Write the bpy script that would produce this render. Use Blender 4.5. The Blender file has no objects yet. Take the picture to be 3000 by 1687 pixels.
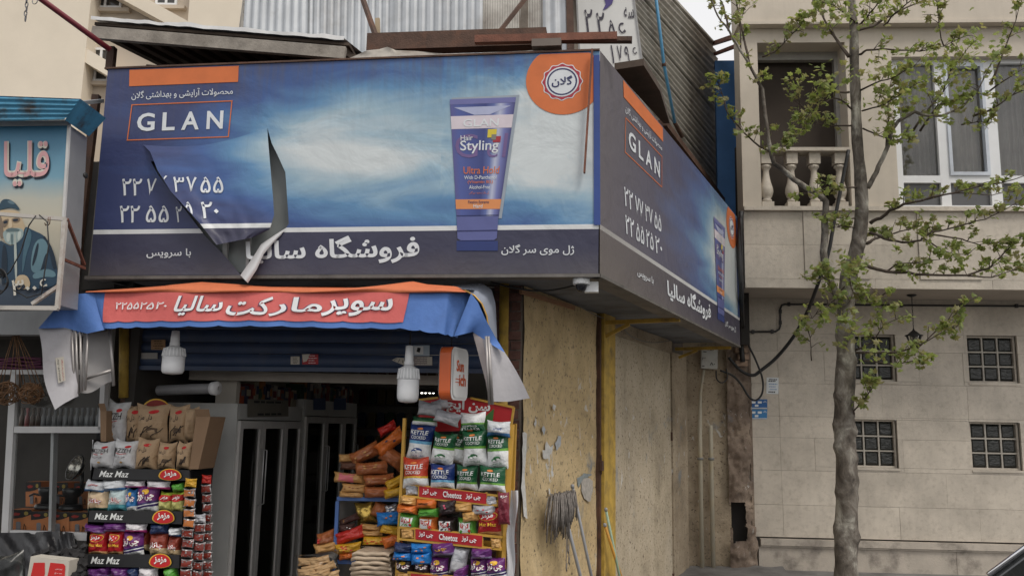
import bpy, bmesh, math, random
from mathutils import Vector, Matrix, noise as mnoise
random.seed(7)
R = random.Random(11)
sc = bpy.context.scene
COL = sc.collection
# ---------------------------------------------------------------- camera
PITCH, ROLL, FPX = 0.15846, 0.01783, 2508.4
CAM = Vector((0, 0, 1.6))
_f = Vector((0, math.cos(PITCH), math.sin(PITCH)))
_u = Vector((0, -math.sin(PITCH), math.cos(PITCH)))
_x = Vector((1, 0, 0))
CX = math.cos(ROLL) * _x + math.sin(ROLL) * _u
CU = -math.sin(ROLL) * _x + math.cos(ROLL) * _u
cd = bpy.data.cameras.new('camera'); cam = bpy.data.objects.new('camera', cd); COL.objects.link(cam)
cam.matrix_world = Matrix(((CX.x, CU.x, -_f.x, 0), (CX.y, CU.y, -_f.y, 0), (CX.z, CU.z, -_f.z, 1.6), (0, 0, 0, 1)))
cd.sensor_width = 36; cd.lens = 36 * FPX / 3000; cd.clip_start = 0.05; cd.clip_end = 2000
sc.camera = cam
# ---------------------------------------------------------------- sky, sun, exposure
SUN_EL, SUN_AZ = math.radians(56), math.radians(146)     # azimuth from +Y clockwise: behind the camera, to its right
w = bpy.data.worlds.new('World'); sc.world = w; w.use_nodes = True
nt = w.node_tree; nt.nodes.clear()
sky = nt.nodes.new('ShaderNodeTexSky'); sky.sky_type = 'NISHITA'; sky.sun_disc = False
sky.sun_elevation = SUN_EL; sky.sun_rotation = SUN_AZ; sky.dust_density = 4.0; sky.air_density = 1.2; sky.ozone_density = 1.0
cl = nt.nodes.new('ShaderNodeMix'); cl.data_type = 'RGBA'; cl.inputs[0].default_value = 0.72
cl.inputs[7].default_value = (10.5, 10.2, 9.9, 1)           # bright, even cloud veil
bg = nt.nodes.new('ShaderNodeBackground'); bg.inputs[1].default_value = 0.10
ow = nt.nodes.new('ShaderNodeOutputWorld')
nt.links.new(sky.outputs[0], cl.inputs[6]); nt.links.new(cl.outputs[2], bg.inputs[0]); nt.links.new(bg.outputs[0], ow.inputs[0])
sl = bpy.data.lights.new('sun', 'SUN'); sl.energy = 1.3; sl.angle = math.radians(16); sl.color = (1.0, 0.95, 0.87)
so = bpy.data.objects.new('sun', sl); COL.objects.link(so)
sd = Vector((math.sin(SUN_AZ) * math.cos(SUN_EL), math.cos(SUN_AZ) * math.cos(SUN_EL), math.sin(SUN_EL)))
so.rotation_euler = (-sd).to_track_quat('-Z', 'Y').to_euler(); so.location = sd * 60
vs = sc.view_settings; sc.display_settings.display_device = 'sRGB'
vs.view_transform = 'Standard'; vs.look = 'None'; vs.gamma = 1; vs.use_curve_mapping = False; vs.exposure = 0.18
# ---------------------------------------------------------------- geometry helpers
def ray(px, py):
    return (CX * (px - 1500) - CU * (py - 843.5) + _f * FPX).normalized()
def atY(px, py, Y):
    d = ray(px, py); return CAM + d * (Y / d.y)
def atZ(px, py, Z):
    d = ray(px, py); return CAM + d * ((Z - 1.6) / d.z)
class Fr:
    """a vertical plane in the place: origin, right vector, up, outward normal (towards the street)"""
    def __init__(s, o, ex, lean=0):
        s.o = Vector(o); s.ex = Vector(ex).normalized(); s.ey = Vector((0, 0, 1))
        s.n = s.ex.cross(s.ey).normalized()
        if lean:
            q = Matrix.Rotation(lean, 3, s.ex); s.ey = q @ s.ey; s.n = q @ s.n
    def uv(s, px, py, d=0):
        r = ray(px, py); o = s.o + s.n * d
        p = CAM + r * ((o - CAM).dot(s.n) / r.dot(s.n)) - s.o
        return Vector((p.dot(s.ex), p.dot(s.ey)))
    def p(s, u, v, d=0): return s.o + s.ex * u + s.ey * v + s.n * d
    def px(s, px, py, d=0):
        u = s.uv(px, py, d); return s.p(u[0], u[1], d)
    def mpp(s, px, py, d=0):     # metres per photo pixel there
        return (s.px(px, py, d) - CAM).dot(_f) / FPX
    def off(s, d, du=0): return Fr(s.o + s.n * d + s.ex * du, s.ex)
class MB:
    def __init__(s): s.v = []; s.f = []; s.m = []; s.uv = {}; s.mi = 0; s.sm = False; s.sf = []
    def add(s, vs, fs):
        b = len(s.v); s.v += [Vector(a) for a in vs]
        for f in fs: s.f.append(tuple(b + i for i in f)); s.m.append(s.mi); s.sf.append(s.sm)
        return b
    def box(s, c, sx, sy, sz, ax=None):
        c = Vector(c); X, Y, Z = ax or (Vector((1, 0, 0)), Vector((0, 1, 0)), Vector((0, 0, 1)))
        vs = [c + X * (sx / 2 * i) + Y * (sy / 2 * j) + Z * (sz / 2 * k) for k in (-1, 1) for j in (-1, 1) for i in (-1, 1)]
        s.add(vs, [(0, 2, 3, 1), (4, 5, 7, 6), (0, 1, 5, 4), (2, 6, 7, 3), (0, 4, 6, 2), (1, 3, 7, 5)])
    def fbox(s, fr, u0, u1, v0, v1, d0, d1):
        vs = [fr.p(u, v, d) for d in (d0, d1) for v in (v0, v1) for u in (u0, u1)]
        s.add(vs, [(0, 2, 3, 1), (4, 5, 7, 6), (0, 1, 5, 4), (2, 6, 7, 3), (0, 4, 6, 2), (1, 3, 7, 5)])
    def bar(s, a, b, w, h=None, up=(0, 0, 1)):
        a, b = Vector(a), Vector(b); h = h or w; Z = (b - a); L = Z.length; Z.normalize()
        X = Vector(up).cross(Z)
        if X.length < 1e-4: X = Vector((1, 0, 0)).cross(Z)
        X.normalize(); Y = Z.cross(X)
        s.box((a + b) / 2, w, h, L, (X, Y, Z))
    def poly(s, pts, n=None, th=0):
        k = len(pts); pts = [Vector(p) for p in pts]
        if not th: s.add(pts, [tuple(range(k))]); return
        q = [p - Vector(n) * th for p in pts]
        s.add(pts + q, [tuple(range(k)), tuple(range(2 * k - 1, k - 1, -1))] + [(i, k + i, k + (i + 1) % k, (i + 1) % k) for i in range(k)])
    def tube(s, pts, r, seg=6, caps=True):
        pts = [Vector(p) for p in pts]; n = len(pts); rs = r if isinstance(r, (list, tuple)) else [r] * n
        t0 = (pts[1] - pts[0]).normalized(); X = t0.orthogonal().normalized(); vs = []
        for i, p in enumerate(pts):
            t = (pts[min(i + 1, n - 1)] - pts[max(i - 1, 0)]).normalized()
            X = (X - t * X.dot(t)).normalized(); Y = t.cross(X)
            vs += [p + (X * math.cos(2 * math.pi * k / seg) + Y * math.sin(2 * math.pi * k / seg)) * rs[i] for k in range(seg)]
        fs = [(i * seg + k, i * seg + (k + 1) % seg, (i + 1) * seg + (k + 1) % seg, (i + 1) * seg + k) for i in range(n - 1) for k in range(seg)]
        if caps: fs += [tuple(range(seg - 1, -1, -1)), tuple((n - 1) * seg + k for k in range(seg))]
        o = s.sm; s.sm = True; s.add(vs, fs); s.sm = o
    def lathe(s, c, prof, seg=16, ax=None, caps=True):
        c = Vector(c); X, Y, Z = ax or (Vector((1, 0, 0)), Vector((0, 1, 0)), Vector((0, 0, 1))); n = len(prof)
        vs = [c + Z * z + (X * math.cos(2 * math.pi * k / seg) + Y * math.sin(2 * math.pi * k / seg)) * r for r, z in prof for k in range(seg)]
        fs = [(i * seg + k, i * seg + (k + 1) % seg, (i + 1) * seg + (k + 1) % seg, (i + 1) * seg + k) for i in range(n - 1) for k in range(seg)]
        if caps: fs += [tuple(range(seg - 1, -1, -1)), tuple((n - 1) * seg + k for k in range(seg))]
        o = s.sm; s.sm = True; s.add(vs, fs); s.sm = o
    def grid(s, fn, nu, nv, uv=None, flip=False):
        b = len(s.v)
        vs = [fn(i / nu, j / nv) for j in range(nv + 1) for i in range(nu + 1)]
        fs = []
        for j in range(nv):
            for i in range(nu):
                a = j * (nu + 1) + i; q = (a, a + 1, a + nu + 2, a + nu + 1); fs.append(q[::-1] if flip else q)
        o = s.sm; s.sm = True; s.add(vs, fs); s.sm = o
        if uv:
            for j in range(nv + 1):
                for i in range(nu + 1): s.uv[b + j * (nu + 1) + i] = uv(i / nu, j / nv)
    def build(s, name, mat, parent=None, loc=None, **tags):
        if loc is None: loc = WL[parent] if parent is not None else Vector((0, 0, 0))
        loc = Vector(loc)
        me = bpy.data.meshes.new(name)
        me.from_pydata([tuple(v - loc) for v in s.v], [], s.f)
        for m in (mat if isinstance(mat, (list, tuple)) else [mat]): me.materials.append(m)
        if any(s.m): me.polygons.foreach_set('material_index', s.m)
        if any(s.sf): me.polygons.foreach_set('use_smooth', s.sf)
        if s.uv:
            l = me.uv_layers.new(name='UVMap')
            for i, lp in enumerate(me.loops): l.data[i].uv = s.uv.get(lp.vertex_index, (0, 0))
        me.update(); o = bpy.data.objects.new(name, me); COL.objects.link(o)
        if parent is not None: o.parent = parent; o.location = loc - WL[parent]
        else: o.location = loc
        WL[o] = loc
        for k, x in tags.items(): o[k] = x
        return o
WL = {}
def thing(name, label, cat, loc, group=None):
    o = bpy.data.objects.new(name, None); COL.objects.link(o); o.location = loc; o.empty_display_size = .1; WL[o] = Vector(loc)
    o['label'] = label; o['category'] = cat
    if group: o['group'] = group
    return o
def tag(o, label, cat, group=None):
    o['label'] = label; o['category'] = cat
    if group: o['group'] = group
    return o
def crop(ox, oy, s):
    return lambda x, y: (ox + x / s, oy + y / s)
# ---------------------------------------------------------------- materials
ORD = ['first', 'second', 'third', 'fourth', 'fifth', 'sixth', 'seventh', 'eighth', 'ninth', 'tenth', 'eleventh', 'twelfth', 'thirteenth', 'fourteenth', 'fifteenth', 'sixteenth', 'seventeenth', 'eighteenth', 'nineteenth', 'twentieth', 'twenty-first', 'twenty-second', 'twenty-third', 'twenty-fourth', 'twenty-fifth', 'twenty-sixth', 'twenty-seventh', 'twenty-eighth']
def srgb(r, g, b):
    f = lambda c: ((c / 255 + .055) / 1.055) ** 2.4 if c > 10 else c / 255 / 12.92
    return (f(r), f(g), f(b))
def N(nt, t, **k):
    n = nt.nodes.new(t)
    for a, b in k.items(): setattr(n, a, b)
    return n
def ramp(nt, fac, stops, interp='LINEAR'):
    r = N(nt, 'ShaderNodeValToRGB'); e = r.color_ramp.elements; r.color_ramp.interpolation = interp
    while len(e) < len(stops): e.new(0.5)
    for i, (p, c) in enumerate(stops):
        e[i].position = p; e[i].color = (*c, 1) if len(c) == 3 else c
    nt.links.new(fac, r.inputs[0]); return r.outputs[0]
def mixc(nt, a, b, f, mode='MIX'):
    m = N(nt, 'ShaderNodeMix', data_type='RGBA', blend_type=mode)
    for s, v in ((0, f), (6, a), (7, b)):
        if isinstance(v, bpy.types.NodeSocket): nt.links.new(v, m.inputs[s])
        else: m.inputs[s].default_value = v if s == 0 else ((*v, 1) if len(v) == 3 else v)
    return m.outputs[2]
def math_(nt, op, a, b=None, c=None, clamp=False):
    m = N(nt, 'ShaderNodeMath', operation=op, use_clamp=clamp)
    for i, v in enumerate((a, b, c)):
        if v is None: continue
        if isinstance(v, bpy.types.NodeSocket): nt.links.new(v, m.inputs[i])
        else: m.inputs[i].default_value = v
    return m.outputs[0]
def noise(nt, vec, scale, detail=4, rough=.55, dist=0):
    n = N(nt, 'ShaderNodeTexNoise'); n.inputs['Scale'].default_value = scale; n.inputs['Detail'].default_value = detail
    n.inputs['Roughness'].default_value = rough; n.inputs['Distortion'].default_value = dist
    if vec is not None: nt.links.new(vec, n.inputs['Vector'])
    return n.outputs['Fac']
def pos(nt, sx=1, sy=1, sz=1):
    g = N(nt, 'ShaderNodeNewGeometry')
    m = N(nt, 'ShaderNodeVectorMath', operation='MULTIPLY'); nt.links.new(g.outputs['Position'], m.inputs[0]); m.inputs[1].default_value = (sx, sy, sz)
    return m.outputs[0]
def newmat(name):
    m = bpy.data.materials.new(name); m.use_nodes = True; nt = m.node_tree
    return m, nt, nt.nodes['Principled BSDF']
MC = {}
def mat(name, c, rough=.6, metal=0, var=.15, vs=4.0, dirt=None, dirtamt=0, dirts=2.0, bump=0, bs=60, spec=.5, streak=0, obj=False):
    """base colour with mottling, optional dirt patches, vertical streaks and fine relief"""
    if name in MC: return MC[name]
    m, nt, b = newmat(name); MC[name] = m
    P = pos(nt); lo = tuple(x * (1 - var) for x in c); hi = tuple(min(1, x * (1 + var)) for x in c)
    col = ramp(nt, noise(nt, P, vs, 6, .6), [(.3, lo), (.7, hi)])
    if streak:
        st = noise(nt, pos(nt, 1, 1, .06), 14, 4, .6)
        k = math_(nt, 'MULTIPLY', math_(nt, 'SUBTRACT', st, .48, clamp=True), streak * 3, clamp=True)
        col = mixc(nt, col, tuple(x * .35 for x in c), k)
    if dirt:
        k = math_(nt, 'MULTIPLY', math_(nt, 'SUBTRACT', noise(nt, P, dirts, 8, .65), .5, clamp=True), dirtamt * 6, clamp=True)
        col = mixc(nt, col, dirt, k)
    if obj:
        oi = N(nt, 'ShaderNodeObjectInfo')
        k = math_(nt, 'MULTIPLY_ADD', oi.outputs['Random'], obj * 2, 1 - obj)
        hs = N(nt, 'ShaderNodeHueSaturation'); nt.links.new(k, hs.inputs['Value']); nt.links.new(col, hs.inputs['Color']); col = hs.outputs[0]
    nt.links.new(col, b.inputs['Base Color'])
    b.inputs['Roughness'].default_value = rough; b.inputs['Metallic'].default_value = metal
    b.inputs['Specular IOR Level'].default_value = spec
    if bump:
        bn = N(nt, 'ShaderNodeBump'); bn.inputs['Strength'].default_value = bump; bn.inputs['Distance'].default_value = .01
        nt.links.new(noise(nt, P, bs, 6, .6), bn.inputs['Height']); nt.links.new(bn.outputs[0], b.inputs['Normal'])
    return m
def flat(name, rgb, rough=.55, spec=.4, metal=0):
    if name in MC: return MC[name]
    return mat(name, srgb(*rgb), rough, metal, var=.08, vs=7, spec=spec)
# ---------------------------------------------------------------- lettering
AR = {'ا': 'FE8D', 'آ': 'FE81', 'ب': 'FE8F', 'پ': 'FB56', 'ت': 'FE95', 'ج': 'FE9D', 'چ': 'FB7A', 'ح': 'FEA1', 'خ': 'FEA5', 'د': 'FEA9', 'ر': 'FEAD', 'ز': 'FEAF',
      'ژ': 'FB8A', 'س': 'FEB1', 'ش': 'FEB5', 'ص': 'FEB9', 'ف': 'FED1', 'ق': 'FED5', 'ک': 'FB8E', 'گ': 'FB92', 'ل': 'FEDD', 'م': 'FEE1', 'ن': 'FEE5', 'و': 'FEED', 'ه': 'FEE9', 'ی': 'FBFC', 'ع': 'FEC9', 'ض': 'FEBD', 'ط': 'FEC1'}
NOJOIN = set('اآدرزژو')
def shape(t):
    """join the letters and put them in visual order"""
    out = []; i = 0
    while i < len(t):
        ch = t[i]
        if ch not in AR: out.append(ch); i += 1; continue
        prev = i > 0 and t[i - 1] in AR and t[i - 1] not in NOJOIN
        if ch == 'ل' and i + 1 < len(t) and t[i + 1] == 'ا':
            out.append(chr(0xFEFB + (1 if prev else 0))); i += 2; continue
        nxt = i + 1 < len(t) and t[i + 1] in AR and ch not in NOJOIN
        b = int(AR[ch], 16)
        k = (3 if prev else 2) if nxt else (1 if prev else 0)
        out.append(chr(b + k)); i += 1
    out = out[::-1]
    s = ''.join(out); import re
    return re.sub(r'[۰-۹0-9]+', lambda m: m.group(0)[::-1], s) if any(c in AR for c in t) else t
TC = {}
def textmesh(t, bold=0, shear=0, space=1.0):
    k = (t, bold, shear, space)
    if k not in TC:
        c = bpy.data.curves.new('t', 'FONT'); c.body = shape(t); c.resolution_u = 3; c.offset = bold; c.shear = shear; c.space_character = space
        o = bpy.data.objects.new('t', c); me = bpy.data.meshes.new_from_object(o)
        vs = [v.co.copy() for v in me.vertices]; fs = [tuple(p.vertices) for p in me.polygons]
        bpy.data.objects.remove(o); bpy.data.meshes.remove(me); bpy.data.curves.remove(c)
        xs = [v.x for v in vs]; ys = [v.y for v in vs]
        TC[k] = (vs, fs, min(xs), max(xs), min(ys), max(ys))
    return TC[k]
def text_uv(t, u0, u1, v0, v1, bold=0, shear=0, space=1.0):
    """glyph outlines fitted into a rectangle"""
    vs, fs, x0, x1, y0, y1 = textmesh(t, bold, shear, space)
    return [(u0 + (v.x - x0) / (x1 - x0) * (u1 - u0), v0 + (v.y - y0) / (y1 - y0) * (v1 - v0)) for v in vs], fs
def print_text(fn, t, rect, m, parent, bold=0, shear=0, name='lettering', space=1.0):
    """lettering laid on a surface; fn(u, v) -> world point just above it"""
    uv, fs = text_uv(t, *rect, bold, shear, space)
    b = MB(); b.add([fn(u, v) for u, v in uv], fs)
    return b.build(name, m, parent)
def quadfn(fr, q, d):
    """bilinear map of a photographed quad (tl, tr, br, bl) on plane fr at offset d; u right, v up, 0..1"""
    P = [fr.px(x, y, d) for x, y in q]
    return lambda u, v: P[3].lerp(P[2], u).lerp(P[0].lerp(P[1], u), v)
# ================================================================ frames of the place
A_, B_, C_ = .1284, .43109, .05617
EXF = (math.cos(A_), -math.sin(A_), 0); EXS = (math.sin(B_), math.cos(B_), 0); EXB = (math.cos(C_), -math.sin(C_), 0)
CORN = atY(1757, 801, 5.15)
SF = Fr(CORN, EXF); SS = Fr(CORN, EXS)
ZB = CORN.z                                     # underside of the billboard
WC = atZ(1530, 855, ZB)
SH = Fr((WC.x, WC.y, 0), EXF); WS = Fr((WC.x, WC.y, 0), EXS)
RBo = atZ(2275, 1668, 0)
RB = Fr(RBo, EXB)
RF = RB.off(.85)
Zv = Vector((0, 0, 1))
# ================================================================ surfaces
M_stone = mat('travertine', (.54, .485, .41), .62, var=.17, vs=2.6, dirt=(.22, .18, .14), dirtamt=.26, dirts=19, bump=.3, bs=70, obj=.06, streak=.14)
M_stone2 = mat('travertine_base', (.46, .41, .35), .7, var=.16, vs=3, dirt=(.15, .13, .11), dirtamt=.75, dirts=3.5, bump=.35, bs=70)
M_joint = mat('joint_shadow', (.10, .09, .08), .9)  # dark joint colour seen between the stone panels
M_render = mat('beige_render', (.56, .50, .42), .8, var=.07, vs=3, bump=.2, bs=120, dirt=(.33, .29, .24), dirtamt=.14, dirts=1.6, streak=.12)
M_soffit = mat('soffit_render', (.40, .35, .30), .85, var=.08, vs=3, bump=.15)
M_upvc = mat('white_upvc', (.72, .73, .74), .4, var=.05)
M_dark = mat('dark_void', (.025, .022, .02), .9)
M_conc = mat('pavement_concrete', (.17, .165, .16), .9, var=.25, vs=3, dirt=(.07, .065, .06), dirtamt=.5, dirts=4, bump=.5, bs=40)
M_asph = mat('asphalt', (.05, .05, .052), .9, var=.25, vs=9, bump=.5, bs=200)
M_kerb = mat('kerb_stone', (.28, .27, .25), .85, var=.2, vs=5, bump=.3)
M_yplast = None
def glassmat(name, col, rough=.12, wav=0, ws=30):
    m, nt, b = newmat(name); MC[name] = m
    b.inputs['Base Color'].default_value = (*col, 1); b.inputs['Roughness'].default_value = rough; b.inputs['Specular IOR Level'].default_value = .5
    if wav:
        bn = N(nt, 'ShaderNodeBump'); bn.inputs['Strength'].default_value = wav; bn.inputs['Distance'].default_value = .02
        nt.links.new(noise(nt, pos(nt, 1, 1, 2.2), ws, 3, .5, .8), bn.inputs['Height']); nt.links.new(bn.outputs[0], b.inputs['Normal'])
    return m
M_block = glassmat('glass_block', (.028, .030, .028), .18, .55, 17)
M_blackmetal = mat('black_iron', (.02, .02, .02), .5, var=.2)
# ================================================================ ground
b = MB(); b.add([(-400, -400, -.13), (400, -400, -.13), (400, 400, -.13), (-400, 400, -.13)], [(0, 1, 2, 3)])
b.build('road', M_asph, kind='structure')
b = MB(); b.box((2, 15.0, -.06), 60, 19.7, .12); b.build('pavement', M_conc, kind='structure')
b = MB()
for i in range(40): b.box((-18 + i * 1.0, 5.07, -.045), .985, .15, .15)
b.build('kerb', M_kerb, kind='structure')
# ================================================================ right-hand stone building
rb = thing('stone_apartment_building', 'beige travertine apartment building with balcony and glass block windows behind the street tree', 'building', RBo)
def vz(fr, x, y): return fr.uv(x, y)[1]
def ux(fr, x, y=1200): return fr.uv(x, y)[0]
def subtract(r, holes):
    out = [r]
    for h in holes:
        nx = []
        for (a, c, e, g) in out:
            if h[0] >= c or h[1] <= a or h[2] >= g or h[3] <= e: nx.append((a, c, e, g)); continue
            if h[2] > e + .02: nx.append((a, c, e, h[2]))
            if h[3] < g - .02: nx.append((a, c, h[3], g))
            l, t = max(e, h[2]), min(g, h[3])
            if h[0] > a + .02: nx.append((a, h[0], l, t))
            if h[1] < c - .02: nx.append((h[1], c, l, t))
        out = nx
    return out
UR = 4.6                                          # how far the building runs on to the right
WIN = [((2474, 978), (2629, 1117)), ((2832, 982), (2988, 1122)), ((2484, 1227), (2634, 1371)), ((2842, 1235), (2998, 1378))]
wrects = []
for (p0, p1) in WIN:
    a = RB.uv(*p0); c = RB.uv(*p1); wrects.append((a[0], c[0], c[1], a[1]))
u0 = ux(RB, 2186)
z_so = RB.uv(2284, 875)[1]
b = MB()
for r in subtract((u0, UR, 0, z_so + .3), wrects): b.fbox(RB, *r, -.30, -.034)
b.build('wall_core', M_joint, rb)
rows = [z_so + .02] + [vz(RB, 2400, y) for y in (1029, 1124, 1220, 1283, 1379, 1480, 1575)]
cj = [[2283, 2600, 2837, 3060, 3300], [2283, 2420, 2700, 2830, 3100, 3330], [2283, 2586, 2837, 3120], [2283, 2480, 2836, 3060, 3280], [2283, 2383, 2640, 2840, 3110], [2284, 2470, 2760, 2990, 3200], [2285, 2620, 2850, 3090]]
for i in range(7):
    us = [u0] + [ux(RB, x) for x in cj[i]] + [UR]
    for k in range(len(us) - 1):
        for (a, c, e, g) in subtract((us[k], us[k + 1], rows[i + 1], rows[i]), wrects):
            m = MB(); t = R.uniform(-.002, .0015); m.fbox(RB, a + .0012, c - .0012, e + .0012, g - .0012, -.033, t)
            m.build('stone_panel', M_stone, rb)
zm0, zm1 = vz(RB, 2300, 1596), vz(RB, 2300, 1577)
m = MB(); m.fbox(RB, u0 + .12, UR, zm0, zm1, -.03, .05); m.fbox(RB, u0 + .12, UR, zm0 - .022, zm0 - .001, -.03, .032)
m.build('base_moulding', M_stone2, rb)
us = [u0 + .1, ux(RB, 2480, 1620), ux(RB, 2800, 1620), ux(RB, 3150, 1620), UR]
for k in range(4):
    m = MB(); m.fbox(RB, us[k] + .002, us[k + 1] - .002, -.02, zm0 - .024, -.03, .012); m.build('plinth_panel', M_stone2, rb)
for i, (a, c, e, g) in enumerate(wrects):
    wn = MB(); t = .022
    wn.fbox(RB, a - .004, a + t, e - .004, g + .004, -.11, -.055); wn.fbox(RB, c - t, c + .004, e - .004, g + .004, -.11, -.055)
    wn.fbox(RB, a + t, c - t, e - .004, e + t, -.109, -.056); wn.fbox(RB, a + t, c - t, g - t, g + .004, -.109, -.056)
    w_ = wn.build('glass_block_window', M_stone, rb)
    bw, bh = (c - a - 2 * t) / 3, (g - e - 2 * t) / 3
    gr = MB()
    for k in (1, 2):
        gr.fbox(RB, a + t + bw * k - .009, a + t + bw * k + .009, e + t, g - t, -.10, -.066)
        for q in range(3): gr.fbox(RB, a + t + bw * q + .0095 * (q > 0), a + t + bw * (q + 1) - .0095 * (q < 2), e + t + bh * k - .009, e + t + bh * k + .009, -.10, -.067)
    gr.build('mortar_grid', M_upvc if 0 else mat('pale_mortar', (.42, .39, .34), .8), w_)
    for k in range(3):
        for q in range(3):
            gb = MB(); x0, x1, y0, y1 = a + t + bw * q + .010, a + t + bw * (q + 1) - .010, e + t + bh * k + .010, e + t + bh * (k + 1) - .010
            o_ = [RB.p(x0, y0, -.09), RB.p(x1, y0, -.09), RB.p(x1, y1, -.09), RB.p(x0, y1, -.09)]
            s = .018; n_ = [RB.p(x0 + s, y0 + s, -.072), RB.p(x1 - s, y0 + s, -.072), RB.p(x1 - s, y1 - s, -.072), RB.p(x0 + s, y1 - s, -.072)]
            gb.add(o_ + n_, [(4, 5, 6, 7)] + [(j, (j + 1) % 4, 4 + (j + 1) % 4, 4 + j) for j in range(4)])
            gb.build('glass_block', M_block, w_)
    sl_ = MB(); sl_.fbox(RB, a - .01, c + .01, e - .028, e - .005, -.054, .012); sl_.build('window_sill', M_stone, w_)
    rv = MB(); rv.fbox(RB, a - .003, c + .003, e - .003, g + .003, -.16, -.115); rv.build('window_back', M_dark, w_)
# ---- overhanging upper storeys
zo = z_so                                         # overhang underside height
FL = RF.uv(2180, 700)[0]
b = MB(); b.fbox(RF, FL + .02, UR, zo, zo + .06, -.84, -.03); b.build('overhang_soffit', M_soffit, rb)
zc0, zc1 = vz(RF, 2300, 619), vz(RF, 2300, 607)
pr = [zo - .004, vz(RF, 2300, 816), vz(RF, 2300, 717), zc0 - .001]
pj = [[2560, 2900, 3250], [2355, 2545, 2690, 2870, 3180], [2355, 2545, 2690, 2870, 3180]]
for i in range(3):
    us = [FL] + [RF.uv(x, 720)[0] for x in pj[i]] + [UR]
    for k in range(len(us) - 1):
        pr_ = .014 if (i > 0 and k in (1, 3)) else 0
        m = MB(); m.fbox(RF, us[k] + .0014, us[k + 1] - .0014, pr[i] + .0012, pr[i + 1] - .0012, -.028, pr_ + R.uniform(-.001, .001)); m.build('stone_panel', M_stone, rb)
b = MB(); b.fbox(RF, FL + .003, UR, zo + .062, zc0, -.2, -.03); b.build('parapet_core', M_joint, rb)
m = MB(); m.fbox(RF, FL, UR, zc0, zc1, -.2, .055); m.build('balcony_ledge', M_stone, rb)
BO = (RF.uv(2226, 400)[0], RF.uv(2487, 400)[0], zc1, vz(RF, 2350, 125))          # balcony opening
WO = (RF.uv(2624, 400)[0], UR - .3, zc1, vz(RF, 2800, 166))
ztop = vz(RF, 2350, 84)
b = MB(); k = 0
for r in subtract((FL, UR, zc1 + .001, ztop), [BO, WO]): b.fbox(RF, *r, -.30, 0)
b.build('upper_wall', M_render, rb)
m = MB(); m.fbox(RF, FL - .03, UR, ztop + .001, ztop + .035, -.3, .12); m.fbox(RF, FL - .02, UR, ztop + .036, ztop + 2.4, -.3, .09); m.build('upper_band', M_render, rb)
# side of the overhang that looks at the alley
m = MB(); q0 = RF.p(FL + .002, 0, -.302); q1 = q0 + Vector((.31, .95, 0)) * 3.5; q2 = q1 + RF.ex * .03; q3 = q0 + RF.ex * .03
for q in (q0, q1, q2, q3): q.z = 0
m.add([q + Zv * (RF.o.z + z) for z in (zo + .062, ztop + 2.3) for q in (q0, q3, q2, q1)], [(0, 3, 2, 1), (4, 5, 6, 7), (0, 1, 5, 4), (1, 2, 6, 5), (2, 3, 7, 6), (3, 0, 4, 7)]); m.build('side_wall', M_render, rb)
# balcony
bal = MB(); bal.fbox(RF, BO[0] - .02, BO[1] + .02, zc0 - .1, BO[3] + .1, -.47, -.40); bal.fbox(RF, BO[0] - .02, BO[1] + .02, BO[3] + .002, BO[3] + .1, -.40, -.31)
bal.build('balcony_recess', mat('brown_shade_cloth', (.05, .038, .03), .9, var=.25, vs=2, streak=.2), rb)
m = MB(); zf = vz(RF.off(-.28), 2350, 178)
m.fbox(RF, BO[0], BO[1], zf, zf + .10, -.34, -.26); m.fbox(RF, BO[0], BO[0] + .045, zc1, zf, -.339, -.262); m.fbox(RF, BO[1] - .045, BO[1], zc1, zf, -.339, -.262); m.build('balcony_frame', mat('grey_aluminium', (.32, .31, .29), .5, .2), rb)
zr0, zr1 = vz(RF, 2350, 443), vz(RF, 2350, 433)
m = MB(); m.fbox(RF, BO[0] + .002, BO[1] - .002, zr0, zr1, -.2, .02); m.build('balustrade_rail', M_stone, rb)
Hb = zr0 - zc1
prof = [(.052, .115), (.058, .13), (.058, .16), (.04, .175), (.062, .22), (.078, .30), (.074, .36), (.052, .48), (.038, .60), (.034, .68), (.046, .72), (.06, .74), (.06, .77), (.045, .79)]
for x in (2250, 2325, 2392, 2467):
    uu = RF.uv(x, 520)[0]; m = MB(); ax = (RF.ex, -RF.n, Zv)
    m.lathe(RF.p(uu, zc1, -.09), [(r, z * Hb) for r, z in prof], 14, ax)
    m.box(RF.p(uu, zc1 + .055 * Hb, -.09), .135, .135, .11 * Hb, ax); m.box(RF.p(uu, zc1 + .895 * Hb, -.09), .125, .125, .20 * Hb, ax)
    m.build('baluster', M_stone, rb)
# big window
wn = MB(); D0, D1 = -.17, -.09
xs = [(2624, 2640), (2748, 2776), (2893, 2925), (3030, 3060), (3170, 3200)]
z1, z2 = vz(RF, 2800, 508), vz(RF, 2800, 529); zt_ = vz(RF, 2800, 178); zb_ = vz(RF, 2800, 596)
cols = [(RF.uv(a, 400, D1)[0], RF.uv(c, 400, D1)[0]) for a, c in xs]
for k, (a, c) in enumerate(cols): wn.fbox(RF, a - (.03 if k == 0 else 0), c, zb_, zt_, D0, D1)
for k in range(len(cols)):
    a = cols[k][1]; c = cols[k + 1][0] if k + 1 < len(cols) else WO[1]
    wn.fbox(RF, a, c, z2, z1, D0 + .001, D1 - .001)
wn.fbox(RF, WO[0], WO[1], zt_, WO[3], D0, D1); wn.fbox(RF, WO[0], WO[1], zc1 + .001, zb_, D0, D1)
W2 = wn.build('window_frame', M_upvc, rb)
m = MB(); a, c = cols[1][1], cols[2][0]                       # opening sash
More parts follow.
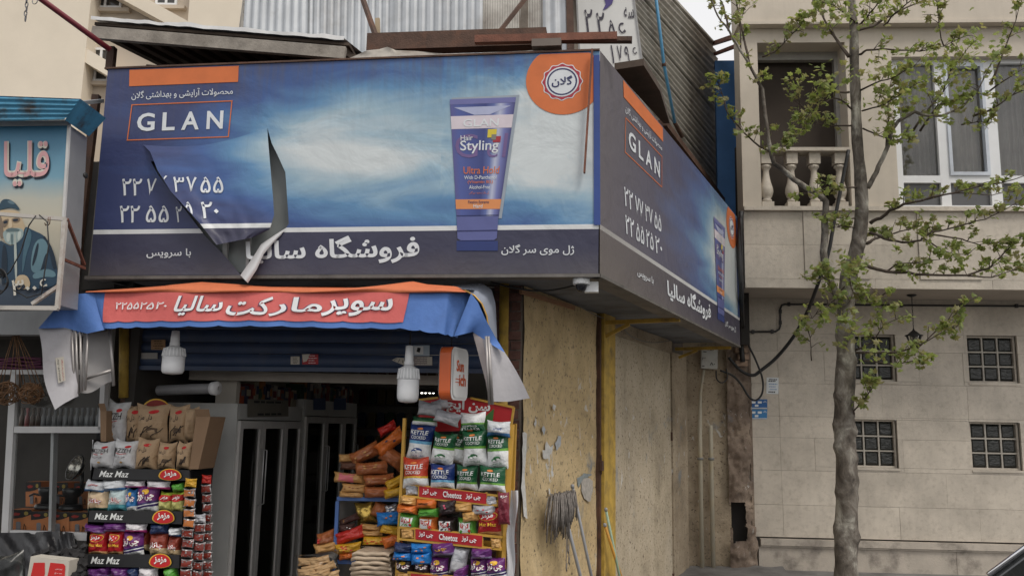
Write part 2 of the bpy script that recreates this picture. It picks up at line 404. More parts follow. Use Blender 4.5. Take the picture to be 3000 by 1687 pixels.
for q in ((a, a + .035, z1, zt_), (c - .035, c, z1, zt_), (a + .035, c - .035, z1, z1 + .04), (a + .035, c - .035, zt_ - .04, zt_)): m.fbox(RF, *q, D0 + .02, D1 + .02)
m.build('opening_sash', mat('grey_sash', (.52, .56, .62), .4), W2)
M_pane = glassmat('window_glass', (.05, .048, .046), .06)
M_curt = mat('grey_curtain', (.52, .47, .43), .9, var=.35, vs=1.2, streak=.6)  # vertical streaks put the shade of the folds into the colour
def clearglass(name, tint=(.9, .92, .92), rough=.02, ior=1.5):
    if name in MC: return MC[name]
    m, nt, b_ = newmat(name); MC[name] = m
    tr = N(nt, 'ShaderNodeBsdfTransparent'); tr.inputs[0].default_value = (*tint, 1); gl = N(nt, 'ShaderNodeBsdfGlossy'); gl.inputs['Roughness'].default_value = rough
    fz = N(nt, 'ShaderNodeFresnel'); fz.inputs[0].default_value = ior; mx = N(nt, 'ShaderNodeMixShader')
    nt.links.new(fz.outputs[0], mx.inputs[0]); nt.links.new(tr.outputs[0], mx.inputs[1]); nt.links.new(gl.outputs[0], mx.inputs[2])
    nt.links.new(mx.outputs[0], nt.nodes['Material Output'].inputs[0]); return m
M_clear = clearglass('clear_glass', (.88, .89, .89))
for k in range(len(cols)):
    a = cols[k][1]; c = cols[k + 1][0] if k + 1 < len(cols) else WO[1]
    m = MB(); m.fbox(RF, a - .005, c + .005, z1 - .004, zt_ + .004, -.14, -.134); m.build('pane', M_clear, W2)
    m = MB(); m.fbox(RF, a - .005, c + .005, zb_ - .005, z2 + .005, -.14, -.134); m.build('lower_panel', mat('grey_panel', (.085, .085, .088), .35), W2)
    m = MB(); nn = 26
    m.grid(lambda s, t, a=a, c=c: RF.p(a - .03 + (c - a + .06) * s, z1 - .1 + (zt_ - z1 + .2) * t, -.24 + .02 * math.sin(s * 38 + math.sin(s * 9) * 2)), 40, 2)
    m.build('curtain', M_curt, W2)
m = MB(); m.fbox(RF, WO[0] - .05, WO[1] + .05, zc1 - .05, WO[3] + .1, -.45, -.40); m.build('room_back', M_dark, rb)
# ================================================================ alley gap and blue wall between the two houses
b = MB(); bl = Fr(atY(2120, 300, 11.2), EXB)
u_a, v_a = bl.uv(2095, 178); u_b, v_b = bl.uv(2190, 1100)
b.fbox(bl, u_a, u_b + .3, -bl.o.z, v_a, -.08, 0)
tag(b.build('blue_sheet_wall', mat('blue_painted_sheet', srgb(74, 124, 182), .6, var=.12), None, bl.p(u_a, -bl.o.z, 0)), 'blue painted sheet wall in the gap between corrugated storey and stone building', 'wall')
# ================================================================ corner shop: shell
M_grime = mat('grimy_plaster', (.20, .17, .14), .9, var=.3, vs=3, dirt=(.06, .05, .04), dirtamt=.6, dirts=3, bump=.5, bs=30)
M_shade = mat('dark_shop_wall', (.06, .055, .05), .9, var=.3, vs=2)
M_ypaint = mat('yellow_paint', (.50, .325, .06), .55, var=.25, vs=9, dirt=(.14, .10, .05), dirtamt=.6, dirts=7, streak=.3)
M_rust = mat('rusty_steel', (.085, .045, .03), .75, var=.4, vs=8, dirt=(.17, .07, .035), dirtamt=.5, dirts=6, bump=.4, bs=80)
M_rustred = mat('red_rust', (.17, .065, .04), .75, var=.35, vs=9, bump=.4, bs=80)
M_brick = mat('dark_brick', (.15, .075, .06), .85, var=.3, vs=20, bump=.5, bs=90, obj=.25)
M_mortar = mat('mortar', (.12, .10, .09), .95, var=.2, vs=20)
# old plaster with speckles, peeled paper, blue smears
def plaster(name, c1, c2, peel=.5, blue=.5):
    m, nt, b = newmat(name); MC[name] = m; P = pos(nt)
    col = ramp(nt, noise(nt, P, 1.5, 10, .68, .4), [(.28, tuple(x * .55 for x in c1)), (.46, c1), (.68, c2)])
    sp = noise(nt, P, 34, 5, .6); k = math_(nt, 'MULTIPLY', math_(nt, 'SUBTRACT', sp, .57, clamp=True), 9, clamp=True)
    col = mixc(nt, col, (.12, .09, .06), k)
    st = noise(nt, pos(nt, 1, 1, .28), 5, 6, .65, .5); k = math_(nt, 'MULTIPLY', math_(nt, 'SUBTRACT', st, .5, clamp=True), 1.3, clamp=True)
    col = mixc(nt, col, tuple(x * .45 for x in c1), k)
    sx = N(nt, 'ShaderNodeSeparateXYZ'); nt.links.new(P, sx.inputs[0])
    band = ramp(nt, math_(nt, 'MULTIPLY', sx.outputs[2], .33), [(0, (0, 0, 0)), (.22, (.4,) * 3), (.42, (1,) * 3), (.62, (.55,) * 3), (.70, (0, 0, 0))])
    pn = noise(nt, pos(nt, 1, 1, .55), 9, 6, .6, .6); k = math_(nt, 'MULTIPLY', math_(nt, 'SUBTRACT', pn, .665 - .05 * peel, clamp=True), 40, clamp=True)
    col = mixc(nt, col, (.62, .62, .60), math_(nt, 'MULTIPLY', k, band))
    bn_ = noise(nt, P, 3.3, 6, .6, .4); k = math_(nt, 'MULTIPLY', math_(nt, 'SUBTRACT', bn_, .63 - .04 * blue, clamp=True), 9, clamp=True)
    col = mixc(nt, col, (.13, .20, .27), math_(nt, 'MULTIPLY', math_(nt, 'MULTIPLY', k, band), .75))
    dk = noise(nt, P, 2.1, 8, .7); k = math_(nt, 'MULTIPLY', math_(nt, 'SUBTRACT', dk, .55, clamp=True), 3, clamp=True)
    low = ramp(nt, math_(nt, 'MULTIPLY', sx.outputs[2], .33), [(0, (1,) * 3), (.3, (.65,) * 3), (.5, (.15,) * 3)])
    col = mixc(nt, col, (.15, .13, .11), math_(nt, 'MULTIPLY', k, low))
    nt.links.new(col, b.inputs['Base Color']); b.inputs['Roughness'].default_value = .85
    bn = N(nt, 'ShaderNodeBump'); bn.inputs['Strength'].default_value = .8; bn.inputs['Distance'].default_value = .012
    nt.links.new(noise(nt, P, 28, 8, .7), bn.inputs['Height']); nt.links.new(bn.outputs[0], b.inputs['Normal'])
    return m
M_yplast = plaster('ochre_plaster', (.53, .395, .21), (.69, .535, .31), .75, .55)
M_door = plaster('cream_steel', (.47, .395, .285), (.58, .50, .38), .2, .8)
M_oldpl = plaster('dirty_cream_plaster', (.35, .28, .195), (.52, .43, .315), .5, .0)
def su(x, y=1200, d=0): return SH.uv(x, y, d)[0]
def wu(x, y=1200, d=0): return WS.uv(x, y, d)[0]
shop = thing('corner_shop_building', 'old corner shop with ochre plaster side wall, brick pier and open dark interior', 'building', SH.o)
UL = su(395)                                       # left jamb of the opening
UP = su(1440)                                      # brick pier starts
ZT = ZB + .02
# side wall: ochre plaster, door, old plaster
wp = [0.0, wu(1742), wu(1787), wu(1958), wu(2002), wu(2134)]
def wallgrid(u0, u1, z0, z1, d, m, name, amp, par, nu=40, nv=90, fr=None):
    g = MB(); rr = random.Random(name)
    ph = [rr.uniform(0, 6) for _ in range(6)]
    f = lambda s, t: amp * 1.6 * mnoise.fractal(Vector((s * (u1 - u0) * 2.5 + ph[0], t * (z1 - z0) * 2.5, ph[1])), .9, 2.2, 4)
    fr = fr or WS; g.grid(lambda s, t: fr.p(u0 + (u1 - u0) * s, z0 + (z1 - z0) * t, d + f(s, t)), nu, nv)
    return g.build(name, m, par)
wallgrid(.0, wp[1] - .01, 0, ZT + .02, .02, M_yplast, 'plaster_wall', .008, shop)
g = MB(); g.fbox(WS, .0, wp[4], 0, ZT + 2.9, -.25, 0.004); g.fbox(WS, wp[4] + .002, wp[5], ZT + .3, ZT + 2.9, -.25, 0.004); g.build('wall_core', M_grime, shop)
dr = MB(); dr.fbox(WS, wp[2], wp[3] - .012, .02, ZT - .12, .005, .03); dr = dr.build('steel_door', M_door, shop)
g = MB(); g.fbox(WS, wp[3] - .03, wp[3] - .012, vz(WS, 1958, 1290), vz(WS, 1958, 1265), .031, .05); g.fbox(WS, wp[3] - .03, wp[3] - .012, vz(WS, 1958, 1690), vz(WS, 1958, 1680), .031, .05); g.build('hinge', M_rust, dr)
fm = MB(); fm.fbox(WS, wp[3] + .012, wp[4], 0, ZT - .1, .005, .045); fm.build('door_frame', M_oldpl, shop)
wallgrid(RB.uv(1996, 1200)[0], RB.uv(2132, 1200)[0], 0, ZT + .25, .06, M_oldpl, 'plaster_end', .016, shop, fr=RB)
wallgrid(wp[2] - .05, wp[3] + .05, ZT - .12, ZT + .02, .036, M_oldpl, 'plaster_lintel', .012, shop, 12, 6)
# posts
p_ = MB(); p_.fbox(WS, wp[1] - .008, wp[1] + .030, 0, ZT, .0, .05); p_.build('dark_gap_post', M_rust, shop)
p_ = MB(); p_.fbox(WS, wp[1] + .034, wp[2] - .075, 0, ZT + .05, .0, .075); p_.fbox(WS, wp[2] - .073, wp[2] - .003, 0, ZT + .02, .0, .05); p_.build('yellow_post', M_ypaint, shop)
p_ = MB(); zl = vz(WS, 1750, 1355); p_.fbox(WS, wp[1] - .018, wp[1] + .022, zl - .06, zl + .02, .051, .075); p_.tube([WS.p(wp[1], zl + .07, .06), WS.p(wp[1], zl - .09, .06)], .006); p_.build('door_bolt', M_rust, shop)
for (xb, yb, L, xd, yd) in ((1775, 925, .72, 1793, 985), (1988, 997, .66, 1988, 1042)):
    ub, zb_ = WS.uv(xb, yb, .07); br = MB()
    zb_ = min(zb_, ZB - .03)
    br.bar(WS.p(ub, zb_, .03), WS.p(ub, zb_ + .004, L), .035); zd = WS.uv(xd, yd, .07)[1]
    br.bar(WS.p(ub, zd - .02, .07), WS.p(ub, zb_ - .02, .28), .028); br.build('yellow_bracket', M_ypaint, shop)
# brick pier, each brick its own
g = MB(); g.fbox(SH, UP + .002, -.004, 0, ZT, -.24, -.012); g.build('pier_core', M_mortar, shop)
bh, gp = .058, .010; bl_ = (-.004 - UP)
zz = .0; row = 0; mesh_c = {}
while zz < ZT - .02:
    spl = [0, .62, 1] if row % 2 else [0, .36, 1]
    for k in range(2):
        a = UP + bl_ * spl[k] + (gp / 2 if k else .002); c = UP + bl_ * spl[k + 1] - (gp / 2 if k == 0 else .002)
        key = (row % 2, k)
        o0 = SH.p(a, zz + gp, 0)
        if key not in mesh_c:
            mb = MB(); mb.fbox(SH, a, c, zz + gp, zz + gp + bh, -.2, 0); ob = mb.build('brick', M_brick, shop, loc=o0); mesh_c[key] = ob.data
        else:
            ob = bpy.data.objects.new('brick', mesh_c[key]); COL.objects.link(ob); ob.parent = shop
        ob.location = o0 - SH.o + SH.n * R.uniform(-.005, .004); WL[ob] = o0
    zz += bh + gp; row += 1
# opening: left jamb, interior shell
g = MB(); g.fbox(SH, UL - .12, UL, 0, ZT, -.2, 0); g.build('steel_jamb', M_rust, shop)
IN = 4.6
g = MB(); g.fbox(SH, UL - .32, -.24, .0, .012, -IN, -.02); g.build('shop_floor', mat('shop_floor_tile', (.34, .32, .30), .4), shop)
g = MB(); g.fbox(SH, UL - 1.0, .9, 0, 3.0, -IN - .1, -IN); g.build('back_wall', mat('shop_wall_paint', (.34, .32, .29), .7, var=.15, vs=2), shop)
g = MB(); g.fbox(SH, UL - .4, UL - .33, 0, 2.9, -IN, -.2); g.build('inner_wall', mat('shop_wall_paint', (.34, .32, .29), .7, var=.15, vs=2), shop)
g = MB(); g.add([SH.p(-.01, 0, -.21), WS.p(IN, 0, -.26), WS.p(IN, 2.9, -.26), SH.p(-.01, 2.9, -.21)], [(0, 1, 2, 3)]); g.build('inner_side_wall', mat('shop_wall_paint', (.34, .32, .29), .7, var=.15, vs=2), shop)
g = MB(); g.add([SH.p(UL - .4, 2.56, -.0), SH.p(0, 2.56, -.0), WS.p(IN, 2.56, 0), SH.p(UL - .4, 2.56, -IN)], [(0, 1, 2, 3)]); g.build('shop_ceiling', mat('shop_ceiling_paint', (.62, .60, .57), .8), shop)
# wall above the opening, behind the billboard
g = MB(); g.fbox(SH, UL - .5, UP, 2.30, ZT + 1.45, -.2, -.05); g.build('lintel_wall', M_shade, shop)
# pale beam inside, below the shutter
g = MB(); a = SH.off(-.35); q = quadfn(a, [(560, 1085), (1310, 1102), (1310, 1128), (560, 1112)], 0)
g.bar(q(0, .5), q(1, .5), .06, .07); g.build('pale_lintel_beam', mat('cream_beam', (.42, .38, .33), .6), shop)
# yellow pipes at both jambs
for nm, x0, y0, x1, y1, dd in (('yellow_pipe', 1478, 812, 1470, 1400, .07), ('yellow_pipe', 364, 950, 362, 1165, .06)):
    g = MB(); p0 = SH.px(x0, y0, dd); p1 = SH.px(x1, y1, dd); g.tube([p0, Vector((p0.x + (p1.x - p0.x) * 2, p0.y, .0)) if y1 > 1200 else p1], .034, 12); g.build(nm, M_ypaint, shop)
# ================================================================ roller shutter (raised)
rs = thing('roller_shutter', 'dark navy roller shutter rolled up above the shop opening', 'shutter', SH.p(UL, 2.0, 0))
M_shut = mat('navy_shutter', (.035, .058, .12), .45, var=.2, vs=3, dirt=(.10, .09, .08), dirtamt=.25, dirts=5)
ys = [1076, 1037, 1004, 967, 932, 898, 865]
u1 = UP - .005; u0_ = UL + .012
zs_ = [SH.uv(900, y)[1] for y in ys]
for i in range(len(zs_) - 1):
    g = MB(); z0, z1_ = zs_[i] + .002, zs_[i + 1] - .002
    n = 6
    pr_ = [(z0 + (z1_ - z0) * j / n, .0 + .016 * math.sin(math.pi * j / n)) for j in range(n + 1)]
    vs_ = [SH.p(u, z, d) for (z, d) in pr_ for u in (u0_, u1)] + [SH.p(u, z, -.012) for z in (z0, z1_) for u in (u0_, u1)]
    g.add(vs_, [(2 * j, 2 * j + 1, 2 * j + 3, 2 * j + 2) for j in range(n)] + [(2 * n + 3, 2 * n + 2, 2 * n, 2 * n + 1)[::-1]])
    g.build('slat', M_shut, rs)
g = MB(); g.fbox(SH, u0_, u1, zs_[0] - .03, zs_[0], -.02, .022); g.build('bottom_rail', M_shut, rs)
S1, S2 = crop(0, 800, 3.22), crop(700, 800, 3.22)
def sticker(q, col, nm='sticker', d=.020, par=rs, fr=SH):
    f = quadfn(fr, q, d); g = MB(); g.poly([f(0, 0), f(1, 0), f(1, 1), f(0, 1)]); return g.build(nm, col, par), quadfn(fr, q, d + .002)
M_paper = flat('worn_paper', (196, 190, 178)); M_ink = flat('black_ink', (30, 28, 30)); M_redink = flat('red_print', (170, 52, 58)); M_white = flat('white_print', (226, 228, 228)); M_tan = flat('tan_paper', (176, 138, 100))
def rectq(c, x0, y0, x1, y1): return [c(x0, y0), c(x1, y0), c(x1, y1), c(x0, y1)]
def lines(f, par, m, n, x0=.12, x1=.88, th=.06, y0=.15, y1=.85):
    g = MB()
    for i in range(n):
        v = y0 + (y1 - y0) * i / max(1, n - 1); a = x0 + R.random() * .15; c = x1 - R.random() * .2
        u = a
        while u < c:
            e = min(c, u + R.uniform(.06, .2)); g.poly([f(u, v - th / 2), f(e, v - th / 2), f(e, v + th / 2), f(u, v + th / 2)]); u = e + .03
    return g.build('fine_print', m, par)
o_, f = sticker(rectq(S1, 1425, 628, 1560, 722), M_tan); lines(f, o_, M_ink, 4)
o_, f = sticker(rectq(S2, 488, 785, 572, 860), M_paper); lines(f, o_, M_ink, 5)
o_, f = sticker(rectq(S2, 598, 765, 748, 860), M_redink); lines(f, o_, M_white, 4, .3, .95)
o_, f = sticker([S2(595, 765), S2(670, 762), S2(640, 830), S2(605, 840)], M_paper, 'torn_sticker', .0225)
o_, f = sticker(rectq(S2, 1645, 680, 1798, 780), flat('pale_blue_paper', (176, 190, 200))); sticker(rectq(S2, 1655, 690, 1740, 765), M_white, 'sticker_panel', .0225, o_); sticker([S2(1685, 700), S2(1715, 705), S2(1705, 750), S2(1675, 740)], M_ink, 'sticker_figure', .0245, o_)
o_, f = sticker([S2(1440, 820), S2(1490, 795), S2(1560, 800), S2(1560, 870), S2(1500, 868)][:4], M_paper, 'torn_sticker'); lines(f, o_, M_ink, 3)
o_, f = sticker(rectq(S2, 1645, 785, 1825, 872), flat('grey_paper', (150, 140, 138))); lines(f, o_, M_paper, 4, .1, .9, .08); sticker(rectq(S2, 1775, 790, 1822, 865), M_paper, 'sticker_strip', .0225, o_)
g = MB(); q = quadfn(SH, rectq(S1, 1330, 750, 1485, 808), .024); g.poly([q(0, 0), q(1, 0), q(1, 1), q(0, 1)], SH.n, .006); g.build('shutter_latch', mat('worn_steel', (.22, .21, .2), .45, .7), rs)
# ================================================================ billboard wrapped round the corner
bb = thing('shop_billboard', 'big blue wrap-around shop billboard with torn front sheet and printed gel tube', 'billboard', CORN)
def signmat(name, dust, gu=.62):
    """printed cloudy-blue sheet; UV 0..1 over the whole sheet"""
    m, nt, b = newmat(name); MC[name] = m
    tc = N(nt, 'ShaderNodeUVMap'); sx = N(nt, 'ShaderNodeSeparateXYZ'); nt.links.new(tc.outputs[0], sx.inputs[0]); u, v = sx.outputs[0], sx.outputs[1]
    mp = N(nt, 'ShaderNodeVectorMath', operation='MULTIPLY'); nt.links.new(tc.outputs[0], mp.inputs[0]); mp.inputs[1].default_value = (2.2, 3.6, 1)
    cn = noise(nt, mp.outputs[0], 1.6, 5, .5, .6)
    mp2 = N(nt, 'ShaderNodeVectorMath', operation='MULTIPLY'); nt.links.new(tc.outputs[0], mp2.inputs[0]); mp2.inputs[1].default_value = (9, 5, 1)
    cn2 = noise(nt, mp2.outputs[0], 1.2, 6, .6, 1.0)
    def gauss(cu, cv, su_, sv_):
        a = math_(nt, 'POWER', math_(nt, 'DIVIDE', math_(nt, 'SUBTRACT', u, cu), su_), 2.0); a2 = math_(nt, 'POWER', math_(nt, 'ABSOLUTE', math_(nt, 'DIVIDE', math_(nt, 'SUBTRACT', v, cv), sv_)), 2.0)
        a = math_(nt, 'POWER', math_(nt, 'ABSOLUTE', math_(nt, 'DIVIDE', math_(nt, 'SUBTRACT', u, cu), su_)), 2.0)
        return math_(nt, 'EXPONENT', math_(nt, 'MULTIPLY', math_(nt, 'ADD', a, a2), -1.0))
    L = math_(nt, 'ADD', math_(nt, 'MULTIPLY', gauss(gu, .58, .27, .30), .95), math_(nt, 'MULTIPLY', gauss(.95, .60, .20, .34), .95))
    L = math_(nt, 'ADD', L, math_(nt, 'MULTIPLY', math_(nt, 'SUBTRACT', cn, .5), .85))
    L = math_(nt, 'ADD', L, math_(nt, 'MULTIPLY', math_(nt, 'SUBTRACT', cn2, .5), math_(nt, 'MULTIPLY', math_(nt, 'GREATER_THAN', u, .70), .45)))
    L = math_(nt, 'ADD', L, math_(nt, 'MULTIPLY', math_(nt, 'SUBTRACT', u, .3), .25))
    col = ramp(nt, L, [(0, (.018, .036, .14)), (.25, (.028, .095, .30)), (.5, (.10, .265, .48)), (.75, (.33, .49, .60)), (1, (.66, .72, .74))])
    # navy foot band and the white rule above it
    nz = noise(nt, mp.outputs[0], 2.0, 2)
    col = mixc(nt, col, ramp(nt, nz, [(.3, (.016, .019, .06)), (.7, (.024, .028, .075))]), math_(nt, 'LESS_THAN', v, .195))
    rl = math_(nt, 'MULTIPLY', math_(nt, 'GREATER_THAN', v, .193), math_(nt, 'LESS_THAN', v, .214))
    col = mixc(nt, col, (.72, .74, .75), rl)
    # street dust and run marks
    P = pos(nt, 1, 1, .07); st = noise(nt, P, 26, 5, .65)
    tp = math_(nt, 'POWER', v, 6.0) if not dust else math_(nt, 'MULTIPLY', v, 0.3)
    k = math_(nt, 'MULTIPLY', math_(nt, 'SUBTRACT', st, .42, clamp=True), math_(nt, 'ADD', math_(nt, 'MULTIPLY', tp, 1.8), .06), clamp=True)
    col = mixc(nt, col, (.10, .085, .07), k)
    gd = math_(nt, 'MULTIPLY', math_(nt, 'SUBTRACT', 1.0, math_(nt, 'DIVIDE', v, .12, clamp=True)), math_(nt, 'MULTIPLY_ADD', noise(nt, pos(nt), 2.5, 6), .9, -.05))
    col = mixc(nt, col, (.14, .125, .115), math_(nt, 'MULTIPLY', gd, .8, clamp=True))
    base = .13
    if dust:
        du = math_(nt, 'SUBTRACT', 1.0, math_(nt, 'DIVIDE', u, .62, clamp=True))
        col = mixc(nt, col, (.17, .145, .125), math_(nt, 'MULTIPLY_ADD', du, .50, .22, clamp=True))
    else: col = mixc(nt, col, (.22, .20, .19), base)
    nt.links.new(col, b.inputs['Base Color']); b.inputs['Roughness'].default_value = .42; b.inputs['Specular IOR Level'].default_value = .35
    bn = N(nt, 'ShaderNodeBump'); bn.inputs['Strength'].default_value = .35; bn.inputs['Distance'].default_value = .05
    nt.links.new(noise(nt, pos(nt), 3.2, 4, .5, .5), bn.inputs['Height']); nt.links.new(bn.outputs[0], b.inputs['Normal'])
    return m
M_sign = signmat('billboard_print', 0, .52); M_sign2 = signmat('billboard_print_dusty', 1, .86)
ULs = SF.uv(268, 700)[0]; HS = SF.uv(1757, 149)[1]; LS_ = (SS.px(2166, 900) - CORN).dot(SS.ex)
# outline of the front sheet: left edge leans a little
tl = SF.uv(316, 203); bl0 = SF.uv(262, 807); br0 = SF.uv(1753, 801); tr0 = SF.uv(1757, 149)
BQ = (bl0, br0, tr0, tl)
def fs(s, t, d=.0):          # sheet coords -> world
    a = bl0.lerp(br0, s).lerp(tl.lerp(tr0, s), t); return SF.p(a[0], a[1], d)
def fs_inv(px, py, d=0):
    p = SF.uv(px, py, d); s = (p[0] - bl0[0]) / (br0[0] - bl0[0]); t = .5
    for _ in range(12):
        lo = bl0.lerp(br0, s); hi = tl.lerp(tr0, s); t = (p[1] - lo[1]) / (hi[1] - lo[1])
        l = bl0.lerp(tl, t); r = br0.lerp(tr0, t); s = (p[0] - l[0]) / (r[0] - l[0])
    return s, t
# torn opening (photo outline, clockwise from its top)
HOLE = [(783, 375), (796, 420), (812, 452), (836, 505), (840, 560), (846, 655), (838, 668), (806, 690), (772, 717), (747, 752), (716, 800), (706, 806), (650, 740), (600, 690), (545, 618), (500, 560), (462, 510), (440, 470), (480, 470), (600, 462), (700, 436), (768, 398)]
HU = [fs_inv(x, y) for x, y in HOLE]
def tri_fill(outer, hole, fn, name, m, parent, uvf):
    bm = bmesh.new(); ed = []
    for lp in (outer, hole):
        vs_ = [bm.verts.new((x, y, 0)) for x, y in lp]
        for i in range(len(vs_)): ed.append(bm.edges.new((vs_[i], vs_[(i + 1) % len(vs_)])))
    bmesh.ops.triangle_fill(bm, edges=ed, use_beauty=True, use_dissolve=False)
    bm.verts.index_update(); g = MB()
    g.add([fn(v.co.x, v.co.y) for v in bm.verts], [tuple(v.index for v in (f.verts if f.normal.z > 0 else reversed(f.verts))) for f in bm.faces])
    for v in bm.verts: g.uv[v.index] = uvf(v.co.x, v.co.y)
    bm.free(); return g.build(name, m, parent)
out = [(i / 12, 0) for i in range(12)] + [(1, 0), (1, .5)] + [(1 - i / 12, 1) for i in range(12)] + [(0, 1), (0, .5)]
front = tri_fill(out, HU, lambda s, t: fs(s, t, 0), 'front_sheet', M_sign, bb, lambda s, t: (s, t))
# flap: the torn sheet, hanging forward of its old place; edges as photographed
FL_L = [(420, 425), (440, 445), (462, 500), (500, 560), (545, 610), (590, 660), (634, 717)]
FL_R = [(783, 375), (786, 420), (793, 500), (800, 580), (803, 630), (790, 672), (745, 695)]
fl = MB(); nv = 18
def lerp_list(L, t):
    x = t * (len(L) - 1); i = min(int(x), len(L) - 2); f_ = x - i
    return (L[i][0] + (L[i + 1][0] - L[i][0]) * f_, L[i][1] + (L[i + 1][1] - L[i][1]) * f_)
def flap_pt(s, t, e=0):       # s across, t down
    a = lerp_list(FL_L, t); c = lerp_list(FL_R, t)
    x = a[0] + (c[0] - a[0]) * s; y = a[1] + (c[1] - a[1]) * s + 24 * math.sin(math.pi * s) * (1 - t) ** 3
    d = .003 + .10 * (t ** 1.4) * (1 - .45 * s) + .03 * math.sin(math.pi * min(1, max(0, t))) * (1 - s) ** 2 * 1.6 + .012 * math.sin(7 * s + 3 * t) * t + .022 * t * abs(mnoise.noise(Vector((s * 3 + t * 2, t * 4 - s * 2, 4)))) + .010 * t * mnoise.noise(Vector((s * 9, t * 9, 1)))
    return SF.px(x, y, d + e), (x, y)
fl.grid(lambda s, t: flap_pt(s, t)[0], 30, 30, uv=lambda s, t: fs_inv(flap_pt(s, t)[1][0] + 8, flap_pt(s, t)[1][1] + 14), flip=True)
# seam to the sheet above the flap
fl.grid(lambda s, t: SF.px(*((420 + 363 * s, 425 - 50 * s + 24 * math.sin(math.pi * s)) if t < .5 else (441 + 342 * s, 474 - 99 * s + 14 * math.sin(math.pi * s))), - .001 if t < .5 else .001), 8, 1, uv=lambda s, t: fs_inv(430 + 350 * s, 430 - 50 * s), flip=False)
flo = fl.build('torn_flap', M_sign, front)
M_back = mat('sheet_back', (.58, .58, .59), .7, var=.06)
tp_ = MB()                    # the white-backed curl on the right edge of the tear
A1 = [(838, 668), (806, 688), (765, 715), (740, 755), (704, 806)]; A2 = [(822, 690), (800, 712), (772, 745), (752, 790), (726, 829)]
tp_.grid(lambda s, t: SF.px(*[p + (q - p) * s for p, q in zip(lerp_list(A1, t), lerp_list(A2, t))], .01 + .07 * t * s + .05 * math.sin(math.pi * s) * t), 6, 12, flip=True)
tp_.build('curled_edge', M_back, front)
# what the tear shows: inner board, frame bars
g = MB(); g.fbox(SF, ULs + .05, -.05, .03, HS - .03, -.09, -.07); g.build('inner_board', mat('grey_board', (.24, .26, .26), .7, var=.15, vs=2), bb)
g = MB(); q = quadfn(SF, [(728, 690), (736, 690), (728, 802), (720, 802)], -.03); g.bar(q(.5, 0), q(.5, 1), .02); q = quadfn(SF, [(660, 700), (668, 700), (660, 802), (650, 802)], -.045); g.bar(q(.5, 0), q(.5, 1), .03); g.build('inner_frame_bar', mat('pale_frame_bar', (.3, .3, .3), .6), bb)
# side sheet
g = MB(); tS0, tS1 = HS, (SS.px(2163, 640) - CORN).z
sd_ = lambda s, t, d=0: SS.p(LS_ * s, (tS0 + (tS1 - tS0) * s) * t, d)
def sd_uv(px, py):
    p = SS.uv(px, py); s = p[0] / LS_; return s, p[1] / (tS0 + (tS1 - tS0) * s)
g.grid(lambda s, t: sd_(s, t), 20, 6, uv=lambda s, t: (s, t)); side = g.build('side_sheet', M_sign2, bb)
# edge angle, frame, soffit
M_edge = mat('grimy_edge_angle', (.14, .13, .12), .6, .3, var=.3, vs=8)
g = MB(); g.fbox(SF, ULs - .02, .0, -.022, -.002, -.05, .006); g.build('front_edge_angle', M_edge, bb)
g = MB(); g.fbox(SS, .006, LS_, -.022, -.002, -.05, .006); g.build('side_edge_angle', M_edge, bb)
g = MB(); f2 = Fr(SF.px(316, 203), EXF); g.bar(fs(0, 1, .0) + Zv * .004 - SF.ex * .02, fs(1, 1, 0) + Zv * .004, .02, .012); g.build('top_edge_angle', M_rust, bb)
M_sof = mat('billboard_soffit', (.15, .16, .18), .8, var=.35, vs=2.5, dirt=(.06, .05, .04), dirtamt=.6, dirts=2.2)
M_sof2 = mat('soffit_rim', (.19, .17, .15), .8, var=.3, vs=4, dirt=(.07, .06, .05), dirtamt=.4)
ua = (CORN - SH.o).dot(SH.n)
def corner(di):              # inner corner point of an L at distance di behind both faces
    # intersection of line SF offset -di and SS offset -di
    a = SF.o - SF.n * di; c = SS.o - SS.n * di; e1, e2 = SF.ex, SS.ex
    t = ((c - a).x * e2.y - (c - a).y * e2.x) / (e1.x * e2.y - e1.y * e2.x); return a + e1 * t
k0, k1, k2 = corner(.02), corner(.16), corner(.80)
fe = lambda di: SF.p(ULs, 0, -di); se = lambda di: SS.p(LS_, 0, -di)
for nm, a, c, z, m_ in (('soffit_rim', .02, .16, -.012, M_sof2), ('soffit_panel', .16, .80, .045, M_sof)):
    ca, cc = corner(a), corner(c); g = MB(); zz_ = Vector((0, 0, z))
    g.add([fe(a) + zz_, ca + zz_, cc + zz_, fe(c) + zz_], [(0, 3, 2, 1)]); g.add([ca + zz_, se(a) + zz_, se(c) + zz_, cc + zz_], [(0, 3, 2, 1)])
    if a > .1:
        z2_ = Vector((0, 0, -.012)); g.add([fe(a) + zz_, ca + zz_, se(a) + zz_, fe(a) + z2_, ca + z2_, se(a) + z2_], [(0, 1, 4, 3), (1, 2, 5, 4)])
    g.build(nm, m_, bb)
g = MB(); g.fbox(SF, ULs, ULs + .02, 0, tl[1], -.5, -.002); g.build('left_end', M_edge, bb)
g = MB(); ca, cc = corner(.03), corner(.75); zz_ = Vector((0, 0, HS - .03)); g.add([SF.p(tl[0], 0, -.03) + zz_, ca + zz_, cc + zz_, SF.p(tl[0], 0, -.75) + zz_], [(0, 1, 2, 3)]); g.add([ca + zz_, se(.03) + zz_, se(.75) + zz_, cc + zz_], [(0, 1, 2, 3)]); g.build('top_cover', M_rust, bb)
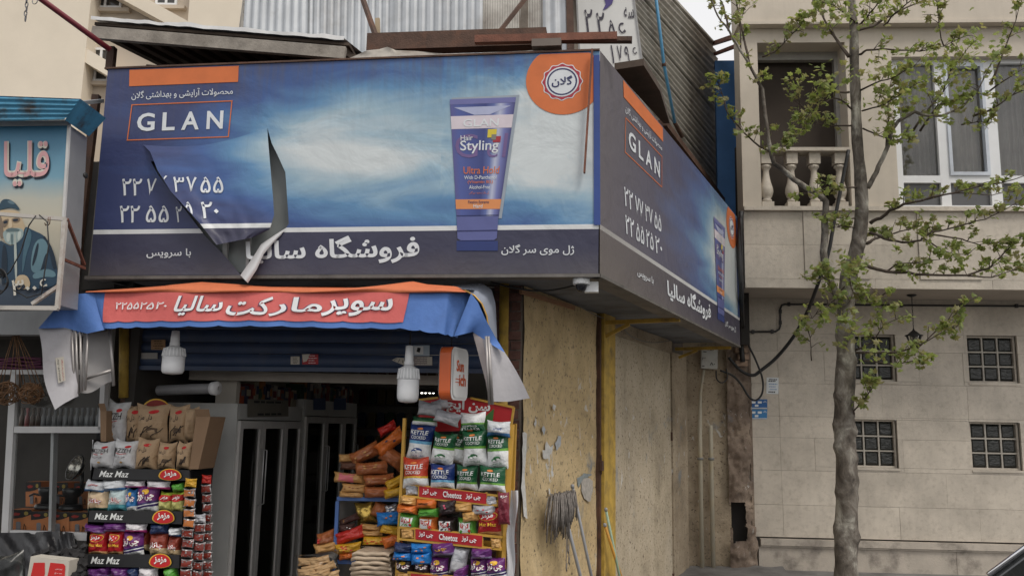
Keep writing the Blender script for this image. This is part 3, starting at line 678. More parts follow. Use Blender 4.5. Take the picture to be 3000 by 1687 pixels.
# ---------------------------------------------------------------- print on both sheets
M_or = flat('orange_print', (206, 112, 62)); M_sw = flat('sign_white', (214, 218, 222)); M_nv = flat('navy_print', (44, 48, 92)); M_mr = flat('maroon_print', (165, 52, 66)); M_sil = flat('silver_print', (168, 178, 190))
M_pk = flat('pink_white_print', (210, 200, 208)); M_tubeb = flat('tube_blue', (66, 82, 150)); M_cap = flat('tube_cap', (92, 98, 150)); M_yel = flat('yellow_print', (214, 194, 66)); M_gry = flat('tube_silver_edge', (150, 160, 172)); M_mauve = flat('mauve_print', (112, 92, 140)); M_orange2 = flat('pale_orange_print', (214, 140, 88))
def fill(F, pts, m, par, nm, e): g = MB(); g.poly([F(x, y, e) for x, y in pts]); return g.build(nm, m, par)
def circ(cx, cy, rx, ry, n=48, a0=0, a1=2 * math.pi): return [(cx + rx * math.cos(a0 + (a1 - a0) * i / n), cy + ry * math.sin(a0 + (a1 - a0) * i / n)) for i in range(n if abs(a1 - a0) > 6.28 else n + 1)]
def ring(F, cx, cy, r0, r1, asp, m, par, nm, e, n=40):
    g = MB(); P0 = [F(cx + r0 * math.cos(2 * math.pi * i / n) * asp, cy + r0 * math.sin(2 * math.pi * i / n), e) for i in range(n)]; P1 = [F(cx + r1 * math.cos(2 * math.pi * i / n) * asp, cy + r1 * math.sin(2 * math.pi * i / n), e) for i in range(n)]
    g.add(P0 + P1, [(i, (i + 1) % n, n + (i + 1) % n, n + i) for i in range(n)]); return g.build(nm, m, par)
def tubegrad():
    m, nt, b = newmat('tube_body_print'); MC['tube_body_print'] = m; tc = N(nt, 'ShaderNodeUVMap'); sx = N(nt, 'ShaderNodeSeparateXYZ'); nt.links.new(tc.outputs[0], sx.inputs[0])
    col = ramp(nt, sx.outputs[0], [(0, (.09, .09, .26)), (.12, (.07, .10, .32)), (.55, (.035, .05, .20)), (.68, (.10, .14, .36)), (.78, (.45, .48, .62)), (.88, (.16, .18, .42)), (1, (.05, .05, .18))])
    nt.links.new(col, b.inputs['Base Color']); b.inputs['Roughness'].default_value = .45; return m
M_tube = tubegrad()
def artwork(F, INV, par, asp, full=True):
    """F(s,t,e) world point on the sheet; all places given in front-photo pixels via INV"""
    I = INV
    def poly(px, m, nm, e): return fill(F, [I(x, y) for x, y in px], m, par, nm, e)
    def txt(t, q, m, e=.004, bold=0, shear=0, space=1.0, nm='lettering'):
        Q = [I(x, y) for x, y in q]
        fn = lambda u, v: F(*[(Q[3][k] * (1 - u) + Q[2][k] * u) * (1 - v) + (Q[0][k] * (1 - u) + Q[1][k] * u) * v for k in (0, 1)], e)
        return print_text(fn, t, (0, 1, 0, 1), m, par, bold, shear, nm, space)
    poly([(382, 254), (699, 241), (700, 193), (381, 203)][::1] if 0 else [(380, 206), (700, 194), (698, 241), (379, 254)], M_or, 'orange_block', .003)
    txt('محصولات آرایشی و بهداشتی گلان', [(386, 268), (683, 255), (683, 282), (386, 295)], M_sw, bold=.006)
    for k, q in enumerate(([(386, 307), (682, 295), (682, 298), (386, 310)], [(372, 410), (671, 400), (671, 403), (372, 413)], [(386, 307), (389, 307), (375, 413), (372, 413)], [(679, 295), (682, 295), (671, 403), (668, 403)])):
        poly(q, M_or, 'logo_border', .003 + .0003 * k)
    for ch, xa, xb in (('G', 402, 454), ('L', 476, 513), ('A', 532, 584), ('N', 606, 654)):
        txt(ch, [(xa + 2, 333 - (xa - 402) * .032), (xb + 2, 333 - (xb - 402) * .032), (xb - 1, 386 - (xb - 402) * .032), (xa - 1, 386 - (xa - 402) * .032)], M_sw, bold=.022, nm='letter')
    txt('ژل موی سر گلان', [(1469, 716), (1682, 716), (1682, 748), (1469, 748)], M_sw, bold=.012)
    # round badge in the corner
    cs, ct = I(1650, 237)
    r = (I(1650, 150)[1] - ct) * 1.16; ar = asp
    pts = [p for p in circ(cs + .002, ct + .004, r * ar, r, 64)]
    pts = [(min(p[0], .9935), min(p[1], .992)) for p in pts]
    fill(F, pts, M_or, par, 'round_orange_badge', .003)
    c2 = I(1647, 241)
    lot = []
    for i in range(96): a = 2 * math.pi * i / 96; k = 1 + .09 * abs(math.cos(a * 6)) ** 3; lot.append((c2[0] + r * .50 * k * ar * math.cos(a), c2[1] + r * .50 * k * math.sin(a)))
    fill(F, lot, M_sw, par, 'badge_petals', .0045)
    lot = [(c2[0] + (x - c2[0]) * .95, c2[1] + (y - c2[1]) * .95) for x, y in lot]; fill(F, lot, M_mr, par, 'badge_petals', .0055)
    fill(F, circ(*c2, r * .43 * ar, r * .43), M_sw, par, 'badge_disc', .0065)
    ring(F, *c2, r * .35, r * .39, ar, M_nv, par, 'badge_ring', .0075)
    w_ = r * .27 * ar; fn = lambda u, v: F(u, v, .0085); print_text(fn, 'گلان', (c2[0] - w_, c2[0] + w_, c2[1] - r * .16, c2[1] + r * .17), M_nv, par, .02)
    # gel tube
    poly([(1323, 288), (1522, 279), (1470, 640), (1452, 640)], M_gry, 'tube_shadow_edge', .003)
    g = MB(); TLp, TRp, BRp, BLp = (1318, 293), (1512, 286), (1461, 640), (1338, 640)
    qq = [I(*p) for p in (TLp, TRp, BRp, BLp)]
    tb = lambda s, t, e=.0045: F(*[(qq[3][k] * (1 - s) + qq[2][k] * s) * (1 - t) + (qq[0][k] * (1 - s) + qq[1][k] * s) * t for k in (0, 1)], e)
    g.grid(lambda s, t: tb(s, t), 12, 4, uv=lambda s, t: (s, t)); g.build('tube_body', M_tube, par)
    g = MB(); g.poly([tb(0, .955, .0055), tb(1, .955, .0055), tb(1, 1, .0055), tb(0, 1, .0055)]); g.build('tube_crimp', flat('tube_crimp', (110, 112, 165)), par)
    g = MB(); g.poly([tb(.06, .93, .0055), tb(.94, .93, .0055), tb(.62, .86, .0055), tb(.38, .86, .0055)]); g.build('tube_highlight', flat('tube_highlight', (170, 176, 205)), par)
    g = MB(); g.poly([tb(0, .745, .0055), tb(1, .745, .0055), tb(1, .855, .0055), tb(0, .855, .0055)]); g.build('tube_band', M_pk, par)
    g = MB(); g.poly([tb(0, .075, .0055), tb(1, .075, .0055), tb(1, .155, .0055), tb(0, .155, .0055)]); g.build('tube_band', M_orange2, par)
    cp = [I(*p) for p in ((1338, 636), (1461, 634), (1456, 698), (1448, 704), (1350, 705), (1341, 699))]; fill(F, cp, M_cap, par, 'tube_cap', .006)
    for a in ((1338, 632, 1461, 630, 2), (1340, 676, 1459, 674, 3)): poly([(a[0], a[1]), (a[2], a[3]), (a[2], a[3] + a[4]), (a[0], a[1] + a[4])], M_nv, 'cap_line', .0075)
    poly([(1338, 706), (1459, 706), (1459, 735), (1338, 735)], flat('tube_reflection', (44, 58, 112)), 'tube_reflection', .004)
    tt = lambda t, u0, u1, v0, v1, m, bold=0: print_text(lambda u, v: tb(u, v, .0075), t, (u0, u1, v0, v1), m, par, bold)
    print_text(lambda u, v: tb(u, v, .0062), 'G', (.05, .45, .50, .70), M_mauve, par); print_text(lambda u, v: tb(u, v, .0062), 'e', (.62, .82, .50, .60), M_mauve, par); print_text(lambda u, v: tb(u, v, .0062), 'l', (.90, .96, .50, .70), M_mauve, par)
    tt('GLAN', .20, .78, .76, .825, M_sw, .01); tt('Hair', .15, .36, .645, .69, M_sw, .006); tt('Styling', .14, .82, .535, .645, M_sw, .01)
    for (a, c, e, g_, m_) in ((.61, .76, .665, .735, M_yel), (.71, .84, .625, .675, M_mr)): k_ = MB(); k_.poly([tb(a, e, .0072), tb(c, e, .0072), tb(c, g_, .0072), tb(a, g_, .0072)]); k_.build('colour_square', m_, par)
    k_ = MB(); k_.poly([tb(.68, .645, .0082), tb(.76, .645, .0082), tb(.76, .69, .0082), tb(.68, .69, .0082)]); k_.build('colour_square', flat('square_grey', (130, 128, 120)), par)
    tt('Ultra Hold', .19, .88, .365, .425, M_or, .004); tt('With D-Panthenol', .20, .84, .32, .35, M_sw, .004); tt('(Vitamin B5)', .27, .78, .28, .31, M_or, .004); tt('Alcohol-Free', .30, .73, .24, .27, M_sw, .004); tt('ژل حالت دهنده مو گلان', .30, .72, .195, .22, M_or)
    tt('Fixation Extreme', .28, .74, .12, .145, M_nv, .004); tt('Hard', .40, .60, .083, .115, M_sw, .006)
    # right-hand edge strip
    poly([(1739, 164), (1757, 163), (1759, 660), (1740, 660)], flat('edge_blue', (52, 76, 140)), 'edge_strip', .0095)
    return txt
inv_front = lambda x, y: fs_inv(x, y)
T_ = artwork(lambda s, t, e: fs(s, t, e), inv_front, front, .645 * .70)
T_('۲۲', [(359, 524), (418, 524), (414, 574), (358, 574)], M_sw, bold=.012); T_('۷', [(432, 524), (461, 522), (452, 573), (430, 573)], M_sw, bold=.012)
T_('۲۲', [(352, 603), (412, 603), (406, 653), (351, 653)], M_sw, bold=.012); T_('۵۵', [(429, 602), (497, 602), (495, 652), (428, 652)], M_sw, bold=.012); T_('۲', [(515, 606), (534, 604), (534, 652), (518, 652)], M_sw, bold=.012)
T_('با سرویس', [(430, 730), (561, 728), (560, 756), (430, 757)], M_sw, bold=.012)
T_('فروشگاه سالیا', [(720, 700), (1229, 684), (1229, 770), (720, 776)], M_sw, bold=.028)
# lettering and white rule on the flap
def flap_txt(t, q, bold=None):
    def fn(u, v):
        x = (q[3][0] * (1 - u) + q[2][0] * u) * (1 - v) + (q[0][0] * (1 - u) + q[1][0] * u) * v; y = (q[3][1] * (1 - u) + q[2][1] * u) * (1 - v) + (q[0][1] * (1 - u) + q[1][1] * u) * v
        lo, hi = 0, 1
        for _ in range(20):
            tm = (lo + hi) / 2; a = lerp_list(FL_L, tm); c = lerp_list(FL_R, tm); s = (x - a[0]) / (c[0] - a[0]); yy = a[1] + (c[1] - a[1]) * s
            if yy < y: lo = tm
            else: hi = tm
        a = lerp_list(FL_L, lo); c = lerp_list(FL_R, lo); return flap_pt(max(0.01, (x - a[0]) / (c[0] - a[0])), lo, .006)[0]
    print_text(fn, t, (0, 1, 0, 1), M_sw, flo, bold or (.008 if '۳' in t else .012))
    return fn
flap_txt('۷', [(459, 514), (491, 513), (478, 545), (466, 545)]); flap_txt('۳', [(507, 514), (540, 514), (537, 562), (509, 562)]); flap_txt('۷', [(545, 513), (577, 513), (567, 562), (552, 562)], .02); flap_txt('۵۵', [(588, 512), (655, 511), (654, 562), (587, 562)])
flap_txt('۵', [(538, 590), (564, 590), (564, 635), (540, 632)]); flap_txt('۲۰', [(588, 590), (642, 589), (640, 640), (590, 640)])
T_('۵۵ ۲۲', [(1, 1), (2, 1), (2, 2), (1, 2)], M_sw) if 0 else None
# side sheet print: same artwork, stretched over the longer sheet
SIDE = {}
def inv_side(x, y):
    s, t = fs_inv(x, y); return (.055 + (s - .07) * .96 if s < .3 else s * .998 - .012 + .0, t)
T2 = artwork(lambda s, t, e: sd_(s, t, e), lambda x, y: (lambda s, t: (s * .93 + .055, t))(*fs_inv(x, y)), side, .645 * .70 * .86)
for yy, L4 in ((515, ('۲۲', '۷۷', '۳۷', '۵۵')), (595, ('۲۲', '۵۵', '۲۵', '۲۰'))):
    for k4, t4 in enumerate(L4): T2(t4, [(356 + 78 * k4, yy - 3 * k4), (418 + 78 * k4, yy - 3 - 3 * k4), (416 + 78 * k4, yy + 52 - 3 * k4), (354 + 78 * k4, yy + 55 - 3 * k4)], M_sw, bold=.008 if '۳' in t4 else .012, nm='number_pair')
T2('با سرویس', [(430, 730), (561, 728), (560, 756), (430, 757)], M_sw, bold=.012); T2('فروشگاه سالیا', [(690, 700), (1229, 684), (1229, 770), (690, 776)], M_sw, bold=.028)
# ================================================================ corrugated upper storey
M_corr = mat('galvanised_sheet', (.44, .46, .48), .45, .55, var=.14, vs=5, dirt=(.26, .24, .22), dirtamt=.35, dirts=3, streak=.25)
M_corr2 = mat('galvanised_sheet_old', (.46, .44, .40), .55, .12, var=.15, vs=5, dirt=(.14, .11, .09), dirtamt=.5, dirts=3, streak=.3)
us_ = thing('corrugated_upper_storey', 'corrugated galvanised storey rising behind the billboard with horizontal ridges on its side', 'building', SH.o + Zv * (ZB + 1.3))
CF = SH.off(-.02)
def corr(fr, q, waves, amp, d, mat_, name, par, box=False, ridge='v', sag=0):
    f = quadfn(fr, q, d); g = MB(); n = int(waves * (8 if not box else 8)); rr = random.Random(name + str(q[0]))
    def prof(x):
        if box:
            k = (x * waves) % 1; return amp * (min(1, max(0, (min(k, 1 - k) - .12) * 9)))
        return amp * (.5 + .5 * math.sin(2 * math.pi * x * waves))
    nrm = fr.n; bend = [rr.uniform(-1, 1) for _ in range(8)]
    wob = lambda s, t: sag * (bend[0] * math.sin(3 * s + 4 * t) + bend[1] * math.sin(7 * t + s * 5))
    if ridge == 'v': g.grid(lambda s, t: f(s, t) + nrm * (prof(s) + wob(s, t)), n, 8)
    else: g.grid(lambda s, t: f(s, t) + nrm * (prof(t) + wob(s, t)), 12, n)
    return g.build(name, mat_, par)
corr(CF, [(722, -60), (905, -60), (900, 250), (705, 250)], 8, .016, .02, M_corr, 'corrugated_sheet', us_)
corr(CF, [(898, -60), (1160, -60), (1156, 250), (893, 250)], 13, .010, .0, M_corr, 'corrugated_sheet', us_, True)
corr(CF, [(1152, -60), (1415, -60), (1413, 250), (1148, 250)], 11, .012, .013, M_corr, 'corrugated_sheet', us_, True)
corr(CF, [(1408, -60), (1625, -60), (1628, 250), (1405, 250)], 30, .003, .002, M_corr2, 'corrugated_sheet', us_)
corr(CF, [(1590, -60), (1660, -60), (1668, 250), (1592, 250)], 2.5, .014, .02, M_corr, 'corrugated_sheet', us_)
g = MB(); q = quadfn(CF, [(1662, -60), (1692, -60), (1698, 250), (1668, 250)], .03); g.bar(q(.2, 0), q(.2, 1), .05, .05); g.build('rusty_post', M_rust, us_)
# left return, seen edge-on
g = MB(); p0 = CF.px(705, 250, 0); p1 = CF.px(722, -60, 0)
g.grid(lambda s, t: p0.lerp(p1, t) + Vector((-.35, .94, 0)) * (1.6 * s) + SH.ex * (.012 * math.sin(t * 90)), 2, 80); g.build('corrugated_return', M_corr2, us_)
WU = WS.off(.18)
P0, P1 = (1690, -300), (1750, 160); Q0, Q1 = (2088, 126), (2178, 700)
for i in range(5):
    t0, t1 = i / 5, (i + 1.06) / 5
    L0 = lambda t: (P0[0] + (P1[0] - P0[0]) * t, P0[1] + (P1[1] - P0[1]) * t); R0 = lambda t: (Q0[0] + (Q1[0] - Q0[0]) * t, Q0[1] + (Q1[1] - Q0[1]) * t)
    corr(WU, [L0(t0), R0(t0), R0(t1), L0(t1)], 5.3, .034, -.012 * i, M_corr2, 'corrugated_sheet', us_, ridge='h', sag=.006)
# rust timber where the side sheet meets the billboard top
g = MB(); g.bar(WU.px(1940, 360, .1), WU.px(2165, 655, .1), .09, .07); g.build('sheet_foot_beam', M_rust, us_)
g = MB(); g.bar(WU.px(1968, -5, .02), WU.px(2090, 128, .02), .05, .03); g.build('eave_trim', M_corr2, us_)
g = MB(); e0 = WU.px(2080, 128, -.1)
g.bar(e0 + Vector((0, .1, .02)), atY(2160, 105, 9.9), .07, .05); g.bar(e0 + Vector((0, .2, -.12)), atY(2160, 134, 9.9), .05, .04); tag(g.build('gutter_timber', M_rustred, None, e0), 'short brown timber bridging from corrugated eave to the stone building', 'timber')
# ---------------------------------------------------------------- steel scrap on top of the billboard
zt = SF.p(0, HS, 0).z
def beam(name, q0, q1, w_, h_, d, m_, label, cat='beam', d1=None):
    a = SF.px(*q0, d); c = SF.px(*q1, d if d1 is None else d1); g = MB(); g.bar(a, c, w_, h_); return tag(g.build(name, m_, None, a), label, cat)
a, c = SF.px(1076, 125, -.12), SF.px(1600, 108, -.12); g = MB(); g.bar(a, c, .03, .12); g.bar(a + Zv * .055 - SF.n * .04, c + Zv * .055 - SF.n * .04, .08, .012); g.bar(a - Zv * .055 - SF.n * .04, c - Zv * .055 - SF.n * .04, .08, .012)
tag(g.build('steel_channel_beam', M_rust, None, a), 'dark rusty steel channel lying along the top of the billboard', 'beam')
beam('angle_iron', (1392, 118), (1808, 108), .045, .05, -.03, M_rustred, 'reddish rusty angle iron sticking out over the billboard corner')
beam('flat_bar', (1640, 118), (1852, 118), .05, .03, -.10, M_rust, 'short rusty flat bar poking right past the billboard corner')
beam('square_tube', (1560, 135), (1645, 132), .10, .05, -.02, mat('grey_brown_steel', (.16, .13, .11), .6), 'stub of grey square tube above the orange badge')
beam('hanging_steel_strip', (1735, 146), (1712, 507), .035, .012, .045, M_rustred, 'long thin rusty steel strip hanging down in front of the badge', 'steel strip')
beam('slanting_rod', (1053, -30), (1100, 104), .028, .028, -.35, M_rust, 'thin rusty rod leaning down left of centre onto the channel beam', 'rod', -.15)
beam('slanting_rod', (1560, -30), (1465, 92), .026, .026, -.35, M_rust, 'thin rusty rod leaning down to the right onto the channel beam', 'rod', -.15)
beam('upright_stub', (1106, 55), (1107, 105), .02, .03, -.2, mat('pale_wood_stub', (.38, .30, .2), .8), 'short pale wooden stub standing behind the channel beam', 'stub')
# crumpled strip of sheet between wood and beam
g = MB(); rr = random.Random(5)
top = [(1020, 172), (1050, 160), (1075, 148), (1110, 145), (1135, 138), (1160, 148), (1215, 150), (1300, 158), (1420, 156), (1520, 150), (1600, 146)]
bot = [(1022, 176), (1052, 174), (1076, 170), (1112, 168), (1136, 166), (1162, 164), (1216, 164), (1300, 164), (1420, 162), (1520, 158), (1600, 152)]
g.grid(lambda s, t: SF.px(*[p + (q - p) * t for p, q in zip(lerp_list(bot, s), lerp_list(top, s))], .0 - .05 * t + .025 * math.sin(s * 25 + t * 3) * t), 60, 4)
tag(g.build('crumpled_sheet_strip', mat('crumpled_tin', (.36, .33, .29), .5, .4, var=.3, vs=9, dirt=(.15, .10, .06), dirtamt=.5), None, SF.px(1020, 172)), 'crumpled pale strip of tin along the top edge of the billboard', 'tin strip')
# ================================================================ wooden canopy above the left half
M_wood = mat('weathered_wood', (.30, .27, .235), .85, var=.3, vs=6, bump=.4, bs=50, dirt=(.08, .065, .05), dirtamt=.4, dirts=5)
M_woodd = mat('dark_wood', (.075, .055, .042), .9, var=.3, vs=6)
a, c = SF.px(272, 97, .05), SF.px(1012, 158, -.06)
cn = thing('wooden_canopy', 'weathered plank canopy with open rafters over the left half of the billboard', 'canopy', a)
g = MB(); g.bar(a, c, .04, .085); g.build('fascia_board', M_wood, cn)
dr_ = (c - a); back = Vector((.28, .96, 0)); L = 1.5
for i in range(13):
    s = .02 + .96 * i / 12; p0 = a + dr_ * s + Zv * .03; g = MB(); g.bar(p0 + back * .03, p0 + back * L + Zv * .10, .05, .06); g.build('rafter', M_woodd, cn)
for k, off in ((0, .55), (1, 1.1)):
    g = MB(); g.bar(a + back * off - Zv * (.05), c + back * off - Zv * .05, .05, .09); g.build('cross_beam', M_woodd, cn)
rr = random.Random(3)
for i in range(7):
    off = .02 + .22 * i; g = MB(); z_ = Zv * (.068 + .065 * off)
    if i in (3,): continue
    g.bar(a + back * (off + .08) + z_ - dr_ * .01, c + back * (off + .08) + z_, .19, .02, up=(0, 0, 1)); g.build('roof_board', M_woodd, cn)
g = MB(); sheet = lambda s, t, dz=0: a.lerp(c, s) + Zv * (.085 + .065 * 1.4 * t + .008 * mnoise.noise(Vector((s * 14, t * 3, 1))) + dz) + back * (1.45 * t - .03 - .012 * mnoise.noise(Vector((s * 20, 0, 5))))
g.grid(lambda s, t: sheet(s, t, .012 + .016 * abs(mnoise.noise(Vector((s * 9, 0, 2))))), 60, 4); g.grid(lambda s, t: sheet(s, 0, .026 * t + .014 * t * mnoise.noise(Vector((s * 9, 0, 2)))), 60, 1)
g.build('plastic_sheeting', mat('grey_plastic_sheet', (.70, .70, .70), .4, var=.2, vs=5), cn)
g = MB(); p = SF.px(329, 140, -.1); g.bar(p, Vector((p.x, p.y, SF.px(329, 206, -.1).z)), .05); g.build('post', M_rust, cn)
# red pole, chain and hook that hang in at top left
g = MB(); a = SF.px(322, 146, .12); c = SF.px(95, -20, .55); g.tube([a, a.lerp(c, .5), c + (c - a) * .8], .019, 10)
tag(g.build('red_pole', mat('dark_red_paint', (.16, .02, .03), .4, var=.25, vs=9), None, a), 'dark red steel pole slanting up to the left from the wooden canopy', 'pole')
CH = SF.off(.6)
ch = thing('hanging_chain', 'small grey steel chain hanging at the top left corner', 'chain', CH.px(78, -20))
for i, y in enumerate((-12, 2, 15, 28, 40, 54)):
    g = MB(); p = CH.px(78 - (y > 30) * 3, y); X = SF.ex if i % 2 == 0 else (SF.ex * .35 + SF.n * .9).normalized(); r1, r2 = (.009, .018) if i < 5 else (.010, .022)
    g.tube([p + X * (r1 * math.cos(t)) + Zv * (r2 * math.sin(t)) for t in [2 * math.pi * k / 14 for k in range(15)]], .0032, 6); g.build('chain_link', mat('chain_steel', (.16, .16, .17), .4, .8), ch)
g = MB(); p = CH.px(102, 4); g.tube([p + SF.ex * (.017 * math.cos(t)) + Zv * (.02 * math.sin(t)) for t in [math.pi * (.9 + 1.25 * k / 14) for k in range(15)]] + [p + SF.ex * .016 + Zv * .09], .0028, 6)
tag(g.build('wire_hook', mat('chain_steel', (.16, .16, .17), .4, .8), None, p), 'small open wire hook beside the hanging chain', 'hook')
# ================================================================ white lightbox with phone number above the side sheet
M_lb = mat('white_lightbox', (.62, .62, .60), .5, var=.08, vs=3, streak=.15)
LB = SF.off(-.75); a, c, e, f_ = (1686, -80), (1847, -80), (1882, 191), (1700, 215)
q = [LB.px(*p) for p in (f_, e, c, a)]
lb = thing('phone_number_lightbox', 'white sign box with dark telephone digits above the corner of the billboard', 'sign', q[0])
dv = Vector((.12, .99, 0)) * .07
g = MB(); g.add(q, [(0, 1, 2, 3)]); g.build('face', M_lb, lb)
g = MB(); q2 = [p + dv for p in q]; g.add(q + q2, [(1, 5, 6, 2), (4, 0, 3, 7), (3, 2, 6, 7)]); g.build('casing', M_lb, lb)
g = MB(); g.add([q[0], q[1], q2[1], q2[0]], [(0, 3, 2, 1)]); g.build('underside', M_woodd, lb)
g = MB(); g.bar(q[0] + SF.n * .004, q[1] + SF.n * .004, .012, .012); g.bar(q[1] + SF.n * .004, q[2] + SF.n * .004, .012, .012); g.bar(q[0] + SF.n * .004, q[3] + SF.n * .004, .012, .012); g.build('rim', mat('grey_rim', (.3, .3, .3), .5), lb)
qf = lambda u, v: q[0].lerp(q[1], u).lerp(q[3].lerp(q[2], u), v) + SF.n * .006
M_ink2 = flat('dark_violet_ink', (58, 54, 66))
for t, r_ in (('۲', (.12, .26, .37, .62)), ('۲', (.32, .46, .34, .58)), ('۵', (.51, .62, .29, .50)), ('۶', (.66, .80, .24, .46)), ('۱', (.52, .56, .05, .24)), ('۷', (.62, .70, .05, .23)), ('۹', (.74, .81, .05, .21)), ('۶', (.86, .94, .05, .19))): print_text(qf, t, r_, M_ink2, lb, .01)
print_text(qf, 'سه', (.80, .97, .50, .62), M_ink2, lb, .01)
g = MB(); g.poly([qf(.44, .60), qf(.52, .62), qf(.62, .67), qf(.66, .74), qf(.58, .80), qf(.48, .74), qf(.50, .66)]); g.build('painted_emblem', flat('violet_print', (72, 60, 120)), lb)
# brown timber underside boards right of the lightbox
zu = q[0].z - .004; a = atZ(1800, 205, zu); pts = [a, atZ(1886, 192, zu), atZ(1934, 268, zu), atZ(1962, 362, zu), atZ(1944, 362, zu)]; g = MB(); g.poly(pts[::-1]); g.poly([p + Zv * .05 for p in pts]); n = 5
g.add(pts + [p + Zv * .05 for p in pts], [(i, (i + 1) % n, n + (i + 1) % n, n + i) for i in range(n)])
tag(g.build('soffit_board', M_woodd, None, a), 'dark brown soffit boards under the white lightbox', 'board')
# light-blue pipe down the corrugated side
g = MB(); a = WU.px(1915, -60, .10); b_ = WU.px(1945, 190, .10); c = WU.px(1977, 360, .11); g.tube([a, b_, c], .017, 8)
bp = tag(g.build('blue_pipe', mat('light_blue_paint', srgb(86, 150, 190), .45, var=.1), None, c), 'light blue pipe running down the corrugated side wall', 'pipe')
g = MB(); g.tube([b_ - Zv * .02, b_ + Zv * .03], .022, 8); g.build('pipe_joint', M_rust, bp)
g = MB(); g.tube([c, WU.px(1998, 400, .12)], .024, 8); g.build('pipe_sleeve', M_rust, bp)
# ================================================================ neighbouring shop on the left: hood, sign, fascia
LSF = SF.off(.42)
M_bluehood = mat('flaking_blue_paint', srgb(72, 138, 170), .6, var=.25, vs=6, dirt=(.06, .055, .05), dirtamt=.9, dirts=7)
hd = thing('blue_sheet_hood', 'flaking light blue sheet metal hood above the neighbouring shop sign', 'hood', LSF.px(0, 357, .1))
h0 = [LSF.px(-260, 360, .1), LSF.px(190, 352, .1), LSF.px(236, 290, .1), LSF.px(-260, 272, .1)]
g = MB(); g.grid(lambda s, t: h0[0].lerp(h0[1], s).lerp(h0[3].lerp(h0[2], s), t) + LSF.n * (.008 * math.sin(t * 30)), 10, 24); g.build('fascia_sheet', M_bluehood, hd)
bk = Vector((.0, 1, 0)) * .34
g = MB(); g.add([h0[3], h0[2], h0[2] + bk, h0[3] + bk], [(0, 1, 2, 3), (3, 2, 1, 0)]); g.build('roof_sheet', M_bluehood, hd)
g = MB(); g.add([h0[1], h0[2], h0[2] + bk, h0[1] + bk * .9], [(0, 1, 2, 3)]); g.build('side_sheet', M_bluehood, hd)
ls = thing('hookah_shop_sign', 'neighbouring blue shop sign box with pink lettering and painted old man smoking', 'sign', LSF.px(0, 895))
def lsign():
    m, nt, b = newmat('faded_sign_print'); MC['faded_sign_print'] = m; tc = N(nt, 'ShaderNodeUVMap'); sx = N(nt, 'ShaderNodeSeparateXYZ'); nt.links.new(tc.outputs[0], sx.inputs[0])
    v = math_(nt, 'ADD', sx.outputs[1], math_(nt, 'MULTIPLY', math_(nt, 'SUBTRACT', noise(nt, pos(nt), 3, 4), .5), .12))
    col = ramp(nt, v, [(0, (.02, .035, .06)), (.12, (.03, .05, .08)), (.22, (.34, .33, .28)), (.42, (.50, .46, .36)), (.58, (.44, .44, .38)), (.72, (.16, .32, .42)), (1, (.035, .17, .30))])
    nt.links.new(col, b.inputs['Base Color']); b.inputs['Roughness'].default_value = .5; return m
sq = [(-260, 372), (203, 366), (172, 893), (-290, 900)]
sf_ = quadfn(LSF, sq, 0)
g = MB(); g.grid(lambda s, t: sf_(s, t), 4, 12, uv=lambda s, t: (s, t)); lface = g.build('face', lsign(), ls)
P = [LSF.px(*p) for p in sq]; bk2 = Vector((-.02, 1, 0)) * .24
g = MB(); g.add([P[1], P[2], P[2] + bk2, P[1] + bk2], [(0, 1, 2, 3)]); g.add([P[2], P[3], P[3] + bk2, P[2] + bk2], [(0, 1, 2, 3)]); g.build('casing', mat('grey_casing', (.30, .31, .32), .5, .2, var=.1), ls)
g = MB(); g.bar(P[0] + Zv * .01, P[1] + Zv * .01, .03, .03); g.bar(P[1], P[2], .016, .016); g.build('trim', mat('pale_trim', (.55, .55, .54), .5), ls)
lp = lambda x, y, e=.004: LSF.px(x, y, e)
def smooth(pts):
    for _ in range(2): pts = [q for i in range(len(pts)) for q in ((pts[i][0] * .75 + pts[(i + 1) % len(pts)][0] * .25, pts[i][1] * .75 + pts[(i + 1) % len(pts)][1] * .25), (pts[i][0] * .25 + pts[(i + 1) % len(pts)][0] * .75, pts[i][1] * .25 + pts[(i + 1) % len(pts)][1] * .75))]
    return pts
def lpoly(pts, m_, nm, e=.004): g = MB(); g.poly([lp(x, y, e) for x, y in smooth(pts)]); return g.build(nm, m_, lface)
LC, LC2 = crop(0, 0, 3.22), crop(0, 400, 3.22)
M_pinkl = flat('faded_pink', (206, 158, 160)); M_cream = flat('cream_outline', (206, 202, 190)); M_shl = flat('letter_shadow', (26, 36, 52)); M_skin = flat('faded_skin', (190, 170, 140)); M_beard = flat('faded_beard', (150, 168, 168)); M_coat = flat('faded_coat', (40, 66, 86)); M_coatl = flat('faded_coat_light', (96, 128, 140))
def ltxt(t, q, m_, e, bold):
    f = quadfn(LSF, q, e); return print_text(f, t, (0, 1, 0, 1), m_, lface, bold)
kq = lambda dx, dy: [(12 + dx, 414 + dy), (146 + dx, 412 + dy), (142 + dx, 545 + dy), (8 + dx, 547 + dy)]
ltxt('قلیا', kq(4, 6), M_shl, .004, .03); ltxt('قلیا', kq(0, 0), M_cream, .006, .03); ltxt('قلیا', kq(0, 0), M_pinkl, .008, .004)
K = LC2
lpoly([K(-10, 700), K(30, 690), K(190, 700), K(215, 800), K(240, 850), K(210, 950), K(120, 1030), K(40, 1000), K(-10, 900)], M_skin, 'painted_head', .004)
lpoly([K(-20, 690), K(10, 600), K(70, 585), K(140, 620), K(205, 710), K(100, 665), K(0, 695)], flat('faded_cap', (44, 70, 86)), 'painted_cap', .006)
lpoly([K(20, 900), K(80, 870), K(170, 860), K(225, 880), K(215, 960), K(120, 1030), K(45, 1000)], M_beard, 'painted_beard', .006)
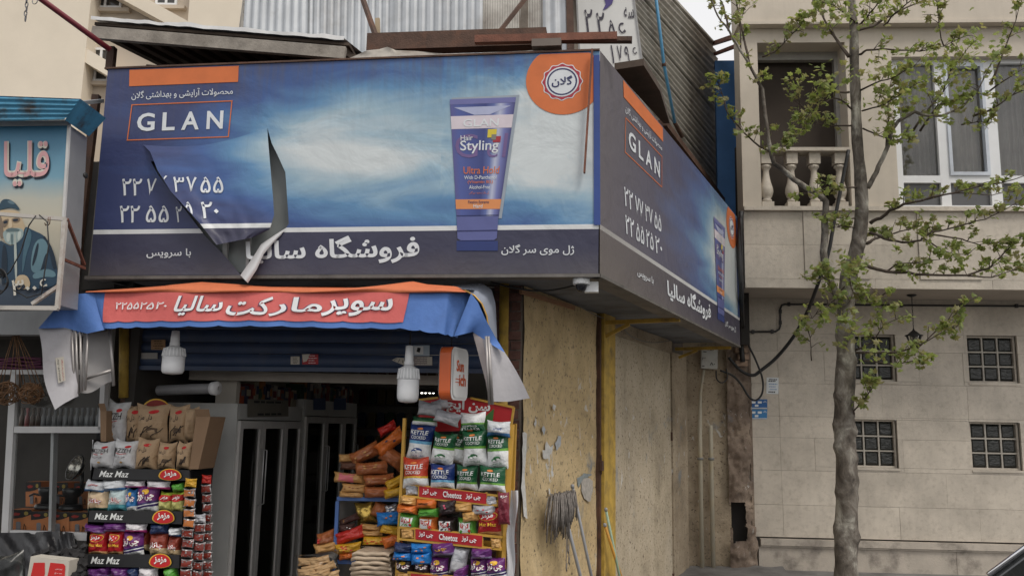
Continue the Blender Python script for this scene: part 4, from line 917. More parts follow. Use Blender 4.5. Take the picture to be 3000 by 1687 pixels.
lpoly([K(-20, 960), K(50, 1010), K(120, 1040), K(215, 940), K(235, 840), K(300, 880), K(420, 930), K(500, 1060), K(545, 1250), K(545, 1440), K(-20, 1440)], M_coat, 'painted_coat', .005)
lpoly([K(320, 990), K(420, 950), K(470, 1080), K(410, 1230), K(330, 1300), K(280, 1240)], M_coatl, 'painted_sleeve', .007)
lpoly([K(128, 900), K(152, 900), K(165, 1360), K(140, 1360)], flat('painted_pipe', (170, 178, 172)), 'painted_pipe', .0085)
lpoly([K(150, 1310), K(250, 1300), K(290, 1380), K(270, 1440), K(130, 1440)], M_skin, 'painted_hand', .0095)
M_fsh = flat('faded_skin_shade', (128, 112, 96)); M_dkc = flat('faded_coat_dark', (22, 40, 56)); M_mid = flat('faded_coat_mid', (66, 98, 114)); M_bl2 = flat('faded_beard_light', (186, 196, 190)); M_bdk = flat('faded_beard_dark', (96, 116, 120))
for pts, m_, nm, e in (([K(-10, 720), K(20, 770), K(30, 880), K(50, 960), K(-10, 960)], M_fsh, 'painted_cheek_shade', .0055), ([K(15, 800), K(75, 770), K(85, 790), K(60, 850), K(25, 860)], M_fsh, 'painted_eye_socket', .0062), ([K(110, 770), K(180, 760), K(195, 790), K(150, 815), K(115, 800)], M_fsh, 'painted_eye_socket', .0062), ([K(30, 800), K(70, 790), K(72, 815), K(34, 825)], M_dkc, 'painted_eye', .0072), ([K(120, 780), K(172, 775), K(170, 795), K(125, 800)], M_dkc, 'painted_eye', .0072), ([K(85, 780), K(105, 775), K(120, 850), K(95, 868), K(75, 855)], flat('faded_nose', (206, 188, 160)), 'painted_nose', .0072),
        ([K(60, 872), K(110, 860), K(170, 868), K(195, 890), K(110, 895), K(50, 895)], M_bdk, 'painted_moustache', .0078), ([K(60, 910), K(100, 905), K(90, 1000), K(60, 990)], M_bl2, 'painted_beard_light', .0072), ([K(165, 895), K(205, 890), K(195, 960), K(165, 990)], M_bl2, 'painted_beard_light', .0072), ([K(100, 920), K(125, 915), K(122, 1020), K(105, 1015)], M_bdk, 'painted_beard_dark', .0072),
        ([K(235, 850), K(300, 890), K(290, 1000), K(250, 1100), K(225, 1250), K(205, 1300), K(215, 1100), K(240, 960)], M_mid, 'painted_lapel', .0068), ([K(20, 1010), K(60, 1030), K(75, 1250), K(40, 1400), K(10, 1400)], M_dkc, 'painted_coat_shade', .0068), ([K(400, 940), K(425, 935), K(505, 1080), K(540, 1240), K(500, 1260), K(470, 1100)], M_dkc, 'painted_coat_shade', .0068), ([K(345, 1010), K(370, 1000), K(350, 1130), K(310, 1230), K(300, 1200)], M_dkc, 'painted_fold', .0082), ([K(430, 1100), K(450, 1110), K(420, 1230), K(380, 1270), K(400, 1200)], M_dkc, 'painted_fold', .0082), ([K(300, 1300), K(420, 1240), K(520, 1270), K(530, 1330), K(420, 1320), K(320, 1350)], M_coatl, 'painted_cuff', .0068), ([K(60, 610), K(110, 600), K(150, 640), K(100, 640)], flat('faded_cap_light', (88, 112, 124)), 'painted_cap_light', .0068)):
    lpoly(pts, m_, nm, e)
nq = [LC2(115, 1350), LC2(450, 1330), LC2(440, 1560), LC2(112, 1560)]
ltxt('۳۰۰۶', [(-0 + 34, 818), (140, 812), (138, 862), (34, 866)], M_shl, .011, .06); ltxt('۳۰۰۶', [(34, 818), (140, 812), (138, 862), (34, 866)], M_cream, .013, .01)
g = MB(); q = LSF.px(216, 498, .0) + bk2 * .5 + Vector((.012, 0, 0)); g.lathe(q, [(.004, 0), (.018, .002), (.02, .008), (.012, .012), (.004, .014)], 12, (Vector((0, 0, 1)), Vector((.3, .95, 0)), Vector((.95, -.3, 0)))); g.build('side_cable_gland', M_blackmetal, ls)
# rusty white bracket frame in front of that sign, with cable coil
M_wrust = mat('rusty_white_paint', (.5, .47, .43), .6, var=.12, vs=9, dirt=(.18, .08, .04), dirtamt=.6, dirts=9)
BF = LSF.off(.16)
fr_ = thing('bracket_frame', 'rust-stained white angle iron frame standing in front of the neighbouring sign', 'frame', BF.px(168, 905))
for nm, p0, p1, w_ in (('rail', (-150, 616), (192, 642), .022), ('upright', (192, 640), (168, 905), .022), ('rail', (-150, 900), (170, 903), .025), ('brace', (95, 890), (172, 838), .02)):
    g = MB(); g.bar(BF.px(*p0), BF.px(*p1), w_); g.build(nm, M_wrust, fr_)
for p0, p1 in (((196, 642), (247, 775)), ((182, 758), (248, 786))):
    g = MB(); g.bar(BF.px(*p0), LSF.px(*p1, -.2), .016); g.build('tie_bar', M_rustred, fr_)
g = MB(); p = BF.px(140, 655, .01); g.tube([p + SF.ex * .0 + Zv * .04, p, p + SF.ex * -.012 - Zv * .012, p + SF.ex * -.02 + Zv * .004], .003, 6); g.tube([p + SF.ex * .012 + Zv * .04, p + SF.ex * .012, p + SF.ex * .0 - Zv * .014], .003, 6); g.build('hook', M_rust, fr_)
M_cab = mat('black_cable', (.015, .015, .016), .5, var=.2)
g = MB(); rr = random.Random(2)
c0 = BF.px(8, 830, .02)
for i in range(7):
    r = .045 + .006 * i; g.tube([c0 + SF.ex * (r * .8 * math.cos(t)) + Zv * (r * math.sin(t)) + SF.n * (.008 * i) for t in [2 * math.pi * k / 20 for k in range(21)]], .004, 5, False)
g.tube([BF.px(105, 632, .02), BF.px(85, 660, .02), BF.px(60, 740, .02), BF.px(30, 795, .02), BF.px(8, 815, .02)], .004, 5); g.tube([BF.px(115, 630, .02), BF.px(138, 650, .02), BF.px(143, 715, .02), BF.px(130, 800, .02), BF.px(122, 860, .02), BF.px(80, 872, .02), BF.px(40, 850, .02)], .004, 5)
tag(g.build('cable_coil', M_cab, None, c0), 'coil of black cable hung on the frame of the neighbouring sign', 'cable')
# dark gap between sign and billboard: posts and background board
g = MB(); p = SF.px(283, 280, -.25); g.bar(p, Vector((p.x - .03, p.y, 2.45)), .045, .05); tag(g.build('rusty_gap_post', M_rust, None, Vector((p.x - .03, p.y, 2.45))), 'rusty post standing in the gap between the two shop signs', 'post')
g = MB(); p = SF.px(255, 470, -.4); g.bar(p, Vector((p.x, p.y, 2.45)), .03, .03); tag(g.build('dark_gap_post', M_blackmetal, None, Vector((p.x, p.y, 2.45))), 'thin dark post beside the grey sign casing', 'post')
g = MB(); g.bar(LSF.px(230, 303, -.3), SF.px(300, 296, -.25), .025); tag(g.build('grey_pipe_stub', mat('grey_pipe', (.3, .32, .35), .5), None, SF.px(300, 296, -.25)), 'short grey pipe behind the blue hood', 'pipe')
# ================================================================ cream apartment block far behind on the left
BY = 17.0
bgd = thing('cream_apartment_block', 'tall cream rendered apartment block behind the shops with slanting beams and small windows', 'building', atY(100, 300, BY))
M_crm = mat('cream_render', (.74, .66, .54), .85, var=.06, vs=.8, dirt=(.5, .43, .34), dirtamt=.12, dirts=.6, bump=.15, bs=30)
M_crm2 = mat('cream_recess', (.50, .43, .35), .85, var=.06, vs=.8)  # darker copy of the cream render: shade of the recess put into the colour
GB = Fr(atY(262, 300, BY), (1, 0, 0)); g0 = GB.o.z
def gx(x, y=150): return GB.uv(x, y)[0]
def gz(x, y): return GB.uv(x, y)[1]
g = MB(); g.fbox(GB, -9, gx(251), -g0, 9, -.5, 0); g.build('left_wing', M_crm, bgd)
g = MB(); g.fbox(GB, gx(543), gx(800), -g0, 9, -.5, .0); g.build('right_pier', M_crm, bgd)
GR = GB.off(-.45)
wr_ = [((268, -30), (358, 28)), ((440, -40), (515, 22)), ((255, 142), (335, 210)), ((250, 185), (330, 245))]
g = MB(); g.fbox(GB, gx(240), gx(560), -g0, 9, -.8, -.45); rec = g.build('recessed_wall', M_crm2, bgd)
for (p0, p1) in ((( 268, -30), (358, 28)), ((462, -40), (520, 20)), ((268, 143), (330, 198)), ((242, 200), (320, 242))):
    a = GR.uv(*p0); c = GR.uv(*p1); g = MB(); w_ = .05
    for r_ in ((a[0], c[0], c[1], c[1] + w_), (a[0], c[0], a[1] - w_, a[1]), (a[0], a[0] + w_, c[1] + w_, a[1] - w_), (c[0] - w_, c[0], c[1] + w_, a[1] - w_), ((a[0] + c[0]) / 2 - w_ / 2, (a[0] + c[0]) / 2 + w_ / 2, c[1] + w_, a[1] - w_)): g.fbox(GR, *r_, .0, .06)
    wd = g.build('window', M_upvc, bgd)
    g = MB(); g.fbox(GR, a[0] + w_, c[0] - w_, c[1] + w_, a[1] - w_, .004, .03); g.build('pane', M_pane, wd)
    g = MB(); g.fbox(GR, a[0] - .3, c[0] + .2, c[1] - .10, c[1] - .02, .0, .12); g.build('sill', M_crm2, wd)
for (p0, p1) in (((300, -47), (560, 95)), ((246, 163), (345, 222))):
    a = GB.px(*p0, -.2); c = GB.px(*p1, -.2); g = MB(); g.bar(a + (a - c) * .2, c + (c - a) * .1, .27, .36, up=(0, 1, 0)); g.build('slanting_beam', M_crm, bgd)
# ================================================================ awning over the shop opening
AW = SF.off(.10)
def cloth(name, c, trans=.0, rough=.7):
    if name in MC: return MC[name]
    return mat(name, c, rough, 0, var=.10, vs=4, dirt=tuple(x * .45 for x in c), dirtamt=.4, dirts=4, bump=.5, bs=11, streak=.12)
M_awb = cloth('awning_blue', (.085, .19, .50)); M_awr = cloth('awning_red', (.66, .14, .13)); M_awo = cloth('awning_orange', (.62, .17, .07)); M_awg = cloth('awning_grey_back', (.43, .42, .44)); M_tube_ = mat('awning_tube', (.36, .34, .33), .4, .5)
aw = thing('shop_awning', 'blue shop awning with red lettered valance and orange top edge under the billboard', 'awning', AW.px(760, 860))
top = [(235, 862), (273, 856), (420, 856), (600, 856), (800, 857), (1000, 856), (1198, 856), (1310, 858), (1380, 859)]
bot = [(217, 976), (310, 961), (420, 958), (600, 956), (800, 955), (1000, 960), (1184, 963), (1300, 978), (1340, 988)]
def val(s, t, e=0):
    a = lerp_list(bot, s); c = lerp_list(top, s); x = a[0] + (c[0] - a[0]) * t; y = a[1] + (c[1] - a[1]) * t
    y += (1 - t) * 5 * (abs(math.sin(s * 55)) ** .6 - .6)
    d = .03 * (1 - t) + .014 * math.sin(s * 42 + 1.5 * math.sin(s * 13)) * (1 - t) + .03 * (math.sin(s * 3.14) ** .5) * 0 + e
    edge = min(s, 1 - s); d -= max(0, .12 - edge) * 1.0
    d += .03 * math.sin(edge * 60) * max(0, .2 - edge) * (1 - t) * 4
    return AW.px(x, y, d)
g = MB(); g.grid(lambda s, t: val(s, t), 120, 8); vl = g.build('valance', M_awb, aw)
g = MB(); s0, s1 = .155, .752
qb = lambda u, v, e=.006: val((s0 - .033 * (1 - v)) + (s1 - .006 * (1 - v) - s0 + .033 * (1 - v)) * u, .17 + .83 * v, e)
g.grid(lambda s, t: qb(s, t), 90, 8); rd = g.build('red_banner', M_awr, vl)
M_aww = flat('awning_white', (232, 234, 236)); M_awk = flat('awning_outline', (92, 70, 100))
for t, r_ in (('سوپر', (.74, .955, .14, .80)), ('مار', (.585, .74, .17, .84)), ('کت', (.455, .585, .20, .86)), ('سالیا', (.285, .44, .20, .88))):
    print_text(lambda u, v: qb(u, v, .012), t, r_, M_awk, rd, .042); print_text(lambda u, v: qb(u, v, .017), t, r_, M_aww, rd, .02)
print_text(lambda u, v: qb(u, v, .017), '۲۲۵۵۲۵۲۰', (.055, .26, .42, .66), M_aww, rd, .012)
ot = [(252, 853), (420, 842), (590, 826), (700, 833), (800, 840), (855, 839), (1057, 842), (1130, 834), (1209, 824), (1253, 833), (1337, 839), (1366, 852)]
g = MB(); g.grid(lambda s, t: AW.px(*[p + (q - p) * t for p, q in zip((250 + 1116 * s, 857), lerp_list(ot, s))], .012 + .05 * math.sin(math.pi * t) - .10 * t + .012 * math.sin(s * 23)), 60, 6); g.build('orange_edge', M_awo, aw)
# roof cloth running back under the billboard, and rounded right cheek
g = MB(); g.grid(lambda s, t: AW.px(240 + 1150 * s, 850 - 14 * min(1, s * 6, (1 - s) * 8), -.06 - .48 * t) * 1.0, 24, 4); g.build('roof_cloth', M_awg, aw)
ck = [(1361, 850), (1390, 866), (1412, 890), (1426, 925), (1433, 975), (1440, 1020)]; ck2 = [(1320, 834), (1411, 829), (1440, 848), (1452, 890), (1455, 960), (1458, 1030)]
g = MB(); g.grid(lambda s, t: AW.px(*[p + (q - p) * t for p, q in zip(lerp_list(ck, s), lerp_list(ck2, s))], -.05 - .22 * t), 24, 6); g.build('side_cheek', mat('awning_cheek', (.30, .33, .40), .6, var=.1), aw)
g = MB(); g.tube([AW.px(*p, -.03) for p in ck], .006, 6); g.build('brass_edge', mat('brass_trim', (.5, .30, .08), .4, .6), aw)
# left end: blue flap swept out to the left, pale back of the cloth hanging below
LT = [(275, 857), (217, 862), (170, 895), (118, 955)]; LB_ = [(322, 962), (255, 977), (190, 960), (112, 962)]
g = MB(); g.grid(lambda s, t: AW.px(*[p + (q - p) * t for p, q in zip(lerp_list(LT, s), lerp_list(LB_, s))], .005 + .10 * s + .03 * math.sin(s * 9) * t), 24, 6, flip=True); g.build('left_flap', M_awb, aw)
WT = [(112, 962), (150, 956), (190, 962), (225, 978)]; WB = [(158, 1200), (190, 1180), (216, 1166), (230, 1160)]
def wpan(s, t):
    a, c = lerp_list(WT, s), lerp_list(WB, s); x = a[0] + (c[0] - a[0]) * t; y = a[1] + (c[1] - a[1]) * t
    if s < .2: x += (8 * math.sin(t * 7) - 12 * math.sin(3.14 * t)) * (1 - s / .2) * .6
    return AW.px(x, y, .10 - .10 * s + .015 * math.sin(t * 6 + s * 3))
g = MB(); g.grid(wpan, 12, 16, flip=True); wp_ = g.build('left_back_panel', M_awg, aw)
G2 = [(250, 975), (320, 965)]; G3 = [(255, 1150), (325, 1125)]
g = MB(); g.grid(lambda s, t: AW.px(*[p + (q - p) * t for p, q in zip((245 + 80 * s, 970), (235 + 92 * s, 1150 - 25 * s + 8 * math.sin(s * 5)))], -.03 - .10 * s), 8, 8, flip=True); g.build('inner_panel', mat('awning_inner', (.33, .32, .32), .7), aw)
for x0, x1, yb in ((204, 220, 1160), (216, 229, 1152), (229, 239, 1148), (252, 249, 1143)):
    g = MB(); g.tube([AW.px(x0 + 6, 965, .015), AW.px(x1, yb, .01)], .0085, 8); g.build('folding_tube', M_tube_, aw)
g = MB(); g.tube([AW.px(322, 960, -.06), AW.px(333, 1130, -.06)], .011, 8); g.tube([AW.px(252, 1108, -.03), AW.px(326, 1085, -.05)], .011, 8); g.build('folding_arm', M_tube_, aw)
st, fst = sticker([S1(522, 800), S1(600, 785), S1(618, 1010), S1(550, 1038)], M_paper, 'installer_sticker', .075, wp_, AW)
print_text(lambda u, v: fst(.18 + .2 * v, 1 - u), '۰۹۱۲۶۵۷۷۹۱۱۴', (.04, .96, 0, 1), M_ink, st, .01, name='sticker_number'); print_text(lambda u, v: fst(.62 + .25 * v, 1 - u), 'سایبان پاسارگاد', (.1, .96, 0, 1), M_redink, st, .01, name='sticker_text')
# right end flap and its pale back
RT = [(1300, 975), (1345, 985), (1375, 978), (1400, 973)]
RP = [(1380, 859), (1400, 885), (1420, 930), (1450, 985), (1478, 1030)]; RQ = [(1330, 985), (1360, 978), (1385, 972), (1425, 1000), (1478, 1032)]
g = MB(); g.grid(lambda s, t: AW.px(*[p + (q - p) * t for p, q in zip(lerp_list(RP, s), lerp_list(RQ, s))], .0 - .02 * s + .03 * math.sin(s * 8) * t), 24, 6); g.build('right_flap', M_awb, aw)
G4 = [(1412, 990), (1430, 1000), (1478, 1030)]; G5 = [(1446, 1176), (1490, 1176), (1552, 1166)]
g = MB(); g.grid(lambda s, t: AW.px(*[p + (q - p) * t + (4 * math.sin(t * 3.1) * (1 if i == 0 else 0)) for i, (p, q) in enumerate(zip(lerp_list(G4, s), lerp_list(G5, s)))], -.01 + .03 * math.sin(s * 4 + t * 2) - .02), 12, 14); g.build('right_back_panel', M_awg, aw)
g = MB(); g.grid(lambda s, t: AW.px(1385 + 42 * s + 40 * t * (1 - s) * .9 + 4 * t, 975 + 8 * s + t * (150 + 40 * s), -.05 + .02 * s), 6, 10); g.build('right_inner_panel', mat('awning_inner_pink', (.40, .35, .34), .7), aw)
for k in (0, 1):
    g = MB(); g.tube([AW.px(1424 + 7 * k, 985, .0), AW.px(1434 + 9 * k, 1185, .0)], .0085, 8); g.build('folding_tube', M_tube_, aw)
# ================================================================ light bulbs
M_bulbw = mat('bulb_white', (.80, .81, .82), .3, var=.03); M_bulbf = mat('bulb_fin_grey', (.62, .63, .64), .4, var=.05)
def bulb(x, y0, y1, wpx, fr, label, cordtop):
    k = fr.mpp(x, (y0 + y1) / 2); base = fr.px(x, y1); o = thing('led_bulb', label, 'light bulb', base, 'large led bulbs under the awning'); H = (y1 - y0) * k; r = wpx / 2 * k
    g = MB(); g.lathe(base, [(0.001, 0), (r * .6, .004), (r * .86, .03 * H), (r * .97, .08 * H), (r, .13 * H), (r * 1.0, .40 * H)], 24); g.build('globe', M_bulbw, o)
    g = MB(); g.lathe(base, [(r * .97, .402 * H), (r * 1.0, .41 * H), (r * .97, .52 * H), (r * .82, .60 * H), (r * .5, .635 * H), (r * .42, .65 * H)], 24); hs = g.build('heat_sink', M_bulbf, o)
    for i in range(20):
        a = 2 * math.pi * i / 20; d = Vector((math.cos(a), math.sin(a), 0)); g = MB(); g.bar(base + d * (r * .985) + Zv * (.415 * H), base + d * (r * .86) + Zv * (.59 * H), .006, .012, up=d); g.build('fin', M_bulbw, hs)
    g = MB(); g.lathe(base, [(r * .44, .65 * H), (r * .46, .70 * H), (r * .40, .74 * H), (r * .40, .80 * H), (r * .34, .99 * H), (r * .12, 1.0 * H)], 16); g.build('socket', M_bulbw, o)
    g = MB(); g.tube([base + Zv * H * .99, base + Zv * (H + .05) + SF.ex * .004, fr.px(*cordtop)], .006, 6); g.build('cord', M_cab, o)
BF_ = SF.off(-.15)
bulb(505, 968, 1097, 64, BF_, 'big white LED bulb hanging under the left half of the awning', (512, 900))
bulb(1194, 1012, 1180, 64, BF_, 'big white LED bulb hanging lower, beside the orange hanging sign', (1199, 900))
# ================================================================ orange hanging lightbox
hp = SF.off(-.05).px(1318, 1170); exh = Vector((.30, .954, 0)).normalized(); HF = Fr(hp, exh)
hs_ = thing('hanging_lightbox', 'orange rimmed rounded white lightbox sign hanging under the awning at right', 'sign', hp)
hw = HF.uv(1360, 1100)[0]; hh = HF.uv(1318, 1012)[1]
def rrect(w_, h_, r, n=6):
    o = []
    for cx_, cy_, a0 in ((w_ - r, r, -90), (w_ - r, h_ - r, 0), (r, h_ - r, 90), (r, r, 180)):
        for i in range(n + 1): a = math.radians(a0 + 90 * i / n); o.append((cx_ + r * math.cos(a), cy_ + r * math.sin(a)))
    return o
hw = .30; ol = rrect(hw, hh, .055)
T0 = .075
g = MB(); n = len(ol); g.add([HF.p(u, v, 0) for u, v in ol] + [HF.p(u, v, -T0) for u, v in ol], [(i, n + i, n + (i + 1) % n, (i + 1) % n)[::-1] for i in range(n)]); g.build('orange_rim', mat('orange_plastic', (.62, .12, .03), .4, var=.08), hs_)
for d, nm in ((.004, 'face'), (-T0 - .004, 'rear_face')):
    g = MB(); g.add([HF.p(u, v, d) for u, v in ol], [tuple(range(n)) if d > 0 else tuple(range(n))[::-1]]); g.add([HF.p(hw / 2 + (u - hw / 2) * .86, hh / 2 + (v - hh / 2) * .90, d + (.006 if d > 0 else -.006)) for u, v in ol], [tuple(range(n)) if d > 0 else tuple(range(n))[::-1]]); fc = g.build(nm, M_bulbw, hs_)
    if d > 0:
        M_ho = flat('orange_letter', (206, 92, 52))
        print_text(lambda u, v: HF.p(u, v, .0125), 'Sun', (.07, .20, hh * .54, hh * .76), M_ho, fc, .03); print_text(lambda u, v: HF.p(u, v, .0125), 'ich', (.12, .24, hh * .27, hh * .50), M_ho, fc, .03)
        for k in range(2): g = MB(); g.fbox(HF, .06, .12, hh * (.33 + .06 * k), hh * (.345 + .06 * k), .011, .0125); g.build('face_stripe', M_ho, fc)
g = MB(); g.tube([HF.p(hw * .35, hh, -.04), HF.p(hw * .35, hh + .3, -.04)], .003, 5); g.build('hanging_wire', M_cab, hs_)
# ================================================================ fridges along the left wall of the shop
FRo = SH.off(-.42).px(690, 1300); FRo.z = 0; exr = Vector((math.sin(.14), math.cos(.14), 0)); FRD = Fr(FRo, exr)
M_fr = mat('fridge_grey', (.64, .64, .62), .45, .2, var=.08); M_frd = mat('fridge_door_frame', (.66, .64, .62), .4, .15, var=.1); M_frin = mat('fridge_inside', (.03, .03, .032), .8)
M_fglass = clearglass('fridge_glass', (.7, .72, .72), .04, 1.5)
def fridge(xs_, ytop, yhb, label, ends=True):
    us2 = [FRD.uv(x, 1250)[0] for x in xs_]; u0f, u1f = us2[0], us2[-1]; zt_f = FRD.uv(xs_[0], ytop)[1]; zh = FRD.uv(xs_[0], yhb)[1]
    o = thing('display_fridge', label, 'fridge', FRD.p(u0f, 0, 0))
    g = MB(); g.fbox(FRD, u0f, u0f + .03, 0.02, zt_f, -.62, -.0); g.fbox(FRD, u1f - .03, u1f, .02, zt_f, -.62, -.0); g.fbox(FRD, u0f + .03, u1f - .03, zh, zt_f, -.62, .002); g.fbox(FRD, u0f + .03, u1f - .03, .02, zh, -.62, -.58); g.fbox(FRD, u0f + .03, u1f - .03, .02, .18, -.58, .0); g.build('cabinet', M_fr, o)
    for i in range(len(us2) - 1):
        a, c = us2[i] + .03 * (i == 0), us2[i + 1] - .03 * (i == len(us2) - 2); g = MB(); fw = .055
        for r_ in ((a + .004, a + fw, .19, zh - .01), (c - fw, c - .004, .19, zh - .01), (a + fw, c - fw, .19, .26), (a + fw, c - fw, zh - .07, zh - .01)): g.fbox(FRD, *r_, -.02, .02)
        d = g.build('door', M_frd, o)
        g = MB(); g.fbox(FRD, a + fw, c - fw, .26, zh - .07, -.004, .004); g.build('glass', M_fglass, d)
        g = MB(); s = a + fw * .5 if i % 2 else c - fw * .5; g.tube([FRD.p(s, .93, .02), FRD.p(s, .94, .05), FRD.p(s, 1.36, .05), FRD.p(s, 1.37, .02)], .006, 6); g.build('handle', mat('dull_handle', (.5, .5, .5), .35, .5), d)
    for k in range(4):
        g = MB(); zsf = .3 + (zh - .45) * k / 4; g.fbox(FRD, u0f + .03, u1f - .03, zsf, zsf + .012, -.56, -.10); sh_ = g.build('shelf', M_frd, o)
        g = MB(); u = u0f + .06
        while u < u1f - .1:
            w_ = R.uniform(.06, .09); g.mi = R.randrange(4); g.lathe(FRD.p(u + w_ / 2, zsf + .013, -.2), [(w_ * .45, 0), (w_ * .45, .15), (w_ * .2, .19), (w_ * .2, .22)], 8); u += w_ + .006
        g.build('bottles', [flat('bottle_dark', (46, 40, 44)), flat('bottle_red', (110, 36, 34)), flat('bottle_green', (50, 74, 52)), flat('bottle_blue', (52, 66, 100))], sh_, kind='stuff')
    return o, zt_f, u0f, u1f, zh
f1, ztf1, ua1, ub1, zh1 = fridge([692, 765, 831, 884], 1181, 1228, 'grey glass-door fridge nearest the shop entrance with a handwritten notice')
f2, ztf2, ua2, ub2, zh2 = fridge([887, 951, 1003, 1043], 1168, 1216, 'grey glass-door fridge further inside the shop with blue stickers')
g = MB(); qn = quadfn(FRD, [(725, 1168), (845, 1172), (845, 1219), (725, 1222)], .008); g.poly([qn(0, 0), qn(1, 0), qn(1, 1), qn(0, 1)]); nt_ = g.build('paper_notice', flat('grubby_paper', (120, 116, 106)), f1); lines(quadfn(FRD, [(725, 1168), (845, 1172), (845, 1219), (725, 1222)], .011), nt_, M_ink, 2, .1, .95, .12)
for x in (918, 978):
    g = MB(); qn = quadfn(FRD, [(x, 1166), (x + 36, 1166), (x + 36, 1200), (x, 1200)], .008); g.poly([qn(0, 0), qn(1, 0), qn(1, 1), qn(0, 1)]); g.build('sticker', flat('blue_sticker', (60, 82, 128)), f2)
# cartons standing on the fridges
cols_ = [(196, 190, 180), (150, 70, 40), (60, 60, 90), (120, 34, 40), (160, 150, 130), (54, 80, 62), (180, 120, 60), (90, 90, 100), (40, 50, 84), (170, 160, 158)]
ctn = 0; rr = random.Random(8)
for (ua_, ub_, zt2) in ((ua1, ub1, ztf1), (ua2, ub2, ztf2)):
    u = ua_ + .03; cl_ = 0
    while u < ub_ - .08:
        w_ = rr.uniform(.05, .10); h_ = rr.uniform(.13, .20); g = MB(); g.fbox(FRD, u, u + w_, zt2 + .002, zt2 + h_, -.2, -.03 - rr.uniform(0, .03)); m_ = flat('carton_%d' % (ctn % 10), cols_[ctn % 10]); p = FRD.p(u, zt2, -.1)
        ob = tag(g.build('carton', m_, None, p), '%s carton, %s from the entrance in the row on the %s fridge' % (['off-white', 'rust brown', 'slate blue', 'dark red', 'grey beige', 'dull green', 'ochre', 'grey', 'navy', 'pale grey'][ctn % 10], ORD[cl_], 'near' if ua_ == ua1 else 'far'), 'carton', 'cartons on top of the fridges'); ctn += 1; cl_ += 1
        g = MB(); g.fbox(FRD, u + w_ * .15, u + w_ * .85, zt2 + h_ * .45, zt2 + h_ * .8, -.029, -.026); g.build('carton_print', flat('carton_p%d' % (ctn % 10), cols_[(ctn * 7 + 3) % 10]), ob); u += w_ + .006
# white-capped roll lying left of the fridges
g = MB(); a = SH.off(.02).px(632, 1137); c = SH.off(-.1).px(466, 1143); g.tube([a, c], .038, 16, False); rl_ = tag(g.build('plastic_roll', mat('grey_roll', (.26, .26, .27), .5), None, c), 'grey tube roll with round white end cap lying above the snack rack', 'roll')
X_ = (a - c).normalized(); g = MB(); g.lathe(a, [(.0, .02), (.047, .018), (.05, .0), (.047, -.03)], 20, (Zv, X_.cross(Zv), X_)); g.build('end_cap', M_bulbw, rl_); g = MB(); q = a + X_ * .022; g.bar(q - Zv * .014, q + Zv * .014, .003); g.build('end_slot', M_ink, rl_)
# shelves on the back and side wall with small packs
bs = thing('back_shelf_unit', 'dark shelf unit along the back of the shop', 'shelf', SH.p(-1.9, 0, -IN + .2)); BSF = SH.off(-IN + .35)
us0, us1 = BSF.uv(1040, 1250)[0], BSF.uv(1330, 1250)[0]
for k in range(7):
    g = MB(); z_ = .4 + .28 * k; g.fbox(BSF, us0, us1, z_, z_ + .02, -.3, 0); g.build('shelf_board', M_woodd, bs)
packm = [flat('pack_%d' % i, c) for i, c in enumerate([(96, 80, 40), (84, 34, 32), (40, 50, 76), (104, 98, 88), (42, 66, 44), (100, 62, 34)])]
pk_mesh = {}
for k in range(7):
    u = us0 + .02; cp_ = 0
    while u < us1 - .1:
        i = rr.randrange(6)
        if i not in pk_mesh:
            g = MB(); g.box((0, 0, .085), .09, .05, .17, (BSF.ex, BSF.n, Zv)); g.box((0, 0, .176), .07, .012, .012, (BSF.ex, BSF.n, Zv)); ob = g.build('shelf_pack', packm[i]); pk_mesh[i] = ob.data
        else: ob = bpy.data.objects.new('shelf_pack', pk_mesh[i]); COL.objects.link(ob)
        ob.location = BSF.p(u + .05, .422 + .28 * k, -.05); tag(ob, '%s packet, %s from left on the %s back shelf from the bottom' % (['mustard', 'dark red', 'dull blue', 'grey', 'dull green', 'brown'][i], ORD[cp_], ORD[k]), 'packet', 'packets on the back shelves'); u += rr.uniform(.1, .14); cp_ += 1
em = bpy.data.materials.new('lamp_glow'); em.use_nodes = True; em.node_tree.nodes['Principled BSDF'].inputs['Emission Color'].default_value = (1, .95, .85, 1); em.node_tree.nodes['Principled BSDF'].inputs['Emission Strength'].default_value = 6
sp_ = SH.off(-3.2); dl = thing('spotlight_strip', 'row of tiny lit lamps glimpsed inside the shop behind the bulb', 'lamp', sp_.px(1225, 1150))
g = MB(); g.bar(sp_.px(1215, 1145), sp_.px(1285, 1147), .03); g.build('strip', M_blackmetal, dl)
for x in (1224, 1236, 1247, 1259, 1270):
    g = MB(); g.lathe(sp_.px(x, 1150), [(.0, -.01), (.011, -.006), (.012, .006), (.008, .014)], 10); g.build('lamp', em, dl)
